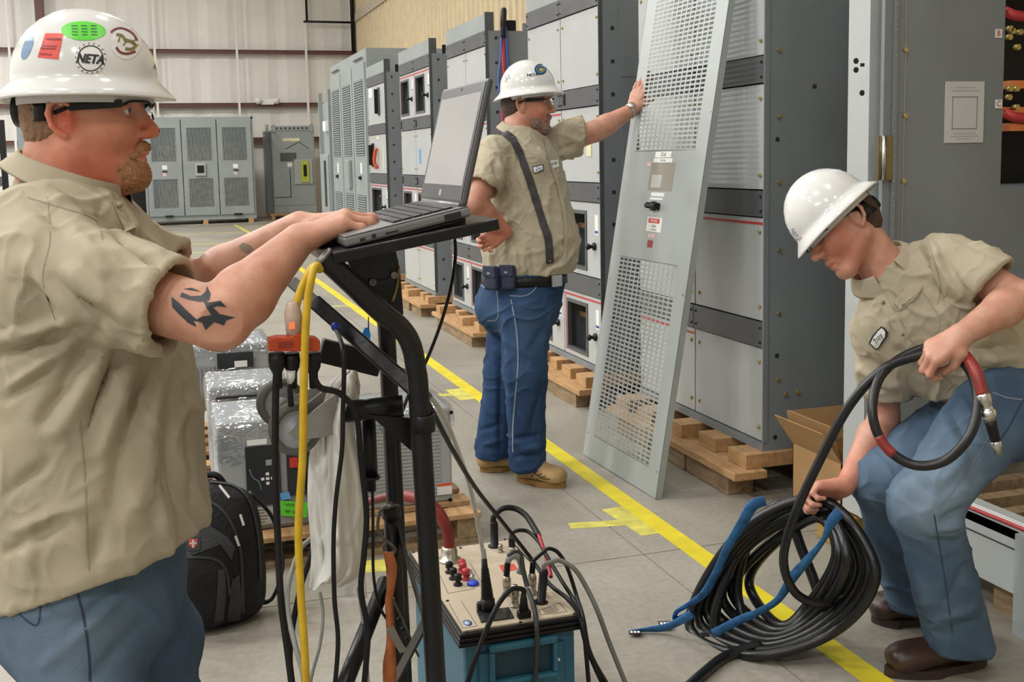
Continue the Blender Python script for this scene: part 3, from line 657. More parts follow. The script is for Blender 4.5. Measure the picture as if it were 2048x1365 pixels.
def sculpt(v, q, strokes, amp=1.):
    """folds drawn as strokes (x0,y0,x1,y1,width,height) over the side that faces us; real displacement of the cloth"""
    n = vnormals(v, q); px, py = proj(v); tc = CAM - v; tc = tc / np.linalg.norm(tc, axis=1, keepdims=True)
    fc = np.clip((n * tc).sum(1) * 2, 0, 1); D = np.zeros(len(v))
    for (x0, y0, x1, y1, w_, a) in strokes:
        dx, dy = x1 - x0, y1 - y0; L2 = dx * dx + dy * dy; t = ((px - x0) * dx + (py - y0) * dy) / L2; tt = np.clip(t, 0, 1)
        dd = np.hypot(px - x0 - tt * dx, py - y0 - tt * dy); D += amp * a * np.exp(-(dd / w_) ** 2) * (.35 + .65 * np.sin(np.pi * (.1 + .8 * tt)))
    return v + n * (D * fc)[:, None]
def wobble(v, q, amp, sc, seed=0., stretch=(1, 1, 1)):
    n = vnormals(v, q); d = np.array([mnoise.noise(Vector((p[0] * sc * stretch[0] + seed, p[1] * sc * stretch[1], p[2] * sc * stretch[2]))) for p in v]); return v + n * (d * amp)[:, None]
def crumple(v, q, amp, sc, seed=0., stretch=(1, 1, 1)):
    n = vnormals(v, q); d = np.empty(len(v)); st = stretch
    for i, p in enumerate(v):
        a = Vector((p[0] * sc * st[0] + seed, p[1] * sc * st[1], p[2] * sc * st[2])); w_ = mnoise.noise(a * .5 + Vector((7, 3, seed)))
        k = max(0., 1. - abs(mnoise.noise(a + Vector((w_, w_ * .6, -w_)) * 1.3)) * 3.2); d[i] = k * k * (.4 + .6 * abs(w_) * 1.6)
    return v + n * (d * amp)[:, None]
def qmesh(name, v, q, m, parent=None, base=None, colors=None):
    me = bpy.data.meshes.new(name); me.vertices.add(len(v)); me.vertices.foreach_set('co', np.asarray(v, np.float32).ravel())
    k = q.shape[1]; me.loops.add(q.size); me.loops.foreach_set('vertex_index', q.astype(np.int32).ravel())
    me.polygons.add(len(q)); me.polygons.foreach_set('loop_start', np.arange(0, q.size, k, dtype=np.int32)); me.polygons.foreach_set('loop_total', np.full(len(q), k, np.int32))
    me.update(calc_edges=True); me.validate(); me.polygons.foreach_set('use_smooth', [True] * len(me.polygons)); me.materials.append(m)
    if colors is not None:
        at = me.color_attributes.new('tint', 'FLOAT_COLOR', 'POINT'); at.data.foreach_set('color', np.c_[colors, np.ones(len(colors))].astype(np.float32).ravel())
    return link(name, me, parent, base)
# things laid on a surface: found by casting from the eye, then they are geometry of their own
def bvh(geos):
    V = []; Q = []; o = 0
    for v, q in geos: V += [tuple(p) for p in v]; Q += [tuple(int(i) + o for i in r) for r in q]; o = len(V)
    return BVHTree.FromPolygons(V, Q)
def geo_of(o):
    off = WO[o.name]; me = o.data; return (np.array([x.co for x in me.vertices]) + off, [tuple(p.vertices) for p in me.polygons])
def cast(T, px, py, off=.001):
    d = R @ cray(px, py); d = nz(d); h = T.ray_cast(Vector(CAM), Vector(d))
    if h[0] is None: return None
    n = np.array(h[1]); n = n if n @ d < 0 else -n
    return np.array(h[0]) + n * off
def ribbon(T, pts, wpx, name, m, parent, off=.0012, n=6, closed=False):
    p = spl(pts, n, closed); g = np.gradient(p, axis=0); g /= np.linalg.norm(g, axis=1, keepdims=True) + 1e-9; s_ = np.c_[-g[:, 1], g[:, 0]] * wpx / 2
    V = []; ok = []
    for a, b in zip(p + s_, p - s_):
        A, B = cast(T, a[0], a[1], off), cast(T, b[0], b[1], off); ok.append(A is not None and B is not None and np.linalg.norm(A - B) < .15)
        V += [A if A is not None else (0, 0, 0), B if B is not None else (0, 0, 0)]
    f = [(2 * i, 2 * i + 1, 2 * i + 3, 2 * i + 2) for i in range(len(p) - 1) if ok[i] and ok[i + 1] and np.linalg.norm(np.array(V[2 * i]) - np.array(V[2 * i + 2])) < .15]
    if not f: return None
    mb = MB(); mb.add(V, f, True); return mb.build(name, m, parent)
def patch(T, poly, name, m, parent, off=.0012, step=6., holes=None):
    from mathutils.geometry import delaunay_2d_cdt
    poly = np.asarray(poly, float); pts = []; n = len(poly)
    for i in range(n):
        a, b = poly[i], poly[(i + 1) % n]; k = max(1, int(np.hypot(*(b - a)) / step))
        for j in range(k): pts.append(a + (b - a) * j / k)
    nb = len(pts); edges = [(i, (i + 1) % nb) for i in range(nb)]; lo, hi = poly.min(0), poly.max(0)
    inner = [np.array((x, y)) for x in np.arange(lo[0] + step / 2, hi[0], step) for y in np.arange(lo[1] + step / 2, hi[1], step)]
    vs, _, fs, *_ = delaunay_2d_cdt([Vector(p) for p in pts + inner], edges, [list(range(nb))], 1, 1e-4)
    V = [cast(T, p[0], p[1], off) for p in vs]; f = [t for t in fs if all(V[i] is not None for i in t)]
    V = [v if v is not None else (0, 0, 0) for v in V]
    f = [t for t in f if max(np.linalg.norm(np.array(V[t[0]]) - V[t[1]]), np.linalg.norm(np.array(V[t[1]]) - V[t[2]])) < .12]
    if not f: return None
    mb = MB(); mb.add(V, f, True); return mb.build(name, m, parent)
def word(T, body, cx, cy, size, m, parent, ang=0., off=.0014, xs=1., name='lettering', shear=0.):
    v, f = text_geo(body, size, shear); ca, sa = math.cos(ang), math.sin(ang)
    V = [cast(T, cx + p[0] * xs * ca + p[1] * sa, cy + p[0] * xs * sa - p[1] * ca, off) for p in v]
    f = [q for q in f if all(V[i] is not None for i in q)]; V = [x if x is not None else (0, 0, 0) for x in V]
    if not f: return None
    mb = MB(); mb.add(V, f); return mb.build(name, m, parent)
# ------------------------------------------------------------------ materials for people
def skin_mat(name, col):
    m = bpy.data.materials.new(name); m.use_nodes = True; nt = m.node_tree; b = nt.nodes['Principled BSDF']; L = nt.links.new
    at = nt.nodes.new('ShaderNodeAttribute'); at.attribute_name = 'tint'
    tc = nt.nodes.new('ShaderNodeTexCoord'); n = nt.nodes.new('ShaderNodeTexNoise'); n.inputs['Scale'].default_value = 26; n.inputs['Detail'].default_value = 6; L(tc.outputs['Object'], n.inputs['Vector'])
    r = nt.nodes.new('ShaderNodeValToRGB'); r.color_ramp.elements[0].position = .3; r.color_ramp.elements[1].position = .72
    r.color_ramp.elements[0].color = (col[0] * .86, col[1] * .72, col[2] * .68, 1); r.color_ramp.elements[1].color = tuple(min(1, c * 1.06) for c in col) + (1,)
    mx = nt.nodes.new('ShaderNodeMix'); mx.data_type = 'RGBA'; mx.blend_type = 'MULTIPLY'; mx.inputs[0].default_value = 1
    L(n.outputs['Fac'], r.inputs[0]); L(r.outputs[0], mx.inputs[6]); L(at.outputs['Color'], mx.inputs[7]); L(mx.outputs[2], b.inputs['Base Color'])
    b.inputs['Roughness'].default_value = .48; b.inputs['Subsurface Weight'].default_value = .25
    b.inputs['Subsurface Radius'].default_value = (.012, .004, .002); b.inputs['Subsurface Scale'].default_value = 1.
    n2 = nt.nodes.new('ShaderNodeTexNoise'); n2.inputs['Scale'].default_value = 260; L(tc.outputs['Object'], n2.inputs['Vector'])
    bp = nt.nodes.new('ShaderNodeBump'); bp.inputs['Strength'].default_value = .12; bp.inputs['Distance'].default_value = .004; L(n2.outputs['Fac'], bp.inputs['Height']); L(bp.outputs[0], b.inputs['Normal']); return m
def wrinkle(m, scale, dist, strength, tint_=False):
    nt = m.node_tree; b = nt.nodes['Principled BSDF']; L = nt.links.new
    tc = nt.nodes.new('ShaderNodeTexCoord'); n = nt.nodes.new('ShaderNodeTexNoise'); n.noise_type = 'RIDGED_MULTIFRACTAL'; n.inputs['Scale'].default_value = scale; n.inputs['Detail'].default_value = 2.5
    n.inputs['Distortion'].default_value = .7; L(tc.outputs['Object'], n.inputs['Vector'])
    bp = nt.nodes.new('ShaderNodeBump'); bp.inputs['Strength'].default_value = strength; bp.inputs['Distance'].default_value = dist; bp.invert = True
    L(n.outputs['Fac'], bp.inputs['Height'])
    if b.inputs['Normal'].is_linked: L(b.inputs['Normal'].links[0].from_node.outputs[0], bp.inputs['Normal'])
    L(bp.outputs[0], b.inputs['Normal'])
    if tint_:
        at = nt.nodes.new('ShaderNodeAttribute'); at.attribute_name = 'tint'; mx = nt.nodes.new('ShaderNodeMix'); mx.data_type = 'RGBA'; mx.blend_type = 'MULTIPLY'; mx.inputs[0].default_value = 1
        src = b.inputs['Base Color'].links[0].from_socket; L(src, mx.inputs[6]); L(at.outputs['Color'], mx.inputs[7]); L(mx.outputs[2], b.inputs['Base Color'])
    return m
shirt_m = mat('khaki twill', (.45, .395, .29), .85, var=.05, scale=5, bump=.18, bscale=420, spec=.2)
stitch_m = mat('khaki seam', (.36, .315, .23), .9, spec=.1)
denim_m = mat('blue denim', (.034, .075, .16), .85, scale=7, col2=(.018, .042, .10), bump=.3, bscale=500, spec=.2, stretch=(1, 1, .6))
denim2_m = mat('faded denim', (.105, .160, .235), .85, scale=5, col2=(.052, .092, .152), bump=.3, bscale=500, spec=.2, stretch=(1, 1, .6))
wrinkle(shirt_m, 13., .012, .30); wrinkle(denim_m, 7., .014, .4, True); wrinkle(denim2_m, 7., .014, .4, True)
thread_m = mat('seam thread', (.20, .23, .30), .8); dthread_m = mat('dark seam', (.035, .055, .095), .9)
hat_m = mat('hard hat plastic', (.76, .76, .75), .16, var=.015, spec=.5, coat=.3)
lens_m = mat('clear lens', (.95, .97, 1.), .03, var=0, trans=1., spec=.5); lens_m.node_tree.nodes['Principled BSDF'].inputs['IOR'].default_value = 1.02
eye_m = mat('eye white', (.75, .73, .7), .2); iris_m = mat('iris', (.06, .09, .12), .1)
# ------------------------------------------------------------------ body parts as field strokes
def head(S, c, f, u, s=1., neck=None, neck_r=(.06, .066), chubby=0., ear=True):
    f = nz(f); u = np.asarray(u, float); u = nz(u - f * (u @ f)); l = np.cross(u, f); ax = (f, l, u)
    Lc = lambda x, y, z: c + s * (x * f + y * l + z * u)
    S.ell(Lc(-.008, 0, .045), (.1 * s, .079 * s, .094 * s), ax, .01)
    S.ell(Lc(.034, 0, -.012), (.066 * s, .064 * s, .088 * s), ax, .03)
    if neck is not None: S.cone(Lc(-.022, 0, -.03), neck, neck_r[0] * s, neck_r[1] * s, .03)
    for y in (-1, 1):
        S.cone(Lc(-.002, y * .052, -.05), Lc(.07, y * .018, -.098), (.024 + chubby * .3) * s, .02 * s, .03)
        S.ell(Lc(.06, y * .04, -.018), (.03 * s, .026 * s, .03 * s), ax, .025)
    S.cone(Lc(.076, -.012, -.1), Lc(.076, .012, -.1), .021 * s, .021 * s, .02)
    if chubby: S.ell(Lc(.03, 0, -.1), (.055 * s, .05 * s, (.02 + chubby) * s), ax, .03)
    S.cone(Lc(.083, -.034, .038), Lc(.083, .034, .038), .014 * s, .014 * s, .02)
    for y in (-1, 1): S.ell(Lc(.1, y * .033, .018), (.016 * s, .02 * s, .013 * s), ax, .014, 'd')
    S.cone(Lc(.09, 0, .03), Lc(.118, 0, -.018), .0085 * s, .0115 * s, .012)
    S.cone(Lc(.117, 0, -.018), Lc(.118, 0, -.021), .0112 * s, .0112 * s, .008)
    for y in (-1, 1):
        S.ell(Lc(.106, y * .013, -.025), (.012 * s, .008 * s, .009 * s), ax, .006)
        S.ell(Lc(.110, y * .007, -.034), (.006 * s, .004 * s, .006 * s), ax, .003, 'd')
        S.cone(Lc(.084, y * .022, .026), Lc(.088, y * .045, .022), .006 * s, .005 * s, .006)
    S.poly([Lc(.086, -.024, -.062), Lc(.098, -.008, -.056), Lc(.099, .008, -.056), Lc(.086, .024, -.062)], [.006 * s, .008 * s, .008 * s, .006 * s], .01)
    S.poly([Lc(.085, -.022, -.067), Lc(.094, -.007, -.073), Lc(.094, .007, -.073), Lc(.085, .022, -.067)], [.006 * s, .0085 * s, .0085 * s, .006 * s], .008)
    S.poly([Lc(.092, -.026, -.065), Lc(.108, 0, -.0645), Lc(.092, .026, -.065)], [.0018 * s] * 3, .003, 'd')
    if ear:
        for y in (-1, 1):
            e = lambda x, z, o=0.: Lc(-.012 + x, y * (.078 + o), z)
            S.ell(e(0, 0, -.002), (.017 * s, .009 * s, .03 * s), ax, .008)
            S.poly([e(.012, .012, .002), e(.012, .026, .006), e(-.002, .034, .01), e(-.017, .027, .013), e(-.021, .01, .014), e(-.016, -.01, .012), e(-.006, -.022, .008), e(.004, -.028, .004)],
                   [.004 * s, .0045 * s, .005 * s, .0052 * s, .0052 * s, .005 * s, .0055 * s, .0065 * s], .003)
            S.ell(e(0, .004, .009), (.009 * s, .007 * s, .014 * s), ax, .005, 'd')
    return Lc, ax
def hand(S, w, f, n, side, curls, spread=(.10, .03, -.05, -.13), thumb=((.03, .034, -.012), (.062, .058, -.02), (.088, .068, -.03), (.106, .072, -.038)), s=1., k=.006):
    """w wrist, f along the fingers, n out of the back of the hand, side +1/-1 puts the thumb on cross(n,f)*side"""
    f = nz(f); n = np.asarray(n, float); n = nz(n - f * (n @ f)); t = np.cross(n, f) * side
    Lc = lambda a, b, c: np.asarray(w, float) + s * (a * f + b * t + c * n)
    kn = [(.088, .031, .001), (.093, .010, .004), (.087, -.011, .002), (.076, -.030, -.003)]
    base = [(.005, .017, 0), (.0, .006, .002), (.0, -.007, .002), (.004, -.018, 0)]
    ln = [(.044, .026, .021), (.048, .030, .022), (.045, .028, .021), (.035, .021, .019)]
    rd = [.0098, .0102, .0096, .0085]
    tips = []
    for i in range(4):
        S.cone(Lc(*base[i]), Lc(*kn[i]), .0165 * s, .0125 * s, .014)
        S.cone(Lc(base[i][0] + .015, base[i][1], -.01), Lc(kn[i][0] - .008, kn[i][1], -.010), .012 * s, .011 * s, .012)
        p = Lc(*kn[i]); a = 0.; fd = nz(f + t * spread[i]); c = curls[i] if isinstance(curls[0], (list, tuple)) else curls
        for j in range(3):
            a += c[j]; d = fd * math.cos(a) - n * math.sin(a); e = p + d * ln[i][j] * s
            S.cone(p, e, (rd[i] - .0006 * j) * s, (rd[i] - .0006 * (j + 1) - (.0006 if j == 2 else 0)) * s, k if j else .008)
            S.cone(p, p + d * .001, (rd[i] - .0006 * j + .0006) * s, (rd[i] - .0006 * j + .0006) * s, .004)
            p = e
        tips.append(p)
    T = [Lc(*q) for q in thumb]
    S.cone(Lc(.012, .016, -.008), T[0], .017 * s, .017 * s, .012); S.cone(T[0], T[1], .0165 * s, .0125 * s, .012)
    S.cone(T[1], T[2], .0118 * s, .0108 * s, .006); S.cone(T[2], T[3], .0106 * s, .0088 * s, .005)
    return tips
def arm(S, sh, el, wr, r=(.058, .047, .052, .030), flat=None):
    sh, el, wr = (np.asarray(p, float) for p in (sh, el, wr))
    S.cone(sh, el, r[0], r[1], .015); m = el + (wr - el) * .28
    S.cone(el, m, r[1] * .93, r[2], .018); S.cone(m, wr, r[2], r[3], .018)
def hat(name, label, c, f, u, L=.165, Wd=.138, H=.165, crown=(.122, .106), ridges=True):
    f = nz(f); u = nz(np.asarray(u) - f * (np.asarray(u) @ f)); l = np.cross(u, f); t = thing(name, label, 'hard hat', tuple(c))
    prof = [(1., .0), (1.0, .004), (.93, .012), (.84, .022), (.77, .030), (.735, .038)]
    cr = [(1., .045), (.975, .065), (.925, .085), (.845, .105), (.72, .126), (.57, .143), (.40, .155), (.22, .1625), (.08, .165), (0, .165)]
    N = 72; V = []; rows = 0
    def ring(a, b, z, inner=0., cr_=False, zz=0.):
        for k in range(N):
            th = 2 * math.pi * k / N; ca, sa = math.cos(th), math.sin(th); m = 1.
            if cr_ and ridges: m += .022 * math.exp(-((zz - .085) / .03) ** 2) * max(0, math.cos(th * 6)) ** 6
            droop = -.006 * abs(ca) ** 4 * (a / L) ** 4 if not cr_ else 0.
            V.append(c + (a * m - inner) * ca * f + (b * m - inner) * sa * l + (z + droop) * H / .165 * u)
    for q, z in prof: ring(crown[0] + (L - crown[0]) * (q - .735) / .265, crown[1] + (Wd - crown[1]) * (q - .735) / .265, z); rows += 1
    for q, z in cr: ring(crown[0] * q + 1e-4, crown[1] * q + 1e-4, z, 0., True, z); rows += 1
    FC = [(i * N + k, i * N + (k + 1) % N, (i + 1) * N + (k + 1) % N, (i + 1) * N + k) for i in range(rows - 1) for k in range(N)]
    o = len(V)
    for q, z in ((.975, -.001), (.84, .018), (.735, .033)): ring(crown[0] + (L - crown[0]) * (q - .735) / .265 - .003, crown[1] + (Wd - crown[1]) * (q - .735) / .265 - .003, z)
    for q, z in ((.97, .06), (.88, .1), (.6, .138), (.0, .158)): ring(crown[0] * q + 1e-4, crown[1] * q + 1e-4, z)
    FC += [(o + i * N + k, o + (i + 1) * N + k, o + (i + 1) * N + (k + 1) % N, o + i * N + (k + 1) % N) for i in range(6) for k in range(N)]
    FC += [(k, o + k, o + (k + 1) % N, (k + 1) % N) for k in range(N)]
    mb = MB(); mb.add(V, FC, True); sh = mb.build('shell', hat_m, t)
    band = MB().lathe([(crown[0] - .012, 0), (crown[0] - .009, 0), (crown[0] - .009, .03), (crown[0] - .012, .03)], c - u * .012, u, 36, 1, crown[1] / crown[0], f, True).build('headband', mat('headband', (.55, .55, .54), .5), t)
    return t, sh, (f, l, u)
def ratchet(t, c, f, l, u, back=.1, drop=.02, r=.034):
    p = c - f * back - u * drop
    MB().lathe([(.0, -.012), (r * .6, -.012), (r * .95, -.008), (r, .0), (r * .95, .012), (r * .5, .016), (0, .016)], p, -f, 18).build('ratchet_knob', black_m, t)
    mb = MB(); n = 14; V = []
    for i in range(n):
        th = math.pi * (.62 + .76 * i / (n - 1)); q = c + math.cos(th) * (back - .004) * f + math.sin(th) * (back - .02) * l - u * (drop + .002)
        V += [q - u * .022, q + u * .022]
    mb.add(V, [(2 * i, 2 * i + 1, 2 * i + 3, 2 * i + 2) for i in range(n - 1)], True); o = mb.build('nape_strap', black_m, t)
    sm = o.modifiers.new('thick', 'SOLIDIFY'); sm.thickness = .005
def glasses(label, Lc, ax, s=1., frame=black_m):
    f, l, u = ax; t = thing('safety_glasses', label, 'glasses', tuple(Lc(.1, 0, .015)))
    for y in (-1, 1):
        MB().bar(Lc(.088, y * .073, .027), Lc(.0, y * .084, .022), .006 * s, .013 * s, u).build('temple', frame, t)
        MB().tube([Lc(.0, y * .084, .022), Lc(-.025, y * .085, .012)], .004 * s, 6).build('temple_tip', frame, t)
        n = 9; V = []
        for i in range(n):
            a = i / (n - 1); yy = y * (.006 + .067 * a); xx = .118 - .030 * a ** 2.2; h_ = .017 * (1 - (2 * a - 1) ** 6 * .5)
            V += [Lc(xx, yy, .018 - h_), Lc(xx + .002, yy, .018 + h_ * .8)]
        mb = MB(); mb.add(V, [(2 * i, 2 * i + 1, 2 * i + 3, 2 * i + 2) for i in range(n - 1)], True); o = mb.build('lens', lens_m, t)
        sm = o.modifiers.new('thick', 'SOLIDIFY'); sm.thickness = .002
        MB().tube([V[2 * i + 1] for i in range(n)], .0022 * s, 6).build('brow_bar', frame, t)
    MB().tube([Lc(.116, -.01, .026), Lc(.12, 0, .028), Lc(.116, .01, .026)], .0025, 6).build('bridge', frame, t)
    return t
def eyes(Lc, ax, parent, s=1.):
    for y in (-1, 1):
        e = MB().lathe([(.0115 * s * math.sin(a), -.0115 * s * math.cos(a)) for a in np.linspace(0, math.pi, 9)], Lc(.079, y * .033, .018), ax[0], 14).build('eyeball', eye_m, parent)
        MB().lathe([(.0055 * s, 0), (.0045 * s, .0016), (0, .002)], Lc(.079, y * .033, .018) + ax[0] * .0105 * s, ax[0], 12).build('iris', iris_m, e)
def collar(parent, c, f, u, l, ru, rv, hb, hf, flare, name='collar', open_=.5, tip=.02, m=None):
    """turned-down collar: fold line round the neck, leaf falling outwards to points at the front"""
    n = 30; V = []
    for i in range(n):
        a = -math.pi + open_ * .5 + (2 * math.pi - open_) * i / (n - 1); fr = .5 + .5 * math.cos(a)          # a = 0 at the back
        d = -f * math.cos(a) * ru + l * math.sin(a) * rv; top = c + d + u * (hb * fr + hf * (1 - fr))
        e = abs(i / (n - 1) * 2 - 1); dn = (.035 + .02 * (1 - fr)) + (tip * max(0, (e - .8) / .2) ** 1.5)
        o_ = nz(-f * math.cos(a) + l * math.sin(a))
        st = c + d * .97 + u * (hb * fr + hf * (1 - fr) - .045)
        V += [st, top - u * .004, top + o_ * .004 + u * .002, top + o_ * (.007 + flare * .25) - u * .012, top + o_ * (.01 + flare) - u * dn]
    mb = MB(); mb.add(V, [(5 * i + j, 5 * i + j + 1, 5 * i + j + 6, 5 * i + j + 5) for i in range(n - 1) for j in range(4)], True)
    o = mb.build(name, m or shirt_m, parent); sm = o.modifiers.new('thick', 'SOLIDIFY'); sm.thickness = .003; sm.offset = 0
    ss = o.modifiers.new('sub', 'SUBSURF'); ss.levels = 1; ss.render_levels = 1; return o
# ------------------------------------------------------------------ helpers shared by the three men
ZU = np.array([0, 0, 1.])
def bounds(pts, m):
    p = np.array(pts); return p.min(0) - m, p.max(0) + m
def union(A, B): A.d = np.minimum(A.d, B.d)
def smooth_union(A, B, k=.02):
    h = np.clip(.5 + .5 * (A.d - B.d) / k, 0, 1); A.d = A.d + (B.d - A.d) * h - k * h * (1 - h)
def sleeve(S, st, end, nrm, inner, rin, k=.03):
    B = Sdf(S.lo, S.lo + (S.n - 1.5) * S.h, S.h); assert tuple(B.n) == tuple(S.n); B.poly([p for p, r in st], [r for p, r in st], .02); B.cut(end, nrm); smooth_union(S, B, k)
    S.cone(inner[0], inner[1], rin, rin, .004, 'd')
def boot(parent, heel, toe, up, m, sole_m, s=1., ankle=None, name='boot', lace=False):
    heel = np.asarray(heel, float); toe = np.asarray(toe, float); d = toe - heel; L = np.linalg.norm(d); d = d / L; sd = np.cross(ZU, d)
    S = Sdf(*bounds([heel, toe, heel + ZU * .3], .1), .004)
    c = lambda t, z: heel + d * L * t + ZU * z
    S.loft([(c(.1, .055), sd, .036, .034), (c(.35, .06), sd, .036, .036), (c(.62, .055), sd, .046, .036), (c(.82, .05), sd, .049, .034), (c(.93, .045), sd, .036, .027)], .02)
    S.cone(c(.14, .06), ankle if ankle is not None else c(.18, .24), .04, .05, .03); S.cone(c(.3, .075), c(.45, .09), .035, .03, .03)
    S.cut(c(0, .026), -ZU); v, q = S.geo(1); b = qmesh(name, v, q, m, parent)
    mb = MB(); N = 26; V = []
    for zz in (0, .012, .026):
        for k in range(N):
            a = 2 * math.pi * k / N; tt = .5 + .53 * math.cos(a); wv = (.044 + .008 * math.sin(math.pi * min(1, max(0, tt)))) * math.sin(a)
            wv *= 1.1 if tt > .5 else .88
            V.append(heel + d * L * tt + sd * wv + ZU * (zz + (.004 if zz == 0 and .3 < tt < .5 else 0)))
    mb.add(V, [(i * N + k, i * N + (k + 1) % N, (i + 1) * N + (k + 1) % N, (i + 1) * N + k) for i in range(2) for k in range(N)] + [tuple(range(N))[::-1], tuple(range(2 * N, 3 * N))])
    mb.build('sole', sole_m, b); return b, (v, q)
def tint_base(v): return np.ones((len(v), 3))
def tint(col, w_, c): return col * (1 - w_[:, None]) + col * np.asarray(c)[None, :] * w_[:, None]
def ball(v, c, r): return np.clip(1.4 - np.linalg.norm(v - c, axis=1) / r, 0, 1)
def hair(parent, Lc, ax, s, m, top=.06, front=.015, low=-.055, puff=.006, name='hair', cols=None):
    S = Sdf(*bounds([Lc(-.1, -.09, -.1), Lc(.1, .09, .14), Lc(-.1, .09, .14), Lc(.1, -.09, -.1)], .04), .003)
    f, l, u = ax
    S.ell(Lc(-.008, 0, .045), ((.1 + puff) * s, (.079 + puff) * s, (.094 + puff) * s), ax, .01)
    S.ell(Lc(-.045, 0, -.01), ((.06 + puff) * s, (.066 + puff) * s, .07 * s), ax, .03)
    S.cut(Lc(front, 0, 0), f * .9 + u * -.35); S.cut(Lc(0, 0, low), -u + f * .35)
    for y in (-1, 1): S.ell(Lc(-.004, y * .085, -.0), (.026 * s, .03 * s, .036 * s), ax, .006, 'd')
    v, q = S.geo(1); v = wobble(v, q, .0022, 130, 3.); return qmesh(name, v, q, m, parent)
def hair_mat(name, a, b): return mat(name, a, .6, scale=140, col2=b, bump=.6, bscale=220, stretch=(1, 1, .5))
# ------------------------------------------------------------------ man at the laptop
D1 = 2.12
f1 = nz([RT[0], RT[1], 0]); l1 = np.cross(ZU, f1)
man1 = thing('person', 'man in khaki work shirt, jeans and white hard hat typing on the laptop', 'person', tuple(P(180, 900, D1) * (1, 1, 0)))
q1 = lambda x, y, d=0.: P(x, y, D1 + d)
sh_r, el_r, wr_r = q1(112, 546, -.185), q1(440, 640, -.25), q1(598, 480, -.085)
sh_l, el_l, wr_l = q1(150, 470, .2), q1(395, 575, .23), q1(600, 452, .17)
S = Sdf(*bounds([q1(172, 90), q1(60, 480, .3), q1(60, 480, -.3), q1(770, 440, .2), q1(770, 440, -.1), q1(180, 1150)], .1), .0036)
S.loft([(q1(140, 425), l1, .07, .05), (q1(142, 495), l1, .17, .09), (q1(145, 620), l1, .17, .13), (q1(165, 850), l1, .17, .15), (q1(180, 1080), l1, .16, .13)], .03)
Lc1, ax1 = head(S, q1(170, 243), f1 * .995 + l1 * .06, ZU, 1.07, q1(128, 405), (.066, .078), .016)
S.cone(Lc1(-.05, 0, -.02), q1(95, 385), .045, .06, .03)
arm(S, sh_r, el_r, wr_r, (.062, .052, .053, .031)); arm(S, sh_l, el_l, wr_l, (.062, .05, .052, .031))
hf = nz(q1(745, 432, -.05) - wr_r); hn = nz(ZU - .1 * f1)
fd1 = nz(q1(722, 436, .0) - wr_r)
hand(S, wr_r, nz(f1 * 1. + ZU * .44 + l1 * .34), nz(ZU * 1. - f1 * .44 - l1 * .1), 1, [(.62, .8, .5), (.55, .85, .55), (.6, .85, .55), (.66, .85, .55)],
     thumb=((.03, .034, -.014), (.064, .052, -.026), (.09, .05, -.04), (.108, .044, -.05)), s=1.06)
hand(S, wr_l, nz(f1 * 1. + ZU * .16 - l1 * .1), nz(ZU - f1 * .15), -1, (.6, .8, .5), s=1.04)
v, q = S.geo(1)
col = tint_base(v); h_ = (v - q1(170, 243)) / 1.07; hx, hz = h_ @ ax1[0], h_ @ ax1[2]; hy = h_ @ ax1[1]
col = tint(col, ball(v, Lc1(.03, -.03, -.06), .1), (1.05, .78, .70)); col = tint(col, ball(v, q1(150, 380), .09), (1.1, .74, .64))
col = tint(col, ball(v, Lc1(-.012, -.088, .0), .03), (1.15, .62, .55)); col = tint(col, ball(v, Lc1(.12, 0, -.02), .03), (1.1, .7, .62))
col = tint(col, ball(v, Lc1(.098, 0, -.064), .016), (.95, .62, .58))
for a_ in (.0, .02, .04, .06): col = tint(col, .5 * ball(v, Lc1(a_, -.05 + a_ * .4, -.06 - a_ * .55), .03), (.75, .55, .42))
skin1 = skin_mat('ruddy skin', (.62, .335, .235))
body1 = qmesh('body', v, q, skin1, man1, colors=col); T1 = bvh([(v, q)])
eyes(Lc1, ax1, man1, 1.07)
ha1 = hair_mat('sandy hair', (.30, .17, .09), (.20, .105, .055))
hair(man1, Lc1, ax1, 1.07, ha1, front=.0, low=-.062, puff=.002)
# short red beard: a thin shell over chin and jaw
B = Sdf(*bounds([Lc1(-.02, -.07, -.14), Lc1(.12, .07, 0)], .06), .0025); f_, l_, u_ = ax1
for y in (-1, 1): B.cone(Lc1(.062, y * .03, -.088), Lc1(.074, y * .018, -.098), .022, .0265, .02)
B.cone(Lc1(.08, -.014, -.1), Lc1(.08, .014, -.1), .0285, .0285, .02); B.ell(Lc1(.088, 0, -.085), (.02, .026, .016), ax1, .01)
B.poly([Lc1(.088, -.026, -.065), Lc1(.1, -.01, -.048), Lc1(.101, .01, -.048), Lc1(.088, .026, -.065)], [.009, .0095, .0095, .009], .006)
B.poly([Lc1(.09, -.02, -.066), Lc1(.112, 0, -.065), Lc1(.09, .02, -.066)], [.007] * 3, .004, 'd')
bv, bq = B.geo(1); bv = wobble(bv, bq, .0035, 230, 1.); qmesh('beard', bv, bq, hair_mat('red beard', (.46, .235, .11), (.32, .145, .065)), man1)
MB().tube(spl([Lc1(.089, -.052, .046), Lc1(.097, -.03, .053), Lc1(.1, -.012, .046)], 5), .004, 6).build('eyebrow', ha1, man1)
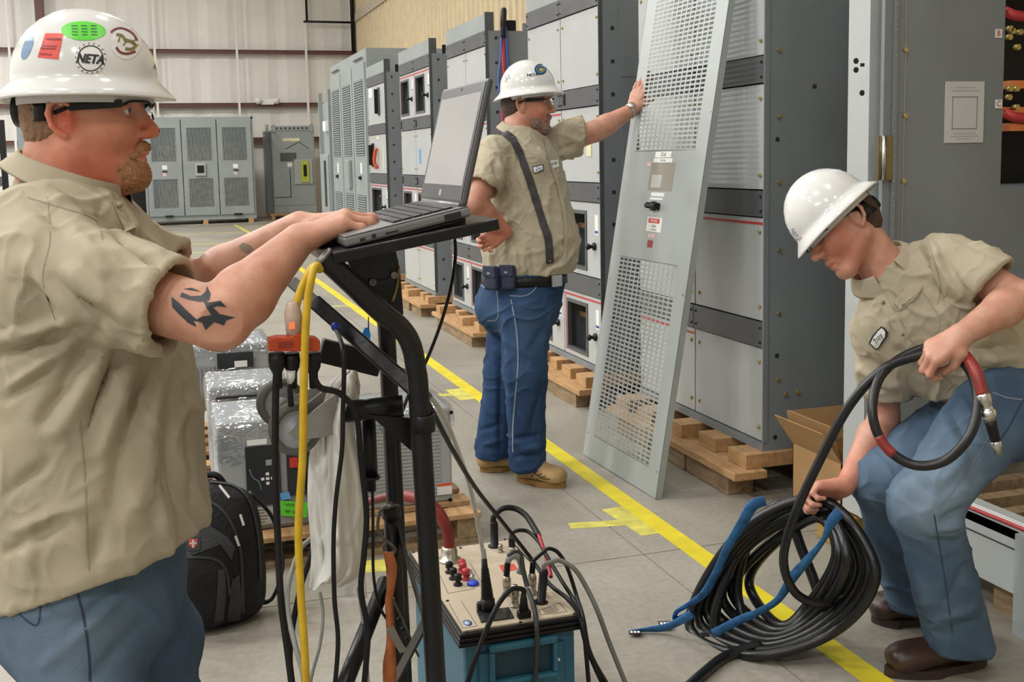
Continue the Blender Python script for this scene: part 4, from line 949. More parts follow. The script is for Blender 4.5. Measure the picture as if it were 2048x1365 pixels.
# tribal tattoos on the arm
tat_m = mat('tattoo ink', (.035, .04, .05), .5)
def cv(pts):
    p = np.array([(360 + x * .3956, 480 + y * .3956) for x, y in pts]); return p + (p - p.mean(0)) * .16
for pg in ([(20, 268), (60, 285), (105, 283), (124, 265), (130, 240), (146, 275), (140, 303), (100, 310), (50, 300), (12, 288)], [(22, 250), (60, 245), (100, 262), (60, 256)],
           [(120, 310), (150, 325), (200, 318), (226, 345), (185, 340), (168, 347), (195, 375), (265, 390), (225, 403), (215, 425), (172, 410), (135, 446), (120, 412), (85, 405), (120, 386), (160, 380), (140, 350)],
           [(-34, 300), (0, 326), (40, 366), (76, 398), (64, 405), (76, 431), (40, 414), (0, 376), (-30, 345)]): patch(T1, cv(pg), 'tattoo', tat_m, body1, .0006, 4.)
for pg in ([(478, 492), (486, 486), (500, 490), (508, 499), (496, 508), (484, 503)],): patch(T1, pg, 'faded_tattoo', mat('faded ink', (.27, .20, .14), .6), body1, .0006, 3.)
# ---- shirt
S = Sdf(*bounds([q1(60, 330, .33), q1(-60, 700, -.33), q1(420, 1000, .3), q1(-60, 1190, -.25), q1(420, 800, -.33)], .06), .0048)
rows = [(395, 60, 215, .10), (438, 14, 262, .19), (500, -25, 300, .222), (600, -52, 340, .225), (720, -58, 370, .22), (850, -58, 386, .22), (1000, -40, 404, .215), (1120, -26, 412, .21), (1200, -20, 410, .205)]
S.loft([(q1((a + b) / 2, y), l1, w_, (b - a) / 2 * D1 / F) for y, a, b, w_ in rows], .02, 3)
p0, p1 = q1(0, 1182), q1(400, 1052); S.cut(p0, np.cross(l1, p1 - p0) * (1 if np.cross(l1, p1 - p0)[2] < 0 else -1))
S.cone(q1(128, 360), q1(150, 300), .055, .08, .01, 'd'); S.cone(q1(100, 1180), q1(250, 1120), .14, .14, .01, 'd')
e_r = sh_r + (el_r - sh_r) * .715
sleeve(S, [(sh_r - (0, 0, .0), .094), (sh_r + (el_r - sh_r) * .35, .092), (sh_r + (el_r - sh_r) * .85, .084)], e_r, nz(nz(el_r - sh_r) + .05 * f1), (e_r - (el_r - sh_r) * .08, e_r + (el_r - sh_r) * .1), .075, .05)
e_l = sh_l + (el_l - sh_l) * .78
sleeve(S, [(sh_l, .09), (sh_l + (el_l - sh_l) * .5, .085), (sh_l + (el_l - sh_l) * .9, .08)], e_l, el_l - sh_l, (e_l - (el_l - sh_l) * .05, e_l + (el_l - sh_l) * .1), .07, .04)
v, q = S.geo(2)
v = sculpt(v, q, [(190, 668, 84, 843, 20, -.012), (215, 690, 120, 860, 18, .012), (227, 707, 175, 860, 13, -.012), (262, 712, 205, 900, 16, .012), (298, 713, 246, 882, 14, -.011), (330, 720, 285, 930, 18, .008), (246, 882, 225, 1010, 18, -.008),
    (0, 712, 160, 655, 12, -.012), (0, 680, 140, 640, 12, .01), (30, 770, 130, 700, 13, .009), (10, 800, 110, 730, 10, -.008), (130, 1037, 20, 1102, 16, -.009), (170, 1010, 40, 1060, 16, .008), (90, 930, 20, 985, 14, -.007), (300, 930, 260, 1040, 16, .006), (340, 850, 330, 1020, 18, -.006),
    (60, 400, 150, 470, 14, -.007), (90, 380, 200, 470, 12, .006), (200, 430, 300, 530, 12, -.009), (215, 415, 320, 505, 10, .008), (235, 470, 350, 560, 9, -.007), (120, 430, 210, 540, 16, .007),
    (110, 560, 200, 640, 13, -.009), (140, 540, 260, 640, 13, .008), (160, 600, 265, 680, 10, -.006), (40, 560, 110, 640, 18, -.011), (60, 520, 150, 640, 18, .008), (300, 545, 250, 640, 18, .004), (370, 780, 385, 1000, 8, -.006), (200, 1060, 190, 1130, 16, -.008), (60, 1080, 60, 1160, 18, .007), (320, 980, 330, 1070, 14, .007)], amp=1.55)
v = wobble(v, q, .006, 7, 2.); v = crumple(v, q, .010, 7., 5., (1, 1, .7)); v = crumple(v, q, .005, 15., 8., (1, 1, .8))
shirt1 = qmesh('shirt', v, q, shirt_m, man1); TS1 = bvh([(v, q)])
ribbon(TS1, [(160, 843), (170, 960), (174, 1060), (178, 1142)], 3, 'side_seam', stitch_m, shirt1, .0008)
ribbon(TS1, [(372, 556), (330, 622), (270, 702)], 2, 'sleeve_stitch', stitch_m, shirt1, .0008)
ribbon(TS1, [(95, 395), (100, 480), (85, 560), (110, 640)], 2, 'shoulder_seam', stitch_m, shirt1, .0008)
ribbon(TS1, [(55, 395), (120, 415), (190, 440), (205, 480)], 2, 'yoke_seam', stitch_m, shirt1, .0008)
uc = nz(ZU + .34 * f1); lc = l1; fc = np.cross(lc, uc)
collar(shirt1, q1(137, 376), fc, uc, lc, .100, .088, .045, .040, .022, open_=.5, tip=.02)
# placket and button below the throat
ribbon(TS1, [(232, 400), (248, 432), (262, 460)], 22, 'placket', shirt_m, shirt1, .003)
b_ = cast(TS1, 236, 415, .006)
if b_ is not None: MB().lathe([(.0, 0), (.006, 0), (.006, .002), (0, .002)], b_, -FWD, 12).build('button', mat('tan button', (.3, .24, .15), .3), shirt1)
# ---- jeans and boots
S = Sdf(*bounds([q1(-40, 1000, .3), q1(430, 1000, -.3), q1(60, 1365, -.3) * (1, 1, 0), q1(430, 1365, .3) * (1, 1, 0)], .04), .0055)
S.loft([(q1(180, 1020), l1, .17, .155), (q1(178, 1150), l1, .178, .168), (q1(170, 1230), l1, .17, .16)], .03)
kr, kl = q1(172, 1400, -.09), q1(305, 1290, .10)
ar, al = np.array([*(q1(165, 1000, -.1)[:2]), .09]), np.array([*(q1(290, 1000, .1)[:2]), .09])
S.cone(q1(150, 1190, -.08), kr, .115, .098, .05); S.cone(kr, ar, .098, .085, .03)
S.cone(q1(215, 1180, .08), kl, .115, .092, .05); S.cone(kl, al, .092, .082, .03)
S.ell(q1(70, 1190, -.05), (.1, .1, .11), (f1, l1, ZU), .05); S.cut(ar, -ZU)
v, q = S.geo(2)
v = sculpt(v, q, [(250, 1150, 120, 1300, 14, -.008), (230, 1200, 90, 1330, 14, .008), (280, 1250, 180, 1365, 14, -.006), (320, 1150, 345, 1280, 14, .006), (90, 1200, 140, 1250, 12, -.006)])
v = wobble(v, q, .006, 9, 1.); v = crumple(v, q, .008, 8., 12.)
col = tint_base(v); col = tint(col, ball(v, q1(170, 1290, -.15), .13), (1.7, 1.55, 1.4)); col = tint(col, ball(v, q1(70, 1200, -.1), .1), (1.3, 1.25, 1.2))
jeans1 = qmesh('jeans', v, q, denim2_m, man1, colors=col); TJ1 = bvh([(v, q)])
ribbon(TJ1, [(150, 1165), (168, 1240), (178, 1310), (180, 1364)], 5, 'side_seam', dthread_m, jeans1, .001)
ribbon(TJ1, [(10, 1200), (40, 1230), (75, 1250), (82, 1190), (80, 1172)], 3, 'pocket_seam', dthread_m, jeans1, .001)
brown_boot = mat('brown leather', (.06, .032, .02), .45, var=.25, scale=9)
for a_ in (ar, al): boot(man1, a_ * (1, 1, 0) - f1 * .08, a_ * (1, 1, 0) + f1 * .21, ZU, brown_boot, rubber_m)
# ---- hard hat with its stickers
hat1, sh1, hx1 = hat('hard_hat', 'white full-brim hard hat covered in stickers on the man at the laptop', q1(172, 198), f1, ZU, .168, .145, .170, (.136, .118), ridges=False)
ratchet(hat1, q1(172, 198), *hx1, back=.122, drop=.020)
MB().bar(q1(85, 213, -.075), q1(122, 200, -.09), .004, .022).build('strap_tab', white_m, hat1)
TH = bvh([geo_of(sh1)])
def oval(cx, cy, a, b, ang=0, n=28): return [(cx + a * math.cos(t) * math.cos(ang) - b * math.sin(t) * math.sin(ang), cy + a * math.cos(t) * math.sin(ang) + b * math.sin(t) * math.cos(ang)) for t in np.linspace(0, 2 * math.pi, n, endpoint=False)]
green_m = mat('green sticker', (.12, .70, .04), .4, var=.02); redst_m = mat('red sticker', (.75, .06, .04), .4, var=.02)
g = patch(TH, oval(167, 62, 45, 19, .03), 'green_sticker', green_m, hat1, .0008)
for k in range(4):
    for j in range(3): ribbon(TH, [(143 + j * 19 + k * .5, 52 + k * 6), (155 + j * 19 + k * .5, 52.5 + k * 6)], 2.2, 'print_line', mat('green print', (.03, .2, .02), .5), g, .0013, 3)
r_ = patch(TH, [(91, 67), (127, 67), (117, 119), (75, 115)], 'red_sticker', redst_m, hat1, .0008)
for a, b in (((92, 78), (122, 79)), ((84, 92), (114, 93)), ((82, 97), (112, 98)), ((80, 108), (104, 110))): ribbon(TH, [a, b], 3, 'print_line', mat('dark red print', (.3, .02, .02), .5), r_, .0013, 4)
n_ = patch(TH, oval(181, 118, 31, 30), 'round_sticker', mat('sticker white', (.82, .82, .81), .3, var=0), hat1, .0008)
ribbon(TH, oval(181, 117, 25, 25), 2.2, 'ring', ink_m, n_, .0013, 2, True)
for dx_ in (-1, 0, 1):
    for dy_ in (-.7, .7): word(TH, 'NETA', 180 + dx_, 119 + dy_, 25, ink_m, n_, .08, .0016 + .0001 * dx_ + .00003 * dy_, .86, 'lettering', .25)
for k in range(18):
    a = 2 * math.pi * k / 18; ribbon(TH, [(181 + 28 * math.cos(a), 117 + 28 * math.sin(a)), (181 + 31 * math.cos(a + .1), 117 + 31 * math.sin(a + .1))], 1.6, 'rim_print', ink_m, n_, .0013, 2)
liz = mat('lizard print', (.22, .19, .06), .5); maroon = mat('maroon print', (.22, .05, .06), .5)
z_ = patch(TH, oval(252, 86, 30, 33), 'lizard_sticker', mat('sticker white', (.82, .82, .81), .3, var=0), hat1, .0008)
ribbon(TH, [(232, 70), (243, 72), (250, 80), (262, 84), (270, 92), (262, 99), (250, 98)], 6, 'lizard', liz, z_, .0014)
for a, b in (((240, 74), (236, 84)), ((252, 82), (246, 92)), ((262, 85), (270, 80)), ((266, 94), (276, 90))): ribbon(TH, [a, b], 3, 'lizard_leg', liz, z_, .0014, 3)
ribbon(TH, [(221, 66), (228, 60), (240, 57), (252, 60), (265, 68), (274, 82)], 4, 'arc_print', maroon, z_, .0013, 4); ribbon(TH, [(232, 95), (240, 105), (255, 108), (270, 103)], 5, 'arc_print', maroon, z_, .0013, 4)
patch(TH, oval(55, 95, 9, 26, .35), 'blue_sticker', mat('blue sticker', (.2, .32, .5), .4), hat1, .0008)
word(TH, 'N', 310, 135, 16, ink_m, hat1, .2, .001, .6)
glasses('clear safety glasses with black temples on the man at the laptop', Lc1, ax1, 1.07)
# ------------------------------------------------------------------ man holding the panel
D2 = 5.12
f2 = nz(RT * .9 * (1, 1, 0) - FWD * .42 * (1, 1, 0)); l2 = np.cross(ZU, f2)
q2 = lambda x, y, d=0.: P(x, y, D2 + d)
man2 = thing('person', 'bearded man in khaki shirt and suspenders steadying the leaning panel', 'person', tuple(q2(1050, 960) * (1, 1, 0)))
sh_r, el_r, wr_r = q2(990, 308, -.17), q2(950, 412, -.31), q2(1010, 462, -.215)
sh_l, el_l, wr_l = q2(1112, 288, .16), q2(1192, 262, .2), q2(1266, 219, .25)
S = Sdf(*bounds([q2(1060, 140), q2(930, 420, -.35), q2(1310, 140, .35), q2(1060, 560, .3), q2(1000, 560, -.3)], .08), .0042)
S.loft([(q2(1042, 300), l2, .065, .05), (q2(1050, 335), l2, .15, .09), (q2(1052, 400), l2, .17, .15), (q2(1058, 480), l2, .17, .17), (q2(1048, 560), l2, .16, .15)], .03)
f2h = nz(RT * (1, 1, 0) - FWD * .12 * (1, 1, 0))
Lc2, ax2 = head(S, q2(1053, 213), f2h, ZU, 1.05, q2(1035, 285), (.068, .078), .008)
arm(S, sh_r, el_r, wr_r, (.06, .05, .052, .032)); arm(S, sh_l, el_l, wr_l, (.06, .052, .05, .031))
hand(S, wr_r, nz(-RT * .75 - UPV * .45 + FWD * .1), nz(FWD * .9 - RT * .1 + UPV * .2), 1, (.75, .9, .5), s=1.0)
hand(S, wr_l, nz(UPV * .9 + RT * .30 + FWD * .1), nz(-FWD * .75 - RT * .6), -1, [(.12, .12, .1), (.08, .1, .1), (.1, .12, .1), (.15, .15, .1)], thumb=((.03, .034, -.012), (.055, .062, -.016), (.078, .082, -.018), (.098, .096, -.02)), s=1.06)
v, q = S.geo(1); col = tint_base(v)
col = tint(col, ball(v, Lc2(.05, -.03, -.04), .08), (1.02, .8, .72)); col = tint(col, ball(v, q2(1040, 265), .07), (1., .76, .66)); col = tint(col, ball(v, wr_r, .12), (1.1, .84, .8))
col = tint(col, .8 * ball(v, el_r, .16), (.72, .62, .56))
for a_ in (.0, .025, .05, .07): col = tint(col, .75 * ball(v, Lc2(a_, -.05 + a_ * .4, -.055 - a_ * .5), .035), (.62, .58, .58))
col = tint(col, .75 * ball(v, Lc2(.085, 0, -.05), .025), (.62, .55, .55))
body2 = qmesh('body', v, q, skin_mat('tanned skin', (.56, .30, .21)), man2, colors=col); T2 = bvh([(v, q)]); eyes(Lc2, ax2, man2, 1.05)
hair(man2, Lc2, ax2, 1.05, hair_mat('dark brown hair', (.075, .045, .03), (.035, .022, .016)), front=.018, low=-.05, puff=.004)
B = Sdf(*bounds([Lc2(-.02, -.07, -.15), Lc2(.12, .07, 0)], .05), .003)
for y in (-1, 1): B.cone(Lc2(.005, y * .056, -.052), Lc2(.04, y * .046, -.078), .0225, .0245, .015); B.cone(Lc2(.04, y * .046, -.078), Lc2(.072, y * .018, -.1), .0245, .0265, .02)
B.cone(Lc2(.077, -.014, -.1), Lc2(.077, .014, -.1), .0275, .0275, .02)
B.poly([Lc2(.088, -.026, -.065), Lc2(.1, -.01, -.047), Lc2(.101, .01, -.047), Lc2(.088, .026, -.065)], [.0085, .009, .009, .0085], .006)
B.poly([Lc2(.09, -.02, -.066), Lc2(.112, 0, -.065), Lc2(.09, .02, -.066)], [.007] * 3, .004, 'd')
bv, bq = B.geo(1); bv = wobble(bv, bq, .004, 160, 1.); qmesh('beard', bv, bq, hair_mat('grey beard', (.30, .185, .14), (.17, .10, .075)), man2)
# shirt
S = Sdf(*bounds([q2(1040, 250), q2(930, 330, -.4), q2(1180, 270, .4), q2(1170, 560, .25), q2(950, 560, -.25)], .08), .0055)
S.loft([(q2(1040, 270), l2, .085, .075), (q2(1045, 297), l2, .165, .11), (q2(1050, 345), l2, .208, .165), (q2(1054, 420), l2, .205, .195), (q2(1060, 485), l2, .20, .222), (q2(1056, 528), l2, .19, .205), (q2(1050, 552), l2, .178, .178)], .02)
S.cut(q2(1050, 546), -ZU); S.cone(q2(1037, 268), q2(1050, 240), .056, .08, .01, 'd')
e_ = sh_r + (el_r - sh_r) * .66
sleeve(S, [(sh_r, .085), (sh_r + (el_r - sh_r) * .8, .08)], e_, el_r - sh_r, (e_, e_ + (el_r - sh_r) * .2), .072, .05)
e_ = sh_l + (el_l - sh_l) * .62
sleeve(S, [(sh_l, .085), (sh_l + (el_l - sh_l) * .8, .088)], e_, nz(nz(el_l - sh_l) - .3 * UPV), (e_, e_ + (el_l - sh_l) * .2), .078, .05)
v, q = S.geo(2)
v = sculpt(v, q, [(985, 330, 1000, 380, 5, -.012), (995, 320, 1015, 375, 5, .012), (965, 340, 985, 365, 5, .01), (1010, 345, 1010, 400, 6, -.01), (1030, 400, 1000, 440, 6, -.01), (1040, 420, 1005, 455, 6, .01), (1120, 300, 1145, 290, 6, -.01), (1110, 310, 1150, 305, 6, .01), (1125, 325, 1145, 315, 5, -.009),
    (1060, 500, 1070, 540, 6, -.012), (1030, 500, 1036, 545, 5, .012), (1015, 505, 1018, 545, 5, -.012), (1045, 510, 1050, 545, 4, .012), (1120, 520, 1090, 540, 5, -.012), (1140, 510, 1115, 540, 5, .01), (985, 500, 985, 545, 5, .012), (970, 480, 972, 540, 5, -.01), (1090, 400, 1095, 470, 8, .006), (1020, 300, 1060, 330, 6, -.007), (1080, 300, 1100, 330, 5, .008), (960, 380, 985, 440, 6, -.01)], amp=1.1)
v = wobble(v, q, .008, 9, 4.); v = crumple(v, q, .012, 8., 6.); v = crumple(v, q, .006, 17., 3.)
shirt2 = qmesh('shirt', v, q, shirt_m, man2); TS2 = bvh([(v, q)])
uc = nz(ZU + .3 * f2); collar(shirt2, q2(1040, 274), np.cross(l2, uc), uc, l2, .092, .086, .052, .045, .02, open_=.6, tip=.03)
ribbon(TS2, [(1090, 278), (1102, 330), (1118, 380), (1130, 450), (1128, 530)], 7, 'placket', shirt_m, shirt2, .004)
susp_m = mat('suspender web', (.05, .045, .05), .7, var=.2, scale=30)
ribbon(TS2, [(1002, 262), (1028, 285), (1048, 330), (1068, 390), (1084, 440), (1096, 480), (1099, 528)], 15, 'suspender', susp_m, man2, .006, 8)
nm = patch(TS2, [(1064, 334), (1086, 329), (1087, 342), (1067, 348)], 'name_patch', ink_m, shirt2, .004, 4.)
patch(TS2, [(1066, 336), (1084, 331), (1085, 340), (1068, 346)], 'name_patch', white_m, shirt2, .005, 4.); word(TS2, 'Dan', 1076, 338.5, 9, mat('blue print', (.02, .04, .3), .5), shirt2, -.25, .0062, .9, shear=.3)
patch(TS2, [(1099, 323), (1114, 319), (1117, 334), (1104, 338)], 'company_patch', white_m, shirt2, .005, 4.); word(TS2, 'MA', 1107, 328, 8, ink_m, shirt2, -.25, .0062, .9)
# jeans
rk, lk = q2(1050, 745, -.1), q2(1008, 745, .14)
rh, th_r = on(1036, 962, 2, 0), on(1129, 976, 2, 0); lh_, th_l = on(962, 944, 2, 0), on(1024, 938, 2, 0)
ra, la = rh * (1, 1, 0) + (th_r - rh) * .22 + ZU * .1, lh_ * (1, 1, 0) + (th_l - lh_) * .3 + ZU * .1
S = Sdf(*bounds([q2(950, 530, -.25), q2(1150, 530, .25), ra * (1, 1, 0), la * (1, 1, 0)], .13), .0055)
S.loft([(q2(1050, 535), l2, .172, .172), (q2(1046, 575), l2, .178, .175), (q2(1040, 620), l2, .18, .17)], .03)
S.cone(q2(1052, 620, -.09), rk, .125, .096, .05); S.cone(rk, ra - ZU * .1, .096, .084, .03)
S.cone(q2(1030, 620, .09), lk, .122, .092, .05); S.cone(lk, la - ZU * .1, .092, .084, .03); S.ell(q2(1000, 615), (.11, .13, .12), (f2, l2, ZU), .05)
S.cut(ra - ZU * .03, -ZU); S.cut(q2(1050, 540), ZU); v, q = S.geo(2)
v = sculpt(v, q, [(1010, 640, 1025, 820, 6, .01), (1000, 720, 1000, 900, 6, -.012), (1050, 900, 1080, 890, 7, .012), (1030, 880, 1075, 870, 6, -.012), (1035, 915, 1085, 905, 6, -.012), (1080, 780, 1060, 860, 6, -.01), (1040, 830, 1070, 880, 6, .01), (970, 890, 1005, 880, 5, .01), (965, 860, 1000, 850, 5, -.01), (1100, 640, 1060, 700, 7, -.007), (980, 660, 1010, 700, 8, -.008)], amp=1.2)
v = wobble(v, q, .008, 8, 1.); v = crumple(v, q, .010, 8., 9., (1, 1, 1.3))
col = tint_base(v); col = tint(col, ball(v, q2(1060, 680, -.2), .16), (1.6, 1.45, 1.3)); col = tint(col, ball(v, q2(970, 610, -.1), .1), (1.7, 1.5, 1.3))
jeans2 = qmesh('jeans', v, q, denim_m, man2, colors=col); TJ2 = bvh([(v, q)])
ribbon(TJ2, [(1022, 600), (1033, 660), (1036, 730), (1030, 800), (1026, 860), (1026, 905)], 3, 'side_seam', thread_m, jeans2, .002)
ribbon(TJ2, [(1020, 592), (1050, 592), (1070, 578), (1076, 556)], 2, 'pocket_seam', thread_m, jeans2, .002)
ribbon(TJ2, [(962, 570), (975, 580)], 2, 'pocket_seam', thread_m, jeans2, .002); ribbon(TJ2, [(994, 578), (996, 635), (975, 642)], 2, 'pocket_seam', thread_m, jeans2, .002)
# belt, buckle, phone pouches
mb = MB(); V = []; N = 40
for k in range(N):
    a = 2 * math.pi * k / N; p = q2(1049, 556) + f2 * math.cos(a) * .200 + l2 * math.sin(a) * .203; V += [p - ZU * .022, p + ZU * .022]
mb.add(V, [(2 * k, 2 * k + 1, (2 * k + 3) % (2 * N), (2 * k + 2) % (2 * N)) for k in range(N)], True); bl = mb.build('belt', black_m, man2)
sm = bl.modifiers.new('thick', 'SOLIDIFY'); sm.thickness = .006
bp_ = q2(1049, 556) + nz(f2 * .93 - l2 * .36) * .207; bx = np.cross(ZU, nz(f2 * .93 - l2 * .36))
MB().obox(bp_, bx * .032, ZU * .026, np.cross(bx, ZU) * .004).build('buckle', steel_m, man2); MB().obox(bp_ + np.cross(bx, ZU) * -.004, bx * .02, ZU * .014, np.cross(bx, ZU) * .003).build('buckle_plate', black_m, man2)
po_m = mat('navy pouch', (.02, .028, .06), .6, var=.2)
for (px, py, a_) in ((984, 548, -.7), (1016, 546, -.4)):
    n_ = nz(-FWD * (1, 1, 0) + RT * (1, 1, 0) * a_); x_ = np.cross(ZU, n_); c_ = q2(px, py, -.205)
    po = MB().obox(c_ - ZU * .02, x_ * .035, n_ * .022, ZU * .055).build('phone_pouch', po_m, man2, bevel=.014)
    MB().obox(c_ + ZU * .012 + n_ * .023, x_ * .034, n_ * .004, ZU * .026).build('pouch_flap', po_m, po, bevel=.004)
    MB().obox(c_ + ZU * .005 + n_ * .028, x_ * .008, n_ * .001, ZU * .004).build('pouch_logo', mat('grey print', (.3, .3, .3), .5), po)
tan_m = mat('tan nubuck', (.42, .27, .12), .85, var=.12, scale=14); sole_t = mat('crepe sole', (.26, .14, .04), .7)
b1, g1 = boot(man2, rh + ZU * 0, th_r, ZU, tan_m, sole_t, ankle=ra + ZU * .06); b2, g2 = boot(man2, lh_, th_l, ZU, tan_m, sole_t, ankle=la + ZU * .06)
TB = bvh([g1]); lace_m = mat('boot lace', (.10, .05, .02), .7)
for k in range(4): ribbon(TB, [(1056 + k * 7, 938 + k * 5), (1068 + k * 7, 946 + k * 4), (1076 + k * 8, 943 + k * 5)], 2, 'lace', lace_m, b1, .003, 4)
ribbon(TB, [(1066, 950), (1060, 962), (1068, 970), (1076, 958)], 2, 'lace', lace_m, b1, .003, 4)
# wristwatch
wd_ = nz(wr_l - el_l); wc = wr_l - wd_ * .012
MB().lathe([(.034, -.009), (.037, -.009), (.037, .009), (.034, .009)], wc, wd_, 24, closed=True).build('watch_band', steel_m, man2)
MB().lathe([(0, 0), (.017, 0), (.017, .008), (0, .008)], wc + nz(-FWD + UPV * .6) * .036, nz(-FWD + UPV * .6), 16).build('watch_face', steel_m, man2)
hat2, sh2, hx2 = hat('hard_hat', 'ribbed white hard hat with round blue sticker on the bearded man', q2(1057, 193), nz(f2h + .10 * ZU), ZU, .166, .140, .168, (.128, .112))
ratchet(hat2, q2(1057, 193), *hx2, back=.105, drop=.03, r=.02); TH2 = bvh([geo_of(sh2)])
p_ = patch(TH2, oval(1081, 139, 12, 11), 'round_sticker', mat('navy sticker', (.02, .05, .16), .3), hat2, .001, 3.)
ribbon(TH2, oval(1081, 139, 8, 7), 1.6, 'sticker_ring', mat('teal print', (.1, .35, .4), .4), p_, .0016, 2, True); patch(TH2, oval(1082, 140, 5, 4), 'sticker_core', mat('gold print', (.4, .36, .12), .4), p_, .0018, 2.)
for dx_ in (-.4, .4): word(TH2, 'NETA', 1065 + dx_, 150, 8, ink_m, hat2, -.08, .0012 + dx_ * .0002, 1.1)
word(TH2, 'CC', 1016, 155, 9, ink_m, hat2, -.5, .0012, .8); word(TH2, 'IC', 1013, 162, 7, orange_m, hat2, -.5, .0012, .8)
glasses('dark-framed safety glasses on the bearded man', Lc2, ax2, 1.05)
# ------------------------------------------------------------------ man coiling the hose
D3 = 3.25
q3 = lambda x, y, d=0.: P(x, y, D3 + d)
man3 = thing('person', 'young man in khaki shirt bending forward with a black hose in his hands', 'person', tuple(on(1880, 1300, 2, 0)))
sv = nz(RT * .66 + UPV * .72 - FWD * .25)                       # across the shoulders, to his left
sh_l, el_l, wr_l = q3(1905, 527, -.12), q3(2040, 596, -.25), q3(1922, 672, -.34)
sh_r, el_r, wr_r = q3(1768, 668, .05), q3(1768, 838, .10), q3(1692, 972, -.01)
S = Sdf(*bounds([q3(1700, 370), q3(2070, 620, -.3), q3(2040, 820, .2), q3(1560, 1010, .1), q3(1600, 1060, -.1), q3(1880, 720, -.42)], .07), .0038)
tq = [(1778, 560, .09, .075), (1832, 602, .175, .11), (1890, 660, .155, .115), (1950, 725, .14, .09), (1995, 780, .12, .08)]
S.loft([(q3(x, y, -.02), sv, a, b) for x, y, a, b in tq], .03)
f3h = nz(-RT * .78 - UPV * .60 - FWD * .16); u3h = nz(-RT * .62 + UPV * .78 + FWD * .12)
Lc3, ax3 = head(S, q3(1685, 452, -.03), f3h, u3h, 1.06, q3(1772, 545, -.02), (.058, .064), 0.)
arm(S, sh_l, el_l, wr_l, (.056, .046, .05, .030)); arm(S, sh_r, el_r, wr_r, (.056, .045, .048, .029))
hand(S, wr_l, nz(-RT * .80 - UPV * .50 + FWD * .12), nz(UPV * .62 - RT * .45 - FWD * .62), 1, [(.75, 1.05, .6), (.8, 1.1, .6), (.85, 1.1, .6), (.9, 1.1, .6)], thumb=((.028, .034, -.016), (.055, .04, -.04), (.078, .03, -.055), (.09, .012, -.062)), s=1.02)
hand(S, wr_r, nz(-RT * .95 - UPV * .14 + FWD * .12), nz(UPV * .75 + FWD * .62), -1, [(.55, 1.3, .9), (.7, 1.35, .9), (.75, 1.35, .9), (.8, 1.35, .9)], thumb=((.03, .034, -.006), (.062, .042, .004), (.092, .038, .008), (.116, .034, .004)), s=1.03)
v, q = S.geo(1); col = tint_base(v)
col = tint(col, ball(v, Lc3(.06, .04, -.03), .07), (1.02, .78, .72)); col = tint(col, ball(v, q3(1760, 540), .07), (1.05, .76, .68)); col = tint(col, ball(v, Lc3(.098, 0, -.064), .016), (.95, .62, .6))
for a_ in (.0, .03, .06): col = tint(col, .5 * ball(v, Lc3(a_, .05 - a_ * .4, -.06 - a_ * .5), .03), (.78, .66, .6))
col = tint(col, .7 * ball(v, wr_r, .12), (1.1, .8, .76))
body3 = qmesh('body', v, q, skin_mat('fair skin', (.60, .33, .24)), man3, colors=col); eyes(Lc3, ax3, man3, 1.06)
h3m = hair_mat('brown hair', (.085, .045, .025), (.045, .024, .014)); hair(man3, Lc3, ax3, 1.06, h3m, front=.012, low=-.05, puff=.003)
for y in (-1, 1): MB().tube(spl([Lc3(.086, y * .054, .044), Lc3(.097, y * .032, .052), Lc3(.101, y * .014, .046)], 5), .0035, 6).build('eyebrow', h3m, man3)
# shirt
S = Sdf(*bounds([q3(1700, 440), q3(2060, 500, -.35), q3(2080, 820, .25), q3(1690, 820, .2), q3(1690, 700, -.2)], .07), .0046)
S.loft([(q3(1778, 556, -.02), sv, .10, .085), (q3(1812, 582, -.02), sv, .185, .12), (q3(1850, 620, -.02), sv, .202, .14), (q3(1905, 672, -.02), sv, .19, .142), (q3(1960, 730, -.02), sv, .178, .14), (q3(2010, 785, -.02), sv, .17, .135)], .02)
p0, p1 = q3(1890, 782), q3(2060, 748); nn = np.cross(FWD, p1 - p0); S.cut(p0 - ZU * .012, nn if nn[2] < 0 else -nn)
S.cone(q3(1770, 545, -.02), q3(1725, 490, -.02), .052, .07, .008, 'd')
e_ = sh_l + (el_l - sh_l) * .60
sleeve(S, [(sh_l, .082), (sh_l + (el_l - sh_l) * .4, .084), (sh_l + (el_l - sh_l) * .85, .084)], e_, nz(nz(el_l - sh_l) - .25 * UPV + .1 * RT), (e_ - (el_l - sh_l) * .06, e_ + (el_l - sh_l) * .2), .074, .05)
e_ = sh_r + (el_r - sh_r) * .72
sleeve(S, [(sh_r, .08), (sh_r + (el_r - sh_r) * .4, .078), (sh_r + (el_r - sh_r) * .9, .075)], e_, el_r - sh_r, (e_ - (el_r - sh_r) * .06, e_ + (el_r - sh_r) * .2), .066, .04)
v, q = S.geo(2)
v = sculpt(v, q, [(1840, 500, 1890, 600, 9, -.012), (1860, 490, 1920, 590, 9, .012), (1885, 520, 1940, 600, 8, -.010), (1850, 560, 1940, 640, 10, -.008), (1760, 600, 1850, 720, 10, .008), (1780, 580, 1860, 680, 9, -.008), (1880, 620, 1940, 680, 9, .008), (1940, 700, 2030, 690, 10, -.010), (1950, 720, 2040, 715, 9, .010), (1930, 740, 2020, 740, 9, -.009), (1740, 720, 1790, 760, 9, -.010), (1725, 740, 1785, 775, 8, .010), (1800, 700, 1870, 770, 10, -.009), (1820, 690, 1890, 760, 9, .008), (1900, 470, 2000, 520, 8, -.006), (1950, 610, 2040, 660, 10, -.008), (1720, 640, 1760, 720, 10, .008)], amp=1.2)
v = wobble(v, q, .007, 9, 7.); v = crumple(v, q, .011, 8., 7.); v = crumple(v, q, .005, 17., 4.)
shirt3 = qmesh('shirt', v, q, shirt_m, man3); TS3 = bvh([(v, q)])
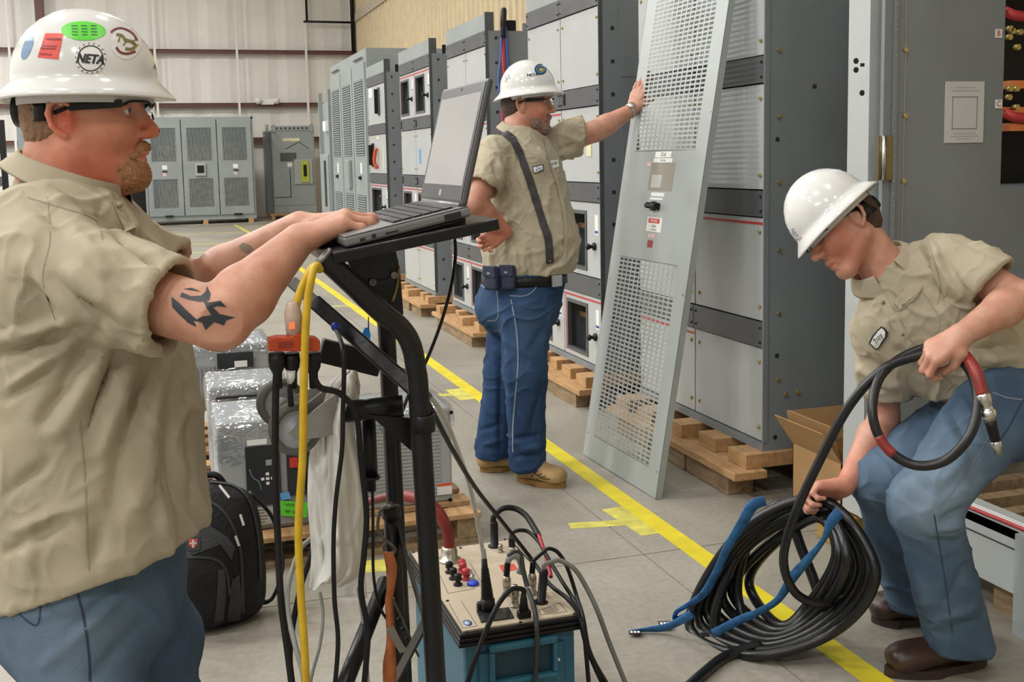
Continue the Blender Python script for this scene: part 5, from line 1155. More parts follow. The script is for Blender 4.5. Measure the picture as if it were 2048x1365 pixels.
ribbon(TS3, [(1760, 590), (1800, 660), (1850, 730), (1900, 775)], 16, 'placket', shirt_m, shirt3, .003)
for px, py in ((1767, 606), (1806, 668)):
    b_ = cast(TS3, px, py, .005)
    if b_ is not None: MB().lathe([(0, 0), (.006, 0), (.006, .002), (0, .002)], b_, -FWD, 10).build('button', mat('tan button', (.3, .24, .15), .3), shirt3)
fl_ = patch(TS3, [(1786, 606), (1824, 560), (1845, 572), (1843, 580), (1798, 620)], 'pocket_flap', shirt_m, shirt3, .005, 6.)
ribbon(TS3, [(1786, 607), (1797, 621), (1822, 602), (1844, 578)], 2.5, 'pocket_seam', stitch_m, shirt3, .006)
ribbon(TS3, [(1795, 622), (1830, 690), (1880, 650), (1846, 585)], 1.5, 'pocket_seam', stitch_m, shirt3, .002)
ribbon(TS3, [(1850, 465), (1868, 520), (1880, 570), (1875, 610)], 2, 'shoulder_seam', stitch_m, shirt3, .001)
ribbon(TS3, [(2010, 520), (1975, 555), (1950, 590)], 1.5, 'sleeve_stitch', stitch_m, shirt3, .001)
patch(TS3, [(1739, 686), (1745, 672), (1763, 653), (1770, 655), (1776, 664), (1775, 672), (1758, 697), (1752, 699)], 'name_patch', ink_m, shirt3, .004, 4.)
patch(TS3, [(1742, 686), (1748, 674), (1764, 656), (1769, 658), (1773, 665), (1772, 671), (1757, 694), (1752, 696)], 'name_patch', white_m, shirt3, .005, 4.)
word(TS3, 'Troy', 1757, 677, 14, ink_m, shirt3, -.85, .0065, .85, shear=.3)
uc = nz(-RT * .62 + UPV * .72 - FWD * .12); lc_ = nz(sv - uc * (sv @ uc)); fc_ = np.cross(lc_, uc)
collar(shirt3, q3(1772, 545, -.02), fc_, uc, lc_, .086, .082, .052, .042, .022, open_=.8, tip=.03)
# jeans
hl, hr = q3(1995, 815, -.13), q3(1965, 815, .08)
kl, kr = q3(1848, 1010, -.22), q3(1762, 958, .02)
hL, tL = on(1968, 1330, 2, 0), on(1775, 1352, 2, 0); hR, tR = on(1850, 1248, 2, 0), on(1745, 1243, 2, 0)
aL, aR = hL * (1, 1, 0) + (tL - hL) * .2 + ZU * .11, hR * (1, 1, 0) + (tR - hR) * .05 + ZU * .11
S = Sdf(*bounds([q3(2060, 740, .25), q3(2060, 740, -.3), kl, kr, aL * (1, 1, 0), aR * (1, 1, 0)], .13), .005)
S.loft([(q3(2000, 770, -.02), sv, .15, .125), (q3(2022, 815, -.03), nz(RT * .4 - FWD * .8), .165, .14), (q3(2040, 850, -.03), nz(RT * .2 - FWD), .16, .14)], .04)
S.cone(hl, kl, .118, .090, .05); S.cone(kl, aL - ZU * .1, .088, .092, .035); S.cone(hr, kr, .112, .086, .05); S.cone(kr, aR - ZU * .1, .085, .084, .035)
S.cut(aL - ZU * .045, -ZU); v, q = S.geo(2)
v = sculpt(v, q, [(1890, 1040, 1950, 1010, 9, -.014), (1880, 1060, 1930, 1050, 8, .012), (1870, 1080, 1935, 1085, 8, -.010), (1960, 880, 1870, 980, 12, .006), (1905, 1260, 1960, 1240, 9, -.010), (1880, 1240, 1950, 1215, 9, .010), (1890, 800, 1930, 880, 10, -.010), (1920, 790, 1960, 860, 9, .008), (1880, 830, 1930, 920, 9, .007), (1760, 1000, 1800, 1090, 9, -.006), (1930, 1130, 1890, 1200, 9, -.007)], amp=1.1)
v = wobble(v, q, .007, 8, 11.); v = crumple(v, q, .009, 8., 2., (1, 1, 1.3))
col = tint_base(v); col = tint(col, ball(v, q3(1870, 940, -.35), .17), (1.75, 1.6, 1.45)); col = tint(col, ball(v, kl - FWD * .06, .12), (1.8, 1.65, 1.5)); col = tint(col, ball(v, kr - FWD * .06, .12), (1.6, 1.5, 1.4))
jeans3 = qmesh('jeans', v, q, denim2_m, man3, colors=col); TJ3 = bvh([(v, q)])
ribbon(TJ3, [(1985, 860), (1930, 950), (1880, 1015)], 3, 'side_seam', thread_m, jeans3, .0015); ribbon(TJ3, [(1868, 1030), (1880, 1100), (1893, 1180), (1905, 1270)], 2.5, 'side_seam', dthread_m, jeans3, .0015)
ribbon(TJ3, [(1985, 785), (2010, 795), (2045, 800)], 3, 'pocket_seam', thread_m, jeans3, .0015); ribbon(TJ3, [(2046, 800), (2020, 850), (2000, 880)], 3, 'pocket_seam', dthread_m, jeans3, .0015)
bm_ = mat('dark brown leather', (.045, .022, .016), .38, var=.3, scale=8); so_ = mat('boot sole', (.035, .02, .015), .6)
boot(man3, hL, tL, ZU, bm_, so_, ankle=aL + ZU * .05); boot(man3, hR, tR, ZU, bm_, so_, ankle=aR + ZU * .05)
hat3, sh3, hx3 = hat('hard_hat', 'plain white hard hat tilted down on the man with the hose', q3(1674, 440, -.03), nz(-RT * .73 - UPV * .66 - FWD * .14), nz(-RT * .66 + UPV * .73 + FWD * .2), .160, .138, .164, (.126, .112))
ratchet(hat3, q3(1672, 446, -.03), *hx3, back=.118, drop=.03, r=.026); TH3 = bvh([geo_of(sh3)])
word(TH3, 'NETA', 1590, 470, 11, mat('faint blue print', (.25, .3, .5), .5), hat3, 1.1, .001, 1.); word(TH3, 'II', 1600, 478, 12, orange_m, hat3, .9, .001, 1.)
glasses('clear safety glasses with black temples on the man with the hose', Lc3, ax3, 1.06)
# ------------------------------------------------------------------ leaning perforated panel
pA, pB = np.array([1.962, 5.054, .002]), np.array([1.99, 4.256, .002]); pu = nz(pB - pA); pv0 = nz([.372, 0, 2.2]); pn = nz(np.cross(pv0, pu)); pn = pn if pn[0] < 0 else -pn
pv = np.cross(pu, pn) if np.cross(pu, pn)[2] > 0 else np.cross(pn, pu); PW = np.linalg.norm(pB - pA); PH = 2.70
def puv(px, py):
    d = R @ cray(px, py); t_ = ((pA - CAM) @ pn) / (d @ pn); w_ = CAM + d * t_ - pA; return w_ @ pu, w_ @ pv
def pp(u, v, n=0.): return pA + pu * u + pv * v + pn * n
panel = thing('perforated_panel', 'tall grey slotted metal panel leaning against the switchgear', 'panel', tuple((pA + pB) / 2))
def pbox(mb, u0, u1, v0, v1, n0=-.002, n1=0.): return mb.obox(pp((u0 + u1) / 2, (v0 + v1) / 2, (n0 + n1) / 2), pu * (u1 - u0) / 2, pv * (v1 - v0) / 2, pn * (n1 - n0) / 2)
lt, lb_ = puv(1237, 512), puv(1185, 848); ub = puv(1268, 302)
us0, us1 = .105, PW - .10
regs = [(lb_[1] - .05, lt[1]), (ub[1], PH - .12)]
sheet = MB(); pbox(sheet, 0, us0, 0, PH); pbox(sheet, us1, PW, 0, PH); pbox(sheet, us0, us1, 0, regs[0][0]); pbox(sheet, us0, us1, regs[0][1], regs[1][0]); pbox(sheet, us0, us1, regs[1][1], PH)
for e in ((0, .003, 0, PH), (PW - .003, PW, 0, PH), (0, PW, 0, .003), (0, PW, PH - .003, PH)): pbox(sheet, *e, -.03, 0)
sheet.build('sheet', panel_m, panel)
NC = 13; pit = (us1 - us0) / NC
for v0, v1 in regs:
    nr = int((v1 - v0) / .0205); mb = MB(); hv = (v1 - v0) / nr
    for r in range(nr + 1): pbox(mb, us0, us1, v0 + hv * r - hv * .21, v0 + hv * r + hv * .21)
    for c in range(NC + 1): pbox(mb, us0 + pit * c - .0055, us0 + pit * c + .0055, v0, v1, -.0018, -.0002)
    tag(mb.build('slotted_field', panel_m, panel), kind='stuff')
def plab(p0, p1, m, name, n=.001, parent=None):
    (u0, v1), (u1, v0) = puv(*p0), puv(*p1); mb = MB(); pbox(mb, min(u0, u1), max(u0, u1), min(v0, v1), max(v0, v1), n - .001, n); return mb.build(name, m, parent or panel)
def ptxt(s_, px, py, size, m, parent, n=.0018):
    u, v = puv(px, py); return lettering(s_, pp(u, v, n), pu, pv, size, m, parent)
g_ink = mat('dark ink', (.06, .06, .06), .5)
a = plab((1312, 304), (1342, 315), white_m, 'unit_label'); ptxt('CE-8', 1327, 309.5, .026, g_ink, a)
a = plab((1308, 317), (1344, 325), white_m, 'name_strip'); ptxt('T5B  Main', 1326, 321, .013, g_ink, a)
a = plab((1303, 326), (1343, 383), mat('tan sheet', (.30, .28, .23), .6, var=.06), 'data_sheet'); plab((1305, 350), (1321, 376), mat('pale grey paper', (.5, .5, .48), .6), 'data_sheet_box', .0016, a)
a = plab((1295, 325), (1304, 333), mat('pink label', (.7, .5, .5), .5), 'red_tag')
plab((1303, 385), (1328, 394), white_m, 'label'); plab((1300, 395), (1325, 401), white_m, 'label'); 
a = plab((1298, 424), (1322, 431), mat('pale grey paper', (.5, .5, .48), .6), 'label')
hu, hv_ = puv(1310, 413); hm = MB(); pbox(hm, hu - .012, hu + .012, hv_ - .02, hv_ + .022, 0, .02); pbox(hm, hu - .05, hu - .035, hv_ - .012, hv_ + .016, 0, .028); pbox(hm, hu + .035, hu + .05, hv_ - .016, hv_ + .016, 0, .028); pbox(hm, hu - .05, hu + .05, hv_ - .006, hv_ + .008, .02, .034)
hm.build('latch_handle', black_m, panel, bevel=.003)
d_ = plab((1296, 434), (1321, 466), white_m, 'danger_sign'); r_ = plab((1298, 436), (1319, 448), mat('danger red', (.6, .05, .06), .5), 'danger_band', .0016, d_)
ptxt('DANGER', 1308.5, 442, .017, white_m, d_, .0024); ptxt('HIGH', 1308, 453, .018, ink_m, d_); ptxt('VOLTAGE', 1307.5, 460, .012, ink_m, d_)
a = plab((1297, 467), (1309, 477), mat('pink label', (.7, .5, .5), .5), 'red_tag'); a = plab((1296, 480), (1304, 496), mat('dark red print', (.3, .02, .02), .5), 'red_mark')
for v_ in (.12, .9, 1.7, 2.3):
    for u_ in (.02, PW - .02): MB().cyl(pp(u_, v_, 0), pp(u_, v_, .003), .005, 8).build('screw', steel_m, panel)
# ------------------------------------------------------------------ black cart (everything stands in two upright planes)
YN, YR = 1.945, 2.36
cart = thing('equipment_cart', 'black tubular steel cart carrying the laptop tray', 'cart', (.45, 2.1, 0))
cN = lambda px, py, y=YN: on(px, py, 1, y)
cart_m = mat('worn black paint', (.007, .007, .008), .34, scale=40, col2=(.012, .012, .014), bump=.08, bscale=80, spec=.35)
wear_m = mat('scratched steel', (.2, .19, .17), .45, metal=.6, var=.3, scale=40)
main = spl([cN(645, 514), cN(700, 565), cN(760, 622), cN(800, 655), cN(822, 690), cN(832, 740), cN(838, 800), cN(856, 1100), cN(872, 1365), cN(885, 1580)], 8)
tb = MB().tube(main, .0195, 16, cap=False); tb.build('near_tube', cart_m, cart)
c0 = main[0]; dn = nz(main[0] - main[2])
MB().lathe([(.0205, -.004), (.0205, .002), (.016, .002), (.016, -.03)], c0, dn, 20).build('tube_mouth', wear_m, cart); MB().lathe([(0, -.018), (.0165, -.018)], c0, dn, 16).build('tube_bore', dark_m, cart)
MB().lathe([(.0235, 0), (.0235, .03), (.0205, .032), (.0205, -.002)], cN(846, 862), (0, 0, 1), 20).build('tube_collar', cart_m, cart)
far_ = spl([cN(700, 520, YR), cN(735, 552, YR), cN(762, 592, YR), cN(771, 640, YR), cN(775, 700, YR), cN(788, 960, YR), cN(800, 1200, YR), cN(812, 1480, YR)], 8); MB().tube(far_, .0195, 14).build('far_tube', cart_m, cart)
# tray
tY0, tY1 = 1.925, 2.32; T0, T1 = cN(665, 506, tY0), cN(997, 437, tY0); td = nz(T1 - T0); tn = np.cross(td, (0, 1, 0)); tn = tn if tn[2] > 0 else -tn
tr = MB().obox((T0 + T1) / 2 + np.array([0, (tY1 - tY0) / 2, 0]) - tn * .0105, td * np.linalg.norm(T1 - T0) / 2, np.array([0, (tY1 - tY0) / 2, 0]), tn * .0105).build('tray', cart_m, cart, bevel=.003)
MB().obox(T0 + np.array([0, .2, 0]) - tn * .012 - td * .002, td * .004, np.array([0, .19, 0]), tn * .011).build('tray_edge', wear_m, cart)
# bracket plate under the tray
pl_ = [cN(x, y, 2.02) for x, y in ((690, 512), (790, 495), (800, 540), (807, 628), (796, 645), (780, 640), (720, 575))]
bk = MB().prism(pl_, (0, .006, 0)).build('bracket_plate', cart_m, cart)
sl = spl([cN(797, 535, 2.018), cN(794, 570, 2.018), cN(785, 603, 2.018)], 6); MB().tube(sl, .006, 8, flat=(1, .5)).build('slot_wear', mat('bare brass wear', (.32, .22, .08), .5, metal=.4, var=.3, scale=50), bk)
for px, py in ((746, 565), (789, 551)): MB().cyl(cN(px, py, 2.02), cN(px, py, 2.008), .007, 8).build('bolt', wear_m, bk)
MB().bar(cN(748, 566, 2.014), cN(780, 563, 2.014), .004, .008).build('arm_link', cart_m, bk)
# sloping folding frame
a, b = cN(586, 566, 2.2), cN(852, 800, 2.0)
MB().bar(a + (b - a) * .18, b, .03, .046, (0, -1, 0.)).build('sloping_bar', cart_m, cart, bevel=.004)
MB().bar(a, a + (b - a) * .2, .024, .036, (0, -1, 0.)).build('bar_sleeve', mat('grey sleeve', (.13, .13, .12), .5, var=.2), cart, bevel=.004)
MB().bar(cN(640, 700, 2.3), cN(760, 730, 2.3), .03, .05).build('rear_rail', cart_m, cart, bevel=.003)
MB().cyl(cN(672, 826, 2.03), cN(806, 812, 2.0), .0205, 16).build('axle_tube', cart_m, cart)
gs = [cN(x, y, 1.99) for x, y in ((738, 830), (832, 838), (836, 905), (822, 902))]; MB().prism(gs, (0, .005, 0)).build('gusset', cart_m, cart)
MB().cyl(cN(737, 835, 2.06), cN(742, 952, 2.06), .0135, 14).build('strut_cylinder', cart_m, cart); MB().lathe([(.018, 0), (.018, .006), (.009, .008), (.009, .03), (0, .03)], cN(742, 952, 2.06), (0, 0, -1), 14).build('strut_cap', cart_m, cart)
MB().cyl(cN(692, 1365, 1.95) + (cN(692, 1365, 1.95) - cN(770, 1170, 2.2)) * .6, cN(770, 1165, 2.2), .016, 12).build('brace_tube', cart_m, cart)
MB().bar(cN(782, 1010, 2.2), cN(862, 1285, 1.97), .005, .03, (0, -1, 0)).build('flat_brace', mat('dull steel', (.10, .095, .09), .4, metal=.5, var=.3), cart)
MB().bar(cN(866, 1215, 1.97), cN(770, 1400, 2.15), .005, .03, (0, -1, 0)).build('flat_brace', cart_m, cart)
ap = cN(808, 1262, 2.12); MB().bar(cN(785, 1195, 2.12), cN(835, 1310, 2.1), .004, .034, (0, -1, 0)).build('slotted_bracket', mat('dull steel', (.10, .095, .09), .4, metal=.5), cart)
for k in range(3): MB().bar(cN(796 + 8 * k, 1237 + 19 * k, 2.116), cN(802 + 8 * k, 1243 + 19 * k, 2.116), .006, .008).build('bracket_slot', dark_m, cart)
MB().tube(spl([cN(775, 1012, 2.1), cN(760, 1025, 2.1), cN(756, 1060, 2.1), cN(770, 1080, 2.1), cN(790, 1098, 2.1), cN(783, 1110, 2.1), cN(768, 1100, 2.1), cN(772, 1085, 2.1)], 6), .0035, 6).build('snap_hook', wear_m, cart)
MB().lathe([(.02, 0), (.02, .022), (.012, .026), (0, .026)], cN(783, 1035, 2.16), (0, 0, 1), 14).build('tube_end', cart_m, cart)
MB().cyl(cN(783, 1030, 2.16), cN(800, 1365, 2.16), .017, 12).build('inner_tube', cart_m, cart)
for zz, yy in ((0.0, YN), (0.0, YR)):
    c_ = np.array([.46, yy, .06]); MB().lathe([(.02, -.012), (.058, -.012), (.06, 0), (.058, .012), (.02, .012)], c_, (0, 1, 0), 24, closed=True).build('floor_wheel', rubber_m, cart)
for yy, m_ in ((YN, main), (YR, far_)): MB().cyl(m_[-1], (m_[-1][0], yy, .04), .018, 10).build('lower_leg', cart_m, cart)
# swivel casters mounted on the axle
tyre_m = mat('grey rubber tyre', (.13, .125, .115), .6); rim_m = mat('blue grey rim', (.42, .45, .48), .4); yoke_m = mat('zinc yoke', (.36, .36, .34), .4, metal=.4, var=.12, scale=12)
def caster(px, py, y, r, tilt, label_):
    c = cN(px, py, y); ax_ = nz([.16, -1, .05]); k = r / .05
    ty = MB().lathe([(.036 * k, -.013), (.044 * k, -.014), (.049 * k, -.010), (.05 * k, 0), (.049 * k, .010), (.044 * k, .014), (.036 * k, .013)], c, ax_, 32, closed=True).build('caster_tyre', tyre_m, cart)
    MB().lathe([(.037 * k, -.010), (.037 * k, .010), (.033 * k, .006), (.014 * k, .005), (.012 * k, .012), (.006 * k, .016), (0, .016)], c, ax_, 28).build('caster_rim', rim_m, ty)
    return c, ax_
c, ax_ = caster(590, 858, 2.03, .0495, 0, '')
c2, _ = caster(562, 806, 2.20, .049, 0, '')
yk = [cN(x, y, 1.99) for x, y in ((578, 868), (592, 852), (618, 830), (645, 808), (672, 788), (678, 868), (640, 876), (600, 880))]
MB().prism(yk, (0, .004, 0)).build('caster_yoke', yoke_m, cart); MB().prism([p + (0, .06, .004) for p in yk], (0, .004, 0)).build('caster_yoke', yoke_m, cart)
MB().cyl(c + ax_ * .022, c - ax_ * .022, .007, 8).build('caster_axle', steel_m, cart)
MB().bar(cN(668, 828, 2.03), cN(676, 828, 2.03), .07, .07).build('caster_plate', yoke_m, cart)
MB().prism([cN(x, y, 2.16) for x, y in ((556, 815), (570, 800), (640, 770), (650, 800), (600, 830))], (0, .004, 0)).build('caster_yoke', yoke_m, cart)
# ------------------------------------------------------------------ laptop
lY0, lY1 = 1.945, 2.285; A_, B_ = cN(690, 490, lY0), cN(943, 426, lY0); e1 = nz(B_ - A_); LL = np.linalg.norm(B_ - A_); n1 = np.cross(e1, (0, 1, 0)); n1 = n1 if n1[2] > 0 else -n1; ey = np.array([0, 1, 0.])
lap = thing('laptop', 'open grey and black laptop on the cart tray', 'laptop', tuple((A_ + B_) / 2 + ey * .17))
Lp = lambda s_, w_, h_: A_ + e1 * s_ + ey * w_ + n1 * h_
WL = lY1 - lY0; lapg = mat('laptop silver', (.22, .22, .225), .35, metal=.3); lapb = mat('laptop black', (.018, .018, .02), .35)
def lbox(s0, s1, w0, w1, h0, h1): return MB().obox(Lp((s0 + s1) / 2, (w0 + w1) / 2, (h0 + h1) / 2), e1 * (s1 - s0) / 2, ey * (w1 - w0) / 2, n1 * (h1 - h0) / 2)
lbox(0, LL, 0, WL, -.006, .012).build('base', lapg, lap, bevel=.005); lbox(.002, LL - .002, .003, WL - .003, .012, .0145).build('palm_deck', lapg, lap, bevel=.001)
lbox(.01, LL - .01, .01, WL - .01, -.014, -.006).build('underside', lapb, lap, bevel=.003); lbox(LL - .04, LL - .01, .02, .06, -.028, -.014).build('rear_foot', lapb, lap); lbox(LL - .04, LL - .01, WL - .06, WL - .02, -.028, -.014).build('rear_foot', lapb, lap)
lbox(.022, .085, .12, .22, .0145, .0152).build('touchpad', lapb, lap)
kb = lbox(.096, LL - .022, .018, WL - .018, .0145, .0152).build('keyboard', lapb, lap)
keyb = mat('key black', (.022, .022, .024), .45)
for r in range(6):
    nk = 14; s0 = .098 + r * .0195
    for k in range(nk):
        w0 = .02 + k * (WL - .04) / nk
        if r == 0 and 4 <= k <= 8 and k != 4: continue
        wd = (WL - .04) / nk * (5 if (r == 0 and k == 4) else 1)
        lbox(s0, s0 + .0165, w0 + .0015, w0 + wd - .0015, .0152, .0178).build('key', keyb, kb)
lbox(.05, .058, -.0006, .002, -.001, .006).build('audio_jack', lapb, lap); lbox(.028, .038, -.0006, .002, -.001, .004).build('audio_jack', lapb, lap); lbox(LL - .052, LL - .02, -.0008, .002, -.003, .008).build('video_port', lapb, lap); lbox(.075, .10, -.0006, .002, .0, .003).build('card_slot', lapb, lap)
lbox(.0, LL, -.0004, .0002, .0095, .0105).build('edge_line', mat('laptop pale', (.4, .4, .4), .4), lap)
H0, H1 = Lp(LL - .012, 0, .016), None; top = cN(981, 155, lY0 + .006); sd = nz(top - H0); SHt = np.linalg.norm(top - H0); sn = np.cross(sd, ey); sn = sn if sn[0] < 0 else -sn
Sp = lambda w_, v_, n_: H0 + ey * w_ + sd * v_ + sn * n_
def sbox(w0, w1, v0, v1, n0, n1_): return MB().obox(Sp((w0 + w1) / 2, (v0 + v1) / 2, (n0 + n1_) / 2), ey * (w1 - w0) / 2, sd * (v1 - v0) / 2, sn * (n1_ - n0) / 2)
lid = sbox(0, WL, .0, SHt, -.008, .004).build('lid', mat('lid dark grey', (.06, .06, .065), .35), lap, bevel=.006)
sbox(.008, WL - .008, .008, SHt - .008, .004, .0052).build('bezel', mat('bezel grey', (.055, .056, .06), .4), lid)
disp_m = mat('display reflection glow', (.30, .295, .29), .15, var=.02, emit=.75)  # pale grey and emission stand in for the room reflected in the screen
sbox(.02, WL - .02, .036, SHt - .026, .0052, .0058).build('display', disp_m, lid)
sbox(WL / 2 - .008, WL / 2 + .008, .014, .026, .0052, .0058).build('badge', mat('laptop pale', (.4, .4, .4), .4), lid)
MB().cyl(Sp(WL / 2, SHt - .013, .0052), Sp(WL / 2, SHt - .013, .006), .003, 8).build('webcam', dark_m, lid)
MB().cyl(Lp(LL - .01, .02, .014), Lp(LL - .01, WL - .02, .014), .008, 10).build('hinge', lapg, lap)
# ------------------------------------------------------------------ cords and cloth on the cart
def cable(name, label, pts, r, m, cat='cable', n=8, seg=8, group=None):
    """pts: (px, py, Y) points in upright planes"""
    p = spl([on(x, y, 1, z) for x, y, z in pts], n); return tag(MB().tube(p, r, seg).build(name, m, None, base=p[0]), label, cat, group)
ycord = mat('yellow cord', (.62, .40, .015), .45, var=.1, scale=30)
cable('extension_cord', 'long yellow extension cord hanging from the cart handle to the floor', [(640, 540, 1.92), (632, 532, 1.9), (622, 560, 1.885), (612, 640, 1.88), (607, 800, 1.87), (605, 920, 1.87), (597, 1050, 1.87), (601, 1180, 1.86), (609, 1300, 1.85), (614, 1420, 1.85)], .0072, ycord)
cable('extension_cord', 'short yellow cord end plugged into the orange power tap', [(636, 538, 1.935), (625, 536, 1.915), (606, 570, 1.91), (594, 605, 1.905), (588, 640, 1.9)], .0072, ycord)
tap = thing('power_tap', 'orange three-way power tap hanging on the yellow cord', 'power tap', tuple(cN(590, 700, 1.9)))
tp = [cN(x, y, 1.885) for x, y in ((537, 678), (555, 674), (580, 674), (590, 668), (604, 668), (612, 674), (632, 676), (641, 682), (640, 704), (537, 704))]
MB().prism(tp, (0, .028, 0)).build('body', mat('tap orange', (.50, .06, .015), .4, var=.08), tap, bevel=.003)
MB().obox(cN(571, 690, 1.884), np.array([.012, 0, 0]), np.array([0, .001, 0]), np.array([0, 0, .005])).build('moulded_mark', mat('dark orange', (.25, .03, .01), .5), tap)
amber = mat('clear amber plug', (.55, .42, .34), .25, var=.15, scale=30)
MB().lathe([(.014, -.028), (.015, -.01), (.015, .012), (.010, .028), (.008, .032)], cN(587, 640, 1.90), (-.05, 0, 1), 14).build('cord_socket', amber, tap)
MB().obox(cN(584, 652, 1.885), np.array([.005, 0, 0]), np.array([0, .001, 0]), np.array([0, 0, .006])).build('neon_light', mat('neon glow', (1., .25, .08), .4, emit=.6), tap)
for px, top_, n_ in ((553, 706, 1.90), (583, 706, 1.91), (625, 706, 1.905)):
    MB().lathe([(.0135, 0), (.0145, -.014), (.013, -.026), (.008, -.036), (.0078, -.062)], cN(px, top_, n_), (0, 0, 1), 14).build('plug', rubber_m, tap)
blk = rubber_m; gry = mat('grey cable', (.33, .33, .31), .5)
cable('black_cable', 'thick black power cord dropping from the left plug of the tap', [(553, 745, 1.90), (551, 820, 1.9), (551, 950, 1.9), (556, 1080, 1.9), (562, 1200, 1.88), (575, 1300, 1.87), (590, 1420, 1.86)], .0062, blk)
cable('black_cable', 'short black cord behind the caster from the middle plug', [(583, 745, 1.91), (580, 790, 1.98), (590, 860, 2.12), (612, 960, 2.15), (628, 1080, 2.15), (600, 1180, 2.1), (580, 1300, 2.08), (588, 1420, 2.06)], .0058, blk)
MB().cyl(cN(582, 742, 1.90), cN(582, 764, 1.91), .0075, 10).build('cord_tag', white_m, tap)
cable('black_cable', 'black cord curving right from the right plug over the white cloth', [(625, 745, 1.905), (640, 775, 1.9), (680, 788, 1.9), (712, 830, 1.91), (722, 920, 1.93), (733, 1030, 1.94), (728, 1110, 1.94), (722, 1180, 1.94), (735, 1260, 1.93), (732, 1330, 1.92), (722, 1430, 1.92)], .0056, blk)
bp_ = cN(667, 650, 2.08)
cable('charger_cable', 'thin black cable with blue plug hanging down the cart front', [(668, 652, 2.09), (684, 690, 1.93), (688, 740, 1.9), (686, 820, 1.9), (684, 900, 1.9), (672, 1000, 1.9), (667, 1090, 1.9), (669, 1200, 1.89), (676, 1290, 1.88), (664, 1430, 1.87)], .0042, blk)
MB().lathe([(.008, 0), (.009, .008), (.004, .014), (0, .014)], bp_ + (0, -.02, 0), (0, -1, 0), 12).build('blue_plug', mat('blue plug', (.02, .06, .55), .35), cart)
cable('thin_cable', 'thin black cable below the strut of the cart', [(745, 975, 2.06), (746, 1060, 2.05), (747, 1150, 2.05), (758, 1210, 2.05), (775, 1240, 2.06), (792, 1248, 2.06)], .003, blk)
cable('black_cable', 'black laptop cord hanging from the tray to the cart tube', [(908, 462, 2.1), (911, 510, 2.1), (903, 570, 2.08), (884, 640, 2.05), (862, 700, 2.0), (846, 735, 1.98), (826, 770, 2.0), (800, 840, 2.1), (795, 900, 2.1), (800, 960, 2.1)], .0034, blk)
cable('test_lead', 'black lead running from the cart down to the far end of the test set', [(778, 735, 2.2), (812, 745, 2.05), (838, 775, 1.99), (868, 830, 2.05), (905, 900, 2.2), (950, 975, 2.4), (1005, 1045, 2.55), (1060, 1115, 2.62), (1100, 1170, 2.5), (1150, 1215, 2.4), (1175, 1300, 2.35), (1215, 1390, 2.35)], .0055, blk, n=10)
cable('grey_cable', 'pale grey cable looping beside the cart near the floor', [(628, 1075, 2.3), (600, 1100, 2.2), (578, 1165, 2.1), (575, 1220, 2.05), (590, 1290, 2.0), (606, 1350, 1.98), (612, 1430, 1.97)], .0052, gry)
cable('grey_cable', 'thin pale cable ending beneath the white cloth', [(640, 1185, 2.1), (646, 1230, 2.08), (640, 1290, 2.05), (622, 1360, 2.0), (618, 1430, 2.0)], .0032, gry)
cable('grey_cable', 'thin pale cable right of the cloth running down', [(716, 1175, 2.1), (724, 1230, 2.08), (732, 1300, 2.05), (740, 1430, 2.0)], .0032, gry)
# white cloth
cl_m = mat('white cotton cloth', (.86, .85, .82), .9, var=.04, scale=12, bump=.35, bscale=45, spec=.1)
rows = [(742, 690, 712), (760, 664, 716), (785, 642, 720), (820, 632, 712), (870, 626, 708), (930, 619, 722), (1000, 617, 728), (1070, 622, 724), (1110, 624, 728), (1150, 621, 718), (1176, 619, 676)]
V = []; NU = 48; rr_ = spl([r for r in rows], 8)
for i, (y, a, b) in enumerate(rr_):
    for k in range(NU):
        t_ = k / (NU - 1); w_ = math.sin(t_ * 15 + i * .065) * .014 + math.sin(t_ * 31 - i * .11 + 1) * .006 + math.sin(t_ * 6 + i * .025) * .02 - .014 * max(0, 1 - 3 * abs(mnoise.noise(Vector((t_ * 4, i * .07, 2))))) ** 2
        V.append(on(a + (b - a) * t_, y + (8 * math.sin(t_ * 9) if i > 76 else 0) - (30 * t_ ** 2 if i > 76 else 0) * (i - 76) / 6, 1, 2.08 - .07 * math.sin(math.pi * t_) + w_))
mb = MB(); mb.add(V, [(i * NU + k, i * NU + k + 1, (i + 1) * NU + k + 1, (i + 1) * NU + k) for i in range(len(rr_) - 1) for k in range(NU - 1)], True)
cl = mb.build('cloth', cl_m, None, base=on(670, 760, 1, 2.05)); tag(cl, 'white cotton cloth draped from the caster of the cart', 'cloth'); sm = cl.modifiers.new('thick', 'SOLIDIFY'); sm.thickness = .002
V = []
for i in range(9):
    for k in range(9): V.append(on(672 + 55 * k / 8 + i, 1085 + 14 * i, 1, 2.16 + .01 * math.sin(k * 1.3 + i * .4)))
mb = MB(); mb.add(V, [(i * 9 + k, i * 9 + k + 1, (i + 1) * 9 + k + 1, (i + 1) * 9 + k) for i in range(8) for k in range(8)], True)
film = mat('thin film', (.75, .75, .74), .35, alpha=.45, var=.02)
pb2 = mb.build('plastic_sleeve', film, None, base=on(700, 1090, 1, 2.16)); tag(pb2, 'thin translucent plastic sleeve below the white cloth', 'plastic')
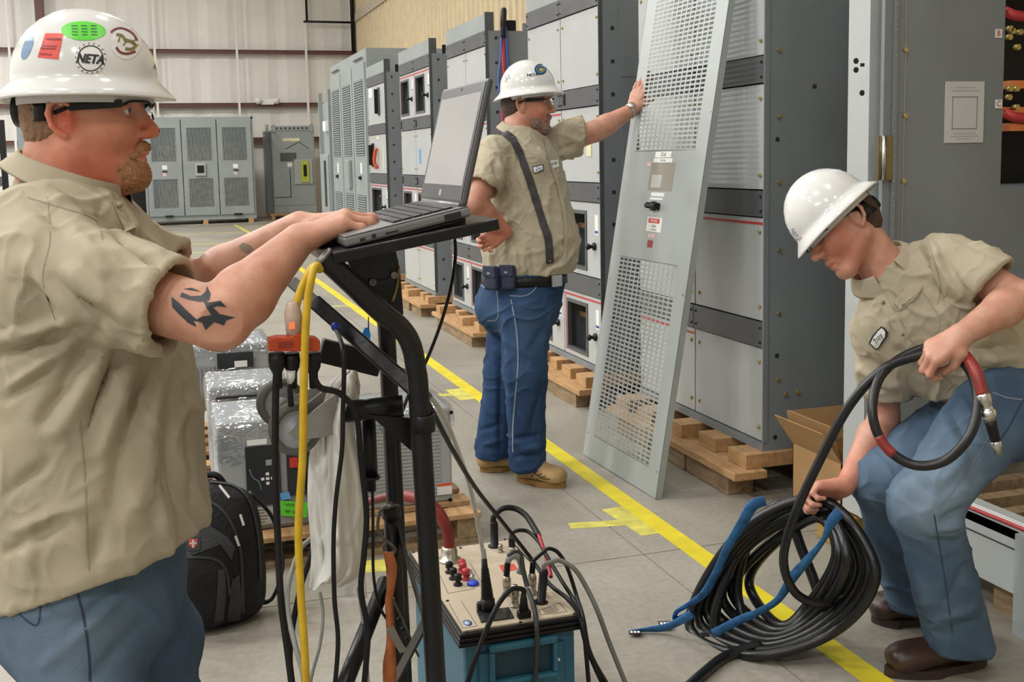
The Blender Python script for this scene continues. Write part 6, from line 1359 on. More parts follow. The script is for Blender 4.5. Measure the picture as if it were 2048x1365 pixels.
# orange tie strap and blue tag
V = []; sp_ = spl([(776, 1104, 14), (782, 1130, 20), (783, 1160, 18), (778, 1200, 12), (780, 1240, 12), (781, 1290, 18), (779, 1330, 24), (780, 1420, 22)], 6)
for x, y, w_ in sp_: V += [on(x - w_ / 2, y, 1, 2.05), on(x, y, 1, 2.045 + .006 * math.sin(y * .05)), on(x + w_ / 2, y, 1, 2.05)]
mb = MB(); mb.add(V, [(3 * i + j, 3 * i + j + 1, 3 * i + j + 4, 3 * i + j + 3) for i in range(len(sp_) - 1) for j in range(2)], True)
os_ = mb.build('tie_strap', mat('orange strap', (.52, .16, .05), .7, var=.12, scale=30, bump=.2, bscale=120), None, base=on(776, 1104, 1, 2.05)); tag(os_, 'orange webbing tie strap hanging from the snap hook of the cart', 'strap'); sm = os_.modifiers.new('thick', 'SOLIDIFY'); sm.thickness = .003
MB().prism([on(x, y, 1, 2.04) for x, y in ((772, 1262), (786, 1250), (806, 1290), (816, 1302), (800, 1308))], (0, .003, 0)).build('strap_buckle', mat('dull tin', (.3, .27, .22), .5, metal=.4), cart)
bt = MB().prism([on(x, y, 1, 2.5) for x, y in ((723, 672), (730, 656), (738, 656), (741, 668), (740, 690), (736, 692), (730, 680))], (0, .006, 0)).build('cable_tag', mat('bright blue plastic', (.02, .25, .7), .4), None, base=on(732, 670, 1, 2.5)); tag(bt, 'bright blue tag hanging by a thread under the cart plate', 'tag')
MB().cyl(on(737, 634, 1, 2.5), on(737, 658, 1, 2.5), .0015, 6).build('thread', ink_m, bt)
# ------------------------------------------------------------------ test set on the floor
SX0, SX1, SY0, SY1, SZ = .607, .922, 2.372, 2.945, .40
ts = thing('test_set', 'teal electrical test set with beige control panel standing on the floor', 'test equipment', ((SX0 + SX1) / 2, (SY0 + SY1) / 2, 0))
teal = mat('teal case', (.026, .135, .205), .38, var=.06, scale=6, bump=.05, bscale=200); beige = mat('beige panel', (.55, .46, .34), .5, var=.03)
case = MB().box((SX0 + .018, SY0 + .018, 0), (SX1 - .018, SY1 - .018, SZ - .03)).build('case', teal, ts, bevel=.012)
MB().box((SX0 + .05, SY0 + .008, .03), (SX1 - .05, SY0 + .02, SZ - .06)).build('front_plate', teal, ts, bevel=.006)
for k in range(3): MB().box((SX0 + .002 * k, SY0 + .002 * k, SZ - .035 + .011 * k), (SX1 - .002 * k, SY1 - .002 * k, SZ - .025 + .011 * k)).build('rim', black_m, ts, bevel=.003)
MB().box((SX0 + .014, SY0 + .014, SZ - .004), (SX1 - .014, SY1 - .014, SZ + .0015)).build('control_panel', beige, ts)
a, b = on(988, 1300, 1, SY0), on(1105, 1342, 1, SY0)
rc = MB().box((a[0], SY0 + .006, b[2]), (b[0], SY0 + .0079, a[2])).build('handle_recess', mat('recess shade', (.008, .04, .065), .5), ts)  # darkened case teal: the shade of the recess is put into its colour
for lo, hi in (((a[0] - .012, a[2] - .004), (b[0] + .012, a[2] + .012)), ((a[0] - .012, b[2] - .012), (b[0] + .012, b[2])), ((a[0] - .012, b[2]), (a[0], a[2] - .004)), ((b[0], b[2]), (b[0] + .012, a[2] - .004))): MB().box((lo[0], SY0 - .012, lo[1]), (hi[0], SY0 + .0078, hi[1])).build('recess_frame', teal, ts, bevel=.004)
for px, py in ((985, 1345), (1117, 1320)): MB().cyl(on(px, py, 1, SY0 + .008), on(px, py, 1, SY0 + .003), .004, 8).build('screw', steel_m, ts)
ZT = SZ + .0015
tp_ = lambda px, py, z=ZT: on(px, py, 2, z)
for px, py in ((827, 1106), (921, 1097), (1010, 1080), (895, 1203), (934, 1266), (1041, 1246), (1094, 1171), (1149, 1229)): MB().cyl(tp_(px, py), tp_(px, py) + ZU * .002, .004, 8).build('screw', black_m, ts)
# printing on the panel
pr = mat('panel print', (.10, .09, .08), .5)
def pline(p, q_, w_=.0012): a, b = tp_(*p), tp_(*q_); return MB().bar(a + ZU * .0004, b + ZU * .0004, w_, .0006).build('print_line', pr, ts)
for p, q_ in (((873, 1137), (896, 1188)), ((896, 1188), (950, 1178)), ((940, 1128), (966, 1172)), ((898, 1208), (926, 1258)), ((926, 1258), (955, 1253)), ((922, 1203), (953, 1251)), ((1078, 1221), (1118, 1207)), ((1118, 1207), (1134, 1224)), ((1078, 1221), (1082, 1231)), ((1082, 1231), (1134, 1224))): pline(p, q_)
for k in range(4): pline((1084 + k * 2, 1222 + k * 2.4 - 1), (1112 + k * 2, 1212 + k * 3), .0018)
lg = MB().lathe([(.014, 0), (.014, .0006), (0, .0006)], tp_(935, 1247), ZU, 20, .75, 1.25).build('oval_logo', mat('logo blue', (.05, .13, .42), .4), ts); MB().lathe([(.009, 0), (.009, .001), (0, .001)], tp_(935, 1247), ZU, 20, .7, 1.2).build('logo_core', mat('logo pale', (.5, .55, .62), .4), ts)
MB().add([tp_(998, 1131, ZT + .0006), tp_(1028, 1128, ZT + .0006), tp_(1036, 1140, ZT + .0006), tp_(1005, 1145, ZT + .0006)], [(0, 1, 2, 3)]).build('warning_label', mat('warning red', (.6, .08, .05), .5), ts)
mb = MB(); sk = [tp_(953, 1226, ZT), tp_(1018, 1218, ZT), tp_(1028, 1238, ZT), tp_(962, 1247, ZT)]; mb.prism(sk, ZU * .004); mb.build('display_window', mat('meter glass', (.03, .03, .035), .2), ts)
# binding posts
for (px, py), m_ in (((899, 1146), black_m), ((907, 1159), black_m), ((916, 1171), black_m), ((926, 1148), red_m), ((932, 1160), red_m), ((924, 1141), red_m)):
    MB().lathe([(.012, 0), (.012, .004), (.0065, .006), (.0065, .012), (.0105, .014), (.0105, .026), (.007, .03), (0, .03)], tp_(px, py), ZU, 12).build('binding_post', m_, ts)
for px, py in ((938, 1150), (943, 1160)): MB().lathe([(.009, 0), (.009, .01), (.005, .014), (0, .014)], tp_(px, py), ZU, 10).build('binding_post', steel_m, ts)
MB().lathe([(.016, 0), (.016, .006), (.012, .009), (0, .009)], tp_(946, 1170), ZU, 16).build('blue_cap', mat('blue plug', (.02, .06, .55), .35), ts)
MB().lathe([(.032, 0), (.032, .005), (.022, .006), (.022, .03), (.02, .032), (.02, .04), (0, .04)], tp_(899, 1122), ZU, 20).build('output_connector', mat('nickel', (.45, .42, .36), .35, metal=.9), ts)
hose_r = mat('red hose', (.22, .022, .016), .45, var=.15, scale=20)
p0 = tp_(899, 1122) + ZU * .03
tag(MB().tube(spl([p0, p0 + (0, 0, .04), on(893, 1058, 1, p0[1]), on(876, 1024, 1, p0[1] + .02), on(846, 1002, 1, p0[1] + .05), on(812, 993, 1, p0[1] + .1)], 8), .0165, 14).build('test_hose', hose_r, None, base=p0), 'thick red hose plugged into the far left corner of the test set', 'hose')
p1 = on(812, 993, 1, p0[1] + .1)
tag(MB().tube(spl([p1, on(790, 992, 1, 3.05), on(760, 998, 1, 3.1), on(735, 1006, 1, 3.15), on(712, 1020, 1, 3.2), on(695, 1045, 1, 3.25), on(690, 1100, 1, 3.3)], 8), .012, 12).build('test_hose', mat('dark red hose', (.16, .03, .02), .5), None, base=p1), 'thinner dark hose continuing behind the cart tubes', 'hose')
# ribbed gland with white cable
gb = tp_(977, 1224); gt = on(968, 1118, 1, gb[1] + .02); gd = gt - gb; prof = [(.018, 0), (.018, .03)]
L_ = np.linalg.norm(gd)
for k in range(14): prof += [(.0165 - .0005 * k, .03 + (L_ - .05) * k / 14), (.0145 - .0005 * k, .03 + (L_ - .05) * (k + .55) / 14)]
MB().lathe(prof + [(.007, L_)], gb, gd, 14).build('cable_gland', rubber_m, ts)
wht = mat('white cable', (.60, .59, .55), .5)
def lead(name, label, pts, r, m, n=8): p = spl(pts, n); return tag(MB().tube(p, r, 8).build(name, m, None, base=p[0]), label, 'cable')
lead('white_cable', 'pale cable rising from the ribbed gland of the test set to the cart', [gt - gd * .05, gt, on(955, 1045, 1, gt[1] - .05), on(937, 965, 1, gt[1] - .12), on(908, 880, 1, 2.3), on(880, 820, 1, 2.15), on(850, 782, 1, 2.03)], .0052, wht)
MB().cyl(on(968, 1116, 1, gt[1]), on(966, 1098, 1, gt[1]), .0062, 10).build('blue_band', mat('pale blue band', (.2, .35, .45), .5), ts)
MB().lathe([(.011, 0), (.011, .02), (.006, .022)], tp_(962, 1222), ZU, 10).build('fuse_holder', black_m, ts)
def bnc(px, py, h, r=.0095): 
    b = tp_(px, py); MB().lathe([(r * 1.35, 0), (r * 1.35, .004), (r, .005), (r, h * .45), (r * 1.15, h * .46), (r * 1.15, h * .8), (r * .8, h), (0, h)], b, ZU, 14).build('connector', mat('nickel', (.45, .42, .36), .35, metal=.9), ts); return b + ZU * h
c1, c2, c3 = bnc(1014, 1190, .05), bnc(1030, 1214, .055), bnc(1065, 1188, .055); c4 = bnc(1001, 1105, .022, .006)
def ribs(a, d, L, r, name='strain_relief'):
    prof = []
    for k in range(7): prof += [(r, L * k / 7), (r * .8, L * (k + .5) / 7)]
    MB().lathe(prof + [(r * .6, L)], a, d, 12).build(name, rubber_m, ts); return a + nz(d) * L
e1_ = ribs(c1, (.1, 0, 1), .035, .0085); e2_ = c2; e3_ = ribs(c3, (.12, 0, 1), .03, .008)
def grip(px, py, h, r=.0115, d=(0, 0, 1)):
    b = tp_(px, py); MB().lathe([(r * 1.6, 0), (r * 1.6, .004), (r, .006), (r, h * .9), (r * .7, h), (0, h)], b, d, 14).build('grip_plug', rubber_m, ts); return b + nz(d) * h
g1, g2, g3 = grip(989, 1094, .075), grip(1024, 1112, .055, .009), grip(1082, 1206, .085, .011, (.12, .02, 1))
MB().lathe([(.0085, 0), (.0085, .03), (.006, .032)], tp_(1024, 1118), ZU, 12).build('sleeve', steel_m, ts)
yb = lambda px, py, y: on(px, py, 1, y)
lead('test_lead', 'thick black lead arching from the tall grip on the test set', [g1 - ZU * .01, g1 + ZU * .012, yb(1005, 1018, g1[1]), yb(1030, 1018, g1[1]), yb(1052, 1032, g1[1] - .03), yb(1068, 1056, g1[1] - .08), yb(1077, 1072, g1[1] - .12)], .0085, rubber_m)
lead('test_lead', 'red-banded lead end dropping behind the silver connectors', [yb(1077, 1070, g1[1] - .12), yb(1086, 1095, g1[1] - .16), yb(1096, 1128, g1[1] - .2), yb(1102, 1155, g1[1] - .24)], .0055, mat('red lead', (.4, .02, .04), .4))
lead('test_lead', 'thin black lead arching from the short grip toward the right edge', [g2 - ZU * .01, g2 + ZU * .006, yb(1035, 1062, g2[1]), yb(1056, 1064, g2[1]), yb(1078, 1085, g2[1] - .05), yb(1092, 1110, g2[1] - .1), yb(1125, 1165, g2[1] - .2), yb(1150, 1205, g2[1] - .27), yb(1166, 1250, 2.36), yb(1180, 1400, 2.34)], .0055, rubber_m)
lead('test_lead', 'black lead looping over the right rim of the test set to the floor', [e3_, yb(1083, 1108, e3_[1]), yb(1098, 1098, e3_[1]), yb(1118, 1108, e3_[1]), yb(1136, 1140, e3_[1] - .02), yb(1154, 1195, e3_[1] - .05), yb(1166, 1235, 2.37), yb(1180, 1305, 2.36), yb(1216, 1372, 2.34)], .005, rubber_m)
lead('grey_lead', 'grey lead curving from the right grip down to the floor', [g3 - ZU * .006, g3 + ZU * .01, yb(1100, 1126, g3[1]), yb(1120, 1122, g3[1]), yb(1150, 1140, g3[1] - .02), yb(1175, 1180, g3[1] - .03), yb(1196, 1225, 2.42), yb(1220, 1290, 2.42), yb(1254, 1375, 2.42)], .0062, mat('dark grey lead', (.20, .20, .18), .5))
lead('test_lead', 'black lead draped over the front rim from the middle connector', [e1_, yb(1022, 1108, e1_[1]), yb(1040, 1108, e1_[1]), yb(1046, 1140, e1_[1] - .02), yb(1056, 1180, e1_[1] - .05), yb(1068, 1215, 2.44), yb(1073, 1250, 2.36), yb(1074, 1300, 2.35), yb(1068, 1385, 2.35)], .0062, mat('charcoal lead', (.035, .035, .038), .5))
MB().tube(spl([e1_, yb(1020, 1116, e1_[1]), yb(1034, 1112, e1_[1]), yb(1043, 1132, e1_[1]), yb(1038, 1148, e1_[1])], 6), .0085, 10).build('grey_sleeve', mat('grey sleeve plug', (.30, .31, .31), .5), ts)
MB().cyl(yb(1055, 1176, e1_[1] - .045), yb(1062, 1196, e1_[1] - .06), .0072, 10).build('white_tag', white_m, ts)
iec = tp_(1048, 1236); MB().box(iec - (.016, .010, 0), iec + (.016, .010, .018)).build('mains_plug', rubber_m, ts, bevel=.003); MB().lathe([(.012, .018), (.009, .045), (.0065, .06)], iec, ZU, 12).build('plug_boot', rubber_m, ts)
lead('mains_lead', 'black mains lead looping forward over the front of the test set', [iec + ZU * .05, iec + ZU * .068, yb(1036, 1178, iec[1]), yb(1022, 1180, iec[1] - .005), yb(1003, 1200, iec[1] - .02), yb(986, 1230, iec[1] - .04), yb(964, 1282, 2.35), yb(946, 1330, 2.33), yb(925, 1400, 2.32)], .0062, rubber_m)
# ------------------------------------------------------------------ backpack
bk0 = np.array([.085, 3.62, 0]); bx_, by_ = np.array([.97, -.24, 0]), np.array([.24, .97, 0])
bp = thing('backpack', 'black and charcoal backpack standing on the floor beside the cart', 'backpack', tuple(bk0)); bb = lambda x, y, z: bk0 + bx_ * x + by_ * y + ZU * z
bag_m = mat('black nylon', (.009, .009, .011), .6, var=.2, scale=14, bump=.4, bscale=60, spec=.3); bag2_m = mat('charcoal nylon', (.03, .033, .038), .6, var=.15, scale=20, bump=.3, bscale=120)
S = Sdf(*bounds([bb(-.2, -.2, 0), bb(.22, .2, .52)], .05), .005)
S.loft([(bb(0, .02, .05), bx_, .165, .115), (bb(.0, .02, .2), bx_, .17, .125), (bb(.0, .03, .34), bx_, .155, .105), (bb(.01, .04, .41), bx_, .12, .075)], .04); S.cut(bb(0, 0, .004), -ZU)
v, q = S.geo(2); v = wobble(v, q, .008, 9, 3.); body_b = qmesh('main_bag', v, q, bag_m, bp)
S = Sdf(*bounds([bb(-.18, -.2, 0), bb(.14, .05, .4)], .05), .005)
S.loft([(bb(-.035, -.075, .05), bx_, .125, .06), (bb(-.035, -.085, .18), bx_, .13, .065), (bb(-.03, -.06, .29), bx_, .11, .055), (bb(-.02, -.035, .36), bx_, .08, .04)], .03); S.cut(bb(0, 0, .006), -ZU)
v, q = S.geo(2); v = wobble(v, q, .006, 11, 5.); qmesh('front_pocket', v, q, bag_m, bp); TBk = bvh([(v, q), geo_of(body_b)])
patch(TBk, [(362, 1050), (420, 1052), (455, 1075), (470, 1095), (462, 1120), (440, 1090), (362, 1120)], 'grey_panel', bag2_m, bp, .003, 8.)
patch(TBk, [(436, 1140), (448, 1138), (452, 1180), (446, 1240), (428, 1244), (434, 1190)], 'grey_panel', bag2_m, bp, .003, 8.); patch(TBk, [(462, 1160), (478, 1150), (484, 1200), (480, 1240), (452, 1244), (458, 1200)], 'grey_panel', bag2_m, bp, .003, 8.)
lgo = patch(TBk, [(374, 1074), (399, 1074), (401, 1080), (400, 1099), (396, 1103), (376, 1102), (372, 1097), (372, 1080)], 'badge', ink_m, bp, .007, 5.)
patch(TBk, [(378, 1079), (395, 1079), (395, 1090), (387, 1099), (379, 1091)], 'badge_shield', mat('badge red', (.45, .04, .03), .4), bp, .0085, 4.)
patch(TBk, [(385, 1081), (389, 1081), (389, 1096), (385, 1096)], 'badge_cross', steel_m, bp, .0095, 3.); patch(TBk, [(380, 1086), (394, 1086), (394, 1089), (380, 1089)], 'badge_cross', steel_m, bp, .0095, 3.)
ribbon(TBk, [(365, 1000), (420, 1005), (455, 1035), (478, 1090), (484, 1160), (486, 1225)], 5, 'zipper', mat('zip black', (.03, .03, .032), .4), bp, .004); ribbon(TBk, [(370, 1115), (425, 1118), (450, 1140), (458, 1190)], 5, 'zipper', mat('zip black', (.03, .03, .032), .4), bp, .004)
ribbon(TBk, [(420, 965), (470, 975), (500, 1010), (515, 1080), (520, 1160)], 4, 'piping', bag2_m, bp, .004)
for p, q_ in (((438, 974), (458, 998)), ((479, 1030), (486, 1052)), ((470, 1072), (477, 1092))):
    a, b = cast(TBk, *p, .006), cast(TBk, *q_, .006)
    if a is not None and b is not None: MB().bar(a, b, .008, .003, -FWD).build('zip_pull', steel_m, bp)
MB().tube(spl([bb(-.05, .07, .43), bb(-.03, .06, .47), bb(.03, .06, .475), bb(.06, .07, .43)], 6), .011, 8).build('haul_loop', bag_m, bp)
MB().tube(spl([bb(.13, .1, .4), bb(.2, .12, .3), bb(.23, .1, .15), bb(.2, .06, .05), bb(.16, .06, .03)], 6), .016, 8, flat=(1, .4)).build('shoulder_strap', bag_m, bp)
# ------------------------------------------------------------------ wrapped circuit breakers on pallets, left middle
def floor_pallet(x0, x1, y0, y1, label, zt=.12):
    t = thing('pallet', label, 'pallet', ((x0 + x1) / 2, (y0 + y1) / 2, 0))
    for xx in (x0, (x0 + x1) / 2 - .045, x1 - .09): MB().box((xx, y0 + .01, .018), (xx + .09, y1 - .01, zt - .02)).build('stringer', wood2_m, t, bevel=.003)
    for i in range(3): yy = y0 + (y1 - y0 - .1) * i / 2; MB().box((x0, yy, 0), (x1, yy + .1, .018)).build('bottom_board', wood2_m, t)
    n = max(3, int((y1 - y0) / .15))
    for i in range(n): yy = y0 + (y1 - y0 - .1) * i / (n - 1); MB().box((x0 - .005, yy, zt - .02), (x1 + .005, yy + .1, zt)).build('deck_board', wood_m, t, bevel=.002)
    return t
floor_pallet(.10, 1.13, 4.02, 4.62, 'timber pallet carrying the front row of wrapped breakers'); floor_pallet(-.05, .62, 4.72, 5.22, 'timber pallet behind, under the middle wrapped breaker')
t = floor_pallet(-.1, .6, 5.38, 6.0, 'rearmost timber pallet under the highest wrapped breaker', .12)
for i in range(3):
    for xx in (-.08, .42): MB().box((xx, 5.38, .12 + .06 * i), (xx + .16, 5.98, .178 + .06 * i)).build('spacer_timber', wood_m, t, bevel=.003)
brk_m = mat('breaker grey', (.36, .38, .39), .45, var=.04); wrap_m = bpy.data.materials.new('stretch wrap'); wrap_m.use_nodes = True
_nt = wrap_m.node_tree; _nt.nodes.clear(); _o = _nt.nodes.new('ShaderNodeOutputMaterial'); _mx = _nt.nodes.new('ShaderNodeMixShader'); _t = _nt.nodes.new('ShaderNodeBsdfTransparent'); _g = _nt.nodes.new('ShaderNodeBsdfGlossy')
_g.inputs['Roughness'].default_value = .09; _mx.inputs[0].default_value = .26; _t.inputs[0].default_value = (.97, .98, 1, 1)
_tc = _nt.nodes.new('ShaderNodeTexCoord'); _mp = _nt.nodes.new('ShaderNodeMapping'); _mp.inputs['Scale'].default_value = (1, 1, 2.2); _mp.inputs['Rotation'].default_value = (.3, .5, .2)
_n = _nt.nodes.new('ShaderNodeTexNoise'); _n.noise_type = 'RIDGED_MULTIFRACTAL'; _n.inputs['Scale'].default_value = 16; _n.inputs['Detail'].default_value = 3; _n.inputs['Distortion'].default_value = .8
_b = _nt.nodes.new('ShaderNodeBump'); _b.inputs['Strength'].default_value = 1.; _b.inputs['Distance'].default_value = .012
_nt.links.new(_tc.outputs['Object'], _mp.inputs[0]); _nt.links.new(_mp.outputs[0], _n.inputs['Vector']); _nt.links.new(_n.outputs['Fac'], _b.inputs['Height']); _nt.links.new(_b.outputs[0], _g.inputs['Normal'])
_nt.links.new(_t.outputs[0], _mx.inputs[1]); _nt.links.new(_g.outputs[0], _mx.inputs[2]); _nt.links.new(_mx.outputs[0], _o.inputs[0])
def breaker(x0, x1, y0, dy, z0, ztop, label, face=True, ridged=False):
    t = thing('circuit_breaker', label, 'circuit breaker', ((x0 + x1) / 2, y0 + dy / 2, z0))
    w_ = x1 - x0; h_ = ztop - z0
    MB().box((x0, y0, z0), (x1, y0 + dy, ztop)).build('frame', brk_m, t, bevel=.012)
    if face:
        f_ = MB().box((x0 + w_ * .23, y0 - .012, z0 + h_ * .04), (x0 + w_ * .94, y0, z0 + h_ * .86)).build('face_cover', mat('cover grey', (.27, .28, .28), .5), t, bevel=.003)
        b_ = MB().box((x0 + w_ * .25, y0 - .018, z0 + h_ * .24), (x0 + w_ * .56, y0 - .012, z0 + h_ * .78)).build('trip_unit', mat('trip unit black', (.02, .022, .026), .35), t)
        MB().box((x0 + w_ * .27, y0 - .014, z0 + h_ * .79), (x0 + w_ * .45, y0 - .012, z0 + h_ * .84)).build('name_label', white_m, t)
        MB().box((x0 + w_ * .26, y0 - .015, z0 + h_ * .06), (x0 + w_ * .53, y0 - .012, z0 + h_ * .22)).build('rating_plate', mat('rating plate', (.42, .40, .34), .5), t)
        for k in range(5): MB().box((x0 + w_ * .28, y0 - .0156, z0 + h_ * (.08 + .028 * k)), (x0 + w_ * (.4 + .02 * (k % 3)), y0 - .015, z0 + h_ * (.087 + .028 * k))).build('plate_print', g_ink, t)
        for dx, dz in ((0, 0), (-.018, 0), (.018, 0), (0, .018), (0, -.018)): MB().box((x0 + w_ * .44 + dx - .006, y0 - .021, z0 + h_ * .48 + dz - .005), (x0 + w_ * .44 + dx + .006, y0 - .018, z0 + h_ * .48 + dz + .005)).build('trip_button', white_m, b_)
        MB().box((x0 + w_ * .43, y0 - .02, z0 + h_ * .6), (x0 + w_ * .52, y0 - .018, z0 + h_ * .65)).build('trip_display', mat('lcd grey', (.3, .33, .3), .3), b_)
        MB().tube(spl([(x0 + w_ * .28, y0 - .019, z0 + h_ * .58), (x0 + w_ * .31, y0 - .019, z0 + h_ * .5), (x0 + w_ * .36, y0 - .019, z0 + h_ * .46), (x0 + w_ * .38, y0 - .019, z0 + h_ * .38)], 3), .0015, 5).build('curve_print', mat('pale blue band', (.2, .35, .45), .5), b_)
        MB().box((x0 + w_ * .62, y0 - .02, z0 + h_ * .30), (x0 + w_ * .9, y0 - .012, z0 + h_ * .72)).build('button_panel', mat('trip unit black', (.02, .022, .026), .35), t)
        MB().box((x0 + w_ * .645, y0 - .026, z0 + h_ * .56), (x0 + w_ * .72, y0 - .02, z0 + h_ * .65)).build('off_button', mat('button red', (.55, .04, .03), .4), t)
        MB().box((x0 + w_ * .82, y0 - .026, z0 + h_ * .56), (x0 + w_ * .9, y0 - .02, z0 + h_ * .65)).build('on_button', mat('button green', (.04, .35, .06), .4), t)
    if ridged:
        for k in range(22): z = z0 + .03 + (h_ - .06) * k / 22; MB().box((x0 + .03, y0 - .004, z), (x1 - .05, y0, z + (h_ - .06) / 44)).build('cooling_rib', brk_m, t)
    # stretch wrap
    S_ = MB(); N = 22; V = []; hs = (ztop - h_ * (.35 if face else .2), ztop - h_ * .1, ztop + .004, ztop + .014)
    rr2 = random.Random(int(x0 * 991 + y0 * 77)); ring_ = []
    for e_, hz in ((.012, hs[0]), (.01, hs[1]), (.007, hs[2]), (-.03, hs[3])):
        for k in range(N * 4):
            s_, u_ = divmod(k, N); u_ = u_ / N; pts4 = [(x0 - e_, y0 - e_), (x1 + e_, y0 - e_), (x1 + e_, y0 + dy + e_), (x0 - e_, y0 + dy + e_)]; a, b = pts4[s_], pts4[(s_ + 1) % 4]
            V.append((a[0] + (b[0] - a[0]) * u_ + rr2.uniform(-.003, .003), a[1] + (b[1] - a[1]) * u_ + rr2.uniform(-.003, .003), hz + rr2.uniform(-.02, .02) * (1 if hz == hs[0] else .15)))
    M_ = N * 4; S_.add(V, [(i * M_ + k, i * M_ + (k + 1) % M_, (i + 1) * M_ + (k + 1) % M_, (i + 1) * M_ + k) for i in range(3) for k in range(M_)] + [tuple(range(3 * M_, 4 * M_))], True); S_.build('stretch_wrap', wrap_m, t)
    return t
zA = on(520, 842, 1, 4.12)[2]
xa0, xa1 = on(436, 950, 1, 4.12)[0], on(655, 950, 1, 4.12)[0]
bA = breaker(xa0, xa1, 4.12, .4, .12, zA, 'grey wrapped circuit breaker with black trip unit nearest the backpack')
xb0, xb1 = on(715, 950, 1, 4.2)[0], on(905, 950, 1, 4.2)[0]
bB = breaker(xb0, xb1, 4.2, .36, .12, on(820, 822, 1, 4.2)[2], 'grey wrapped circuit breaker with ribbed side seen behind the cart tubes', False, True)
c_ = on(889, 978, 1, 4.195); MB().box(c_ - (.03, .002, .024), c_ + (.03, 0, .024)).build('warning_sticker', white_m, bB); MB().box(c_ + (-.03, -.003, .012), c_ + (.03, -.002, .024)).build('sticker_band', mat('sticker red', (.65, .1, .04), .5), bB)
for px, py in ((902, 825), (900, 1000)): p = on(px, py, 1, 4.197); MB().cyl(p, p + (0, -.006, 0), .008, 8).build('bolt', black_m, bB)
z2_ = on(480, 772, 1, 4.78)[2]; b2_ = breaker(on(418, 800, 1, 4.78)[0], on(575, 800, 1, 4.78)[0], 4.78, .38, .12, z2_, 'middle wrapped circuit breaker behind the front one', False)
MB().box((on(432, 800, 1, 4.77)[0], 4.76, .3), (on(570, 800, 1, 4.77)[0], 4.78, z2_ - .04)).build('dark_face', mat('trip unit black', (.02, .022, .026), .35), b2_)
z3_ = on(450, 690, 1, 5.45)[2]; x0, x1 = on(384, 750, 1, 5.45)[0], on(540, 750, 1, 5.45)[0]; b3_ = breaker(x0, x1, 5.45, .4, .30, z3_, 'rearmost wrapped circuit breaker under the elbow of the man at the laptop', False)
MB().box((x0 + .12, 5.43, .42), (x0 + .29, 5.45, z3_ - .04)).build('dark_face', mat('trip unit black', (.02, .022, .026), .35), b3_)
for k in range(2): MB().box((x0 + .2, 5.425, .46 + k * .05), (x0 + .26, 5.43, .49 + k * .05)).build('label', white_m, b3_)
for k in range(5): MB().box((x0 + .015 + k * .02, 5.435, .32), (x0 + .023 + k * .02, 5.45, z3_ - .1)).build('contact_finger', steel_m, b3_)
# tape and handwritten tag on the front breaker
def onA(px, py): return on(px, py, 1, 4.098)
MB().prism([onA(x, y) for x, y in ((560, 988), (578, 984), (582, 998), (562, 1002))], (0, .002, 0)).build('blue_tape', mat('blue tape', (.05, .22, .6), .5), bA)
gt_ = MB().prism([onA(x, y) for x, y in ((560, 1002), (616, 1006), (614, 1036), (562, 1032))], (0, .002, 0)).build('green_tag', mat('green tag', (.12, .62, .04), .5, var=.02), bA)
for x, y, w_ in ((570, 1010, 18), (592, 1011, 14), (570, 1023, 10), (584, 1024, 18)): MB().tube([on(x + w_ * k / 5, y + (2.5 if k % 2 else -2.5), 1, 4.096) for k in range(6)], .0012, 5).build('handwriting', ink_m, gt_)
# ------------------------------------------------------------------ hose coil in the hands of the bending man
hose_m = mat('black hose', (.009, .0095, .011), .33, var=.2, scale=12, bump=.06, bscale=40)
coil = thing('hose_coil', 'big loose coil of thick black hose held above the yellow line', 'hose', tuple(on(1540, 1310, 2, 0)))
rq = random.Random(5); HR = .0158
def fl_d(px, py): p = on(px, py, 2, HR); return float((p - CAM) @ FWD)
def hloop(T_, R_, BR, B_, L_, UL, r=HR, name='hose_loop'):
    pts = []
    for (x, y, d) in (T_, R_, BR, B_, L_, UL):
        dd = min(d, fl_d(x, y)) if y > 1010 else d; pts.append(P(x, y, dd))
    MB().tube(spl(pts, 12, True), r, 10, closed=True).build(name, hose_m, coil)
for i in range(7):
    k = i / 6.
    hloop((1640 + rq.uniform(-10, 10), 1000 + 6 * i, 3.26 + .014 * (i % 3)), (1748 - 13 * i + rq.uniform(-4, 4), 1140 - 5 * i, 3.10 + .045 * (i % 4)), (1672 - 9 * i, 1262 - 9 * i, 3.2 + .02 * i), (1500 + 10 * i, 1312 - 10 * i, 3.34), (1376 + (17 * i if i < 5 else 60 + 30 * (i - 4)) + rq.uniform(-4, 4), 1248 - 13 * i, 3.52), (1480 + 6 * i + (25 if i > 4 else 0), 1066 + 5 * i, 3.36 + .01 * i))
hloop((1600, 1003, 3.30), (1728, 1090, 3.22), (1735, 1190, 3.2), (1560, 1290, 3.36), (1430, 1262, 3.5), (1490, 1080, 3.42))
hloop((1560, 1010, 3.34), (1600, 1090, 3.34), (1640, 1240, 3.3), (1520, 1262, 3.4), (1475, 1190, 3.48), (1500, 1080, 3.42))
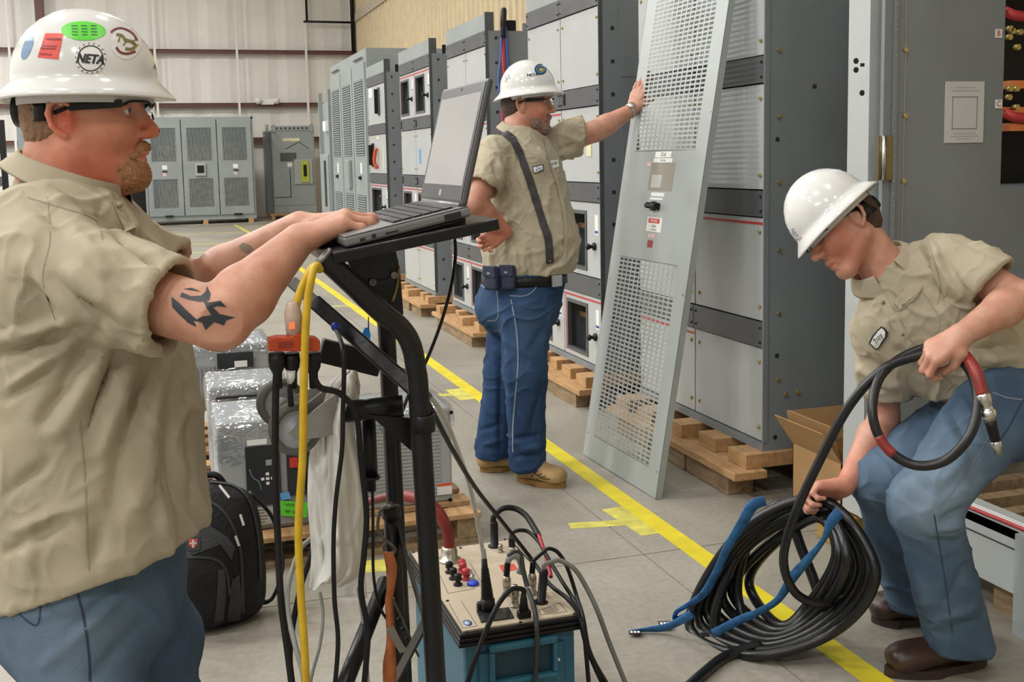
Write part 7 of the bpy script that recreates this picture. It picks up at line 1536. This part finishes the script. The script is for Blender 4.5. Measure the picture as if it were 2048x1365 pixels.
# the length that runs up to his other hand, one turn in the air, red end with its fitting
up = [P(1725, 1130, 3.24), P(1690, 1190, 3.24), P(1640, 1208, 3.22), P(1590, 1185, 3.2), P(1567, 1120, 3.16), P(1590, 1030, 3.10), P(1640, 920, 3.05), P(1700, 810, 3.0), P(1765, 740, 2.97), P(1830, 714, 2.965), P(1885, 706, 2.955),
      P(1935, 735, 2.90), P(1955, 800, 2.85), P(1940, 870, 2.82), P(1890, 922, 2.84), P(1825, 930, 2.87), P(1768, 890, 2.9), P(1745, 825, 2.92), P(1760, 755, 2.96), P(1810, 712, 2.99), P(1875, 692, 2.985), P(1915, 702, 2.96)]
ups = spl(up, 10); hs = thing('hose_end', 'free end of the black hose looped through his raised hand', 'hose', tuple(up[0]))
MB().tube(ups, .0132, 12).build('hose', hose_m, hs)
red_e = spl([P(1905, 697, 2.96), P(1930, 712, 2.91), P(1952, 745, 2.86), P(1965, 790, 2.84)], 8); MB().tube(red_e, .0155, 12).build('red_sleeve', mat('red hose end', (.28, .03, .022), .4, var=.15, scale=20), hs)
fa, fb = P(1965, 786, 2.84), P(1998, 908, 2.84); fd_ = fb - fa; Lf = np.linalg.norm(fd_)
MB().lathe([(.014, 0), (.019, .006), (.019, .03), (.016, .032), (.0165, .045), (.021, .047), (.021, .066), (.016, .068), (.016, .075)], fa, fd_, 20).build('fitting', steel_m, hs)
MB().lathe([(.016, .075), (.0145, .09), (.013, .125), (.012, .13)], fa, fd_, 16).build('black_boot', rubber_m, hs); MB().lathe([(.012, .13), (.014, .132), (.014, .145), (.011, .147), (.011, Lf), (.007, Lf), (.007, Lf - .01)], fa, fd_, 16).build('tip', steel_m, hs)
j = np.argmin([np.hypot(*(np.array(proj(p)) - (1768, 890))) for p in ups]); MB().tube(ups[j - 4:j + 4], .0138, 12).build('red_tape', mat('red hose end', (.28, .03, .022), .4), hs)
tag(MB().tube(spl([P(1520, 1290, 3.30), on(1455, 1312, 2, HR), on(1410, 1345, 2, HR), on(1350, 1400, 2, HR)], 8), .0158, 10).build('hose_tail', hose_m, None, base=on(1400, 1340, 2, 0)), 'black hose tail leaving the coil toward the bottom edge', 'hose')
# blue webbing straps
blue_m = mat('blue webbing', (.035, .17, .42), .7, var=.2, scale=40, bump=.2, bscale=200)
def web(label, pts, m=blue_m):
    p = spl([(x, y, d, w_) for x, y, d, w_ in pts], 8); V = []
    g = np.gradient(p[:, :2], axis=0); g /= np.linalg.norm(g, axis=1, keepdims=True)
    for (x, y, d, w_), t_ in zip(p, g):
        A, B = P(x - t_[1] * w_ / 2, y + t_[0] * w_ / 2, d - .008), P(x + t_[1] * w_ / 2, y - t_[0] * w_ / 2, d + .008); A[2] = max(A[2], .004); B[2] = max(B[2], .004); V += [A, B]
    mb = MB(); mb.add(V, [(2 * i, 2 * i + 1, 2 * i + 3, 2 * i + 2) for i in range(len(p) - 1)], True); o = mb.build('webbing_strap', m, None, base=P(*pts[0][:3])); sm = o.modifiers.new('thick', 'SOLIDIFY'); sm.thickness = .0025; return tag(o, label, 'strap')
s1 = web('blue webbing strap running down the left side of the hose coil', [(1530, 1002, 3.18, 18), (1505, 1012, 3.17, 22), (1482, 1050, 3.20, 20), (1455, 1095, 3.24, 16), (1430, 1150, 3.30, 15), (1405, 1190, 3.34, 14), (1372, 1212, 3.38, 9), (1352, 1225, 3.42, 8), (1352, 1240, 3.44, 10), (1385, 1228, 3.36, 16), (1340, 1252, 3.44, 14), (1300, 1260, 3.46, 12), (1262, 1266, 3.46, 11)])
s2 = web('blue webbing strap crossing inside the hose coil', [(1680, 1024, 3.08, 24), (1662, 1045, 3.08, 20), (1645, 1082, 3.10, 10), (1615, 1120, 3.14, 16), (1585, 1155, 3.18, 20), (1555, 1200, 3.22, 14), (1515, 1225, 3.24, 13), (1480, 1240, 3.26, 16), (1425, 1268, 3.30, 16)])
for (x, y, a, b, s_) in ((1330, 1250, 12, 8, s1), (1270, 1266, 12, 4, s1)):
    c = on(x, y, 2, .012); e_ = nz(RT * (1, 1, 0)); n_ = np.cross(ZU, e_); lb = MB().obox(c, e_ * a * .0016, n_ * b * .003, ZU * .0015).build('strap_label', ink_m, s_)
    for k in range(3): MB().obox(c + e_ * (k - 1) * a * .0009 + ZU * .002, e_ * a * .0003, n_ * b * .0016, ZU * .0006).build('label_print', white_m, lb)
c = P(1410, 1270, 3.30); MB().obox(c, RT * .014, UPV * .006, FWD * .004).build('strap_clip', dark_m, s2)
# ------------------------------------------------------------------ open cardboard box between the cabinets
bx = thing('cardboard_box', 'open brown cardboard box with raised flaps between the cabinets', 'box', (2.55, 3.85, 0))
x0, x1, y0, y1, zt = 2.50, 2.80, 3.63, 3.98, .27; e = .004
for lo, hi in (((x0, y0, 0), (x1, y0 + e, zt)), ((x0, y1 - e, 0), (x1, y1, zt)), ((x0, y0, 0), (x0 + e, y1, zt)), ((x1 - e, y0, 0), (x1, y1, zt)), ((x0, y0, 0), (x1, y1, e))): MB().box(lo, hi).build('wall', card_m, bx)
for a, b, d in (((x0, y0, zt), (x0, y1, zt), (-.09, 0, .13)), ((x0 + .01, y0 + .02, zt), (x0 + .01, y1 - .02, zt), (-.05, 0, .15)), ((x1, y0, zt), (x1, y1, zt), (.03, 0, .16)), ((x0, y1, zt), (x1, y1, zt), (0, .05, .13))):
    a, b, d = map(np.array, (a, b, d)); n_ = nz(np.cross(b - a, d)) * e; MB().prism([a, b, b + d, a + d], n_).build('flap', card_m, bx)
p = on(1668, 1060, 2, .05); tb_ = thing('timber_offcut', 'yellowish timber block on the floor inside the hose coil view', 'timber', tuple(p * (1, 1, 0)))
MB().box((p[0] - .03, p[1] - .02, 0), (p[0] + .25, p[1] + .07, .09)).build('block', mat('yellow timber', (.5, .3, .06), .7, var=.2, scale=8), tb_, bevel=.006)
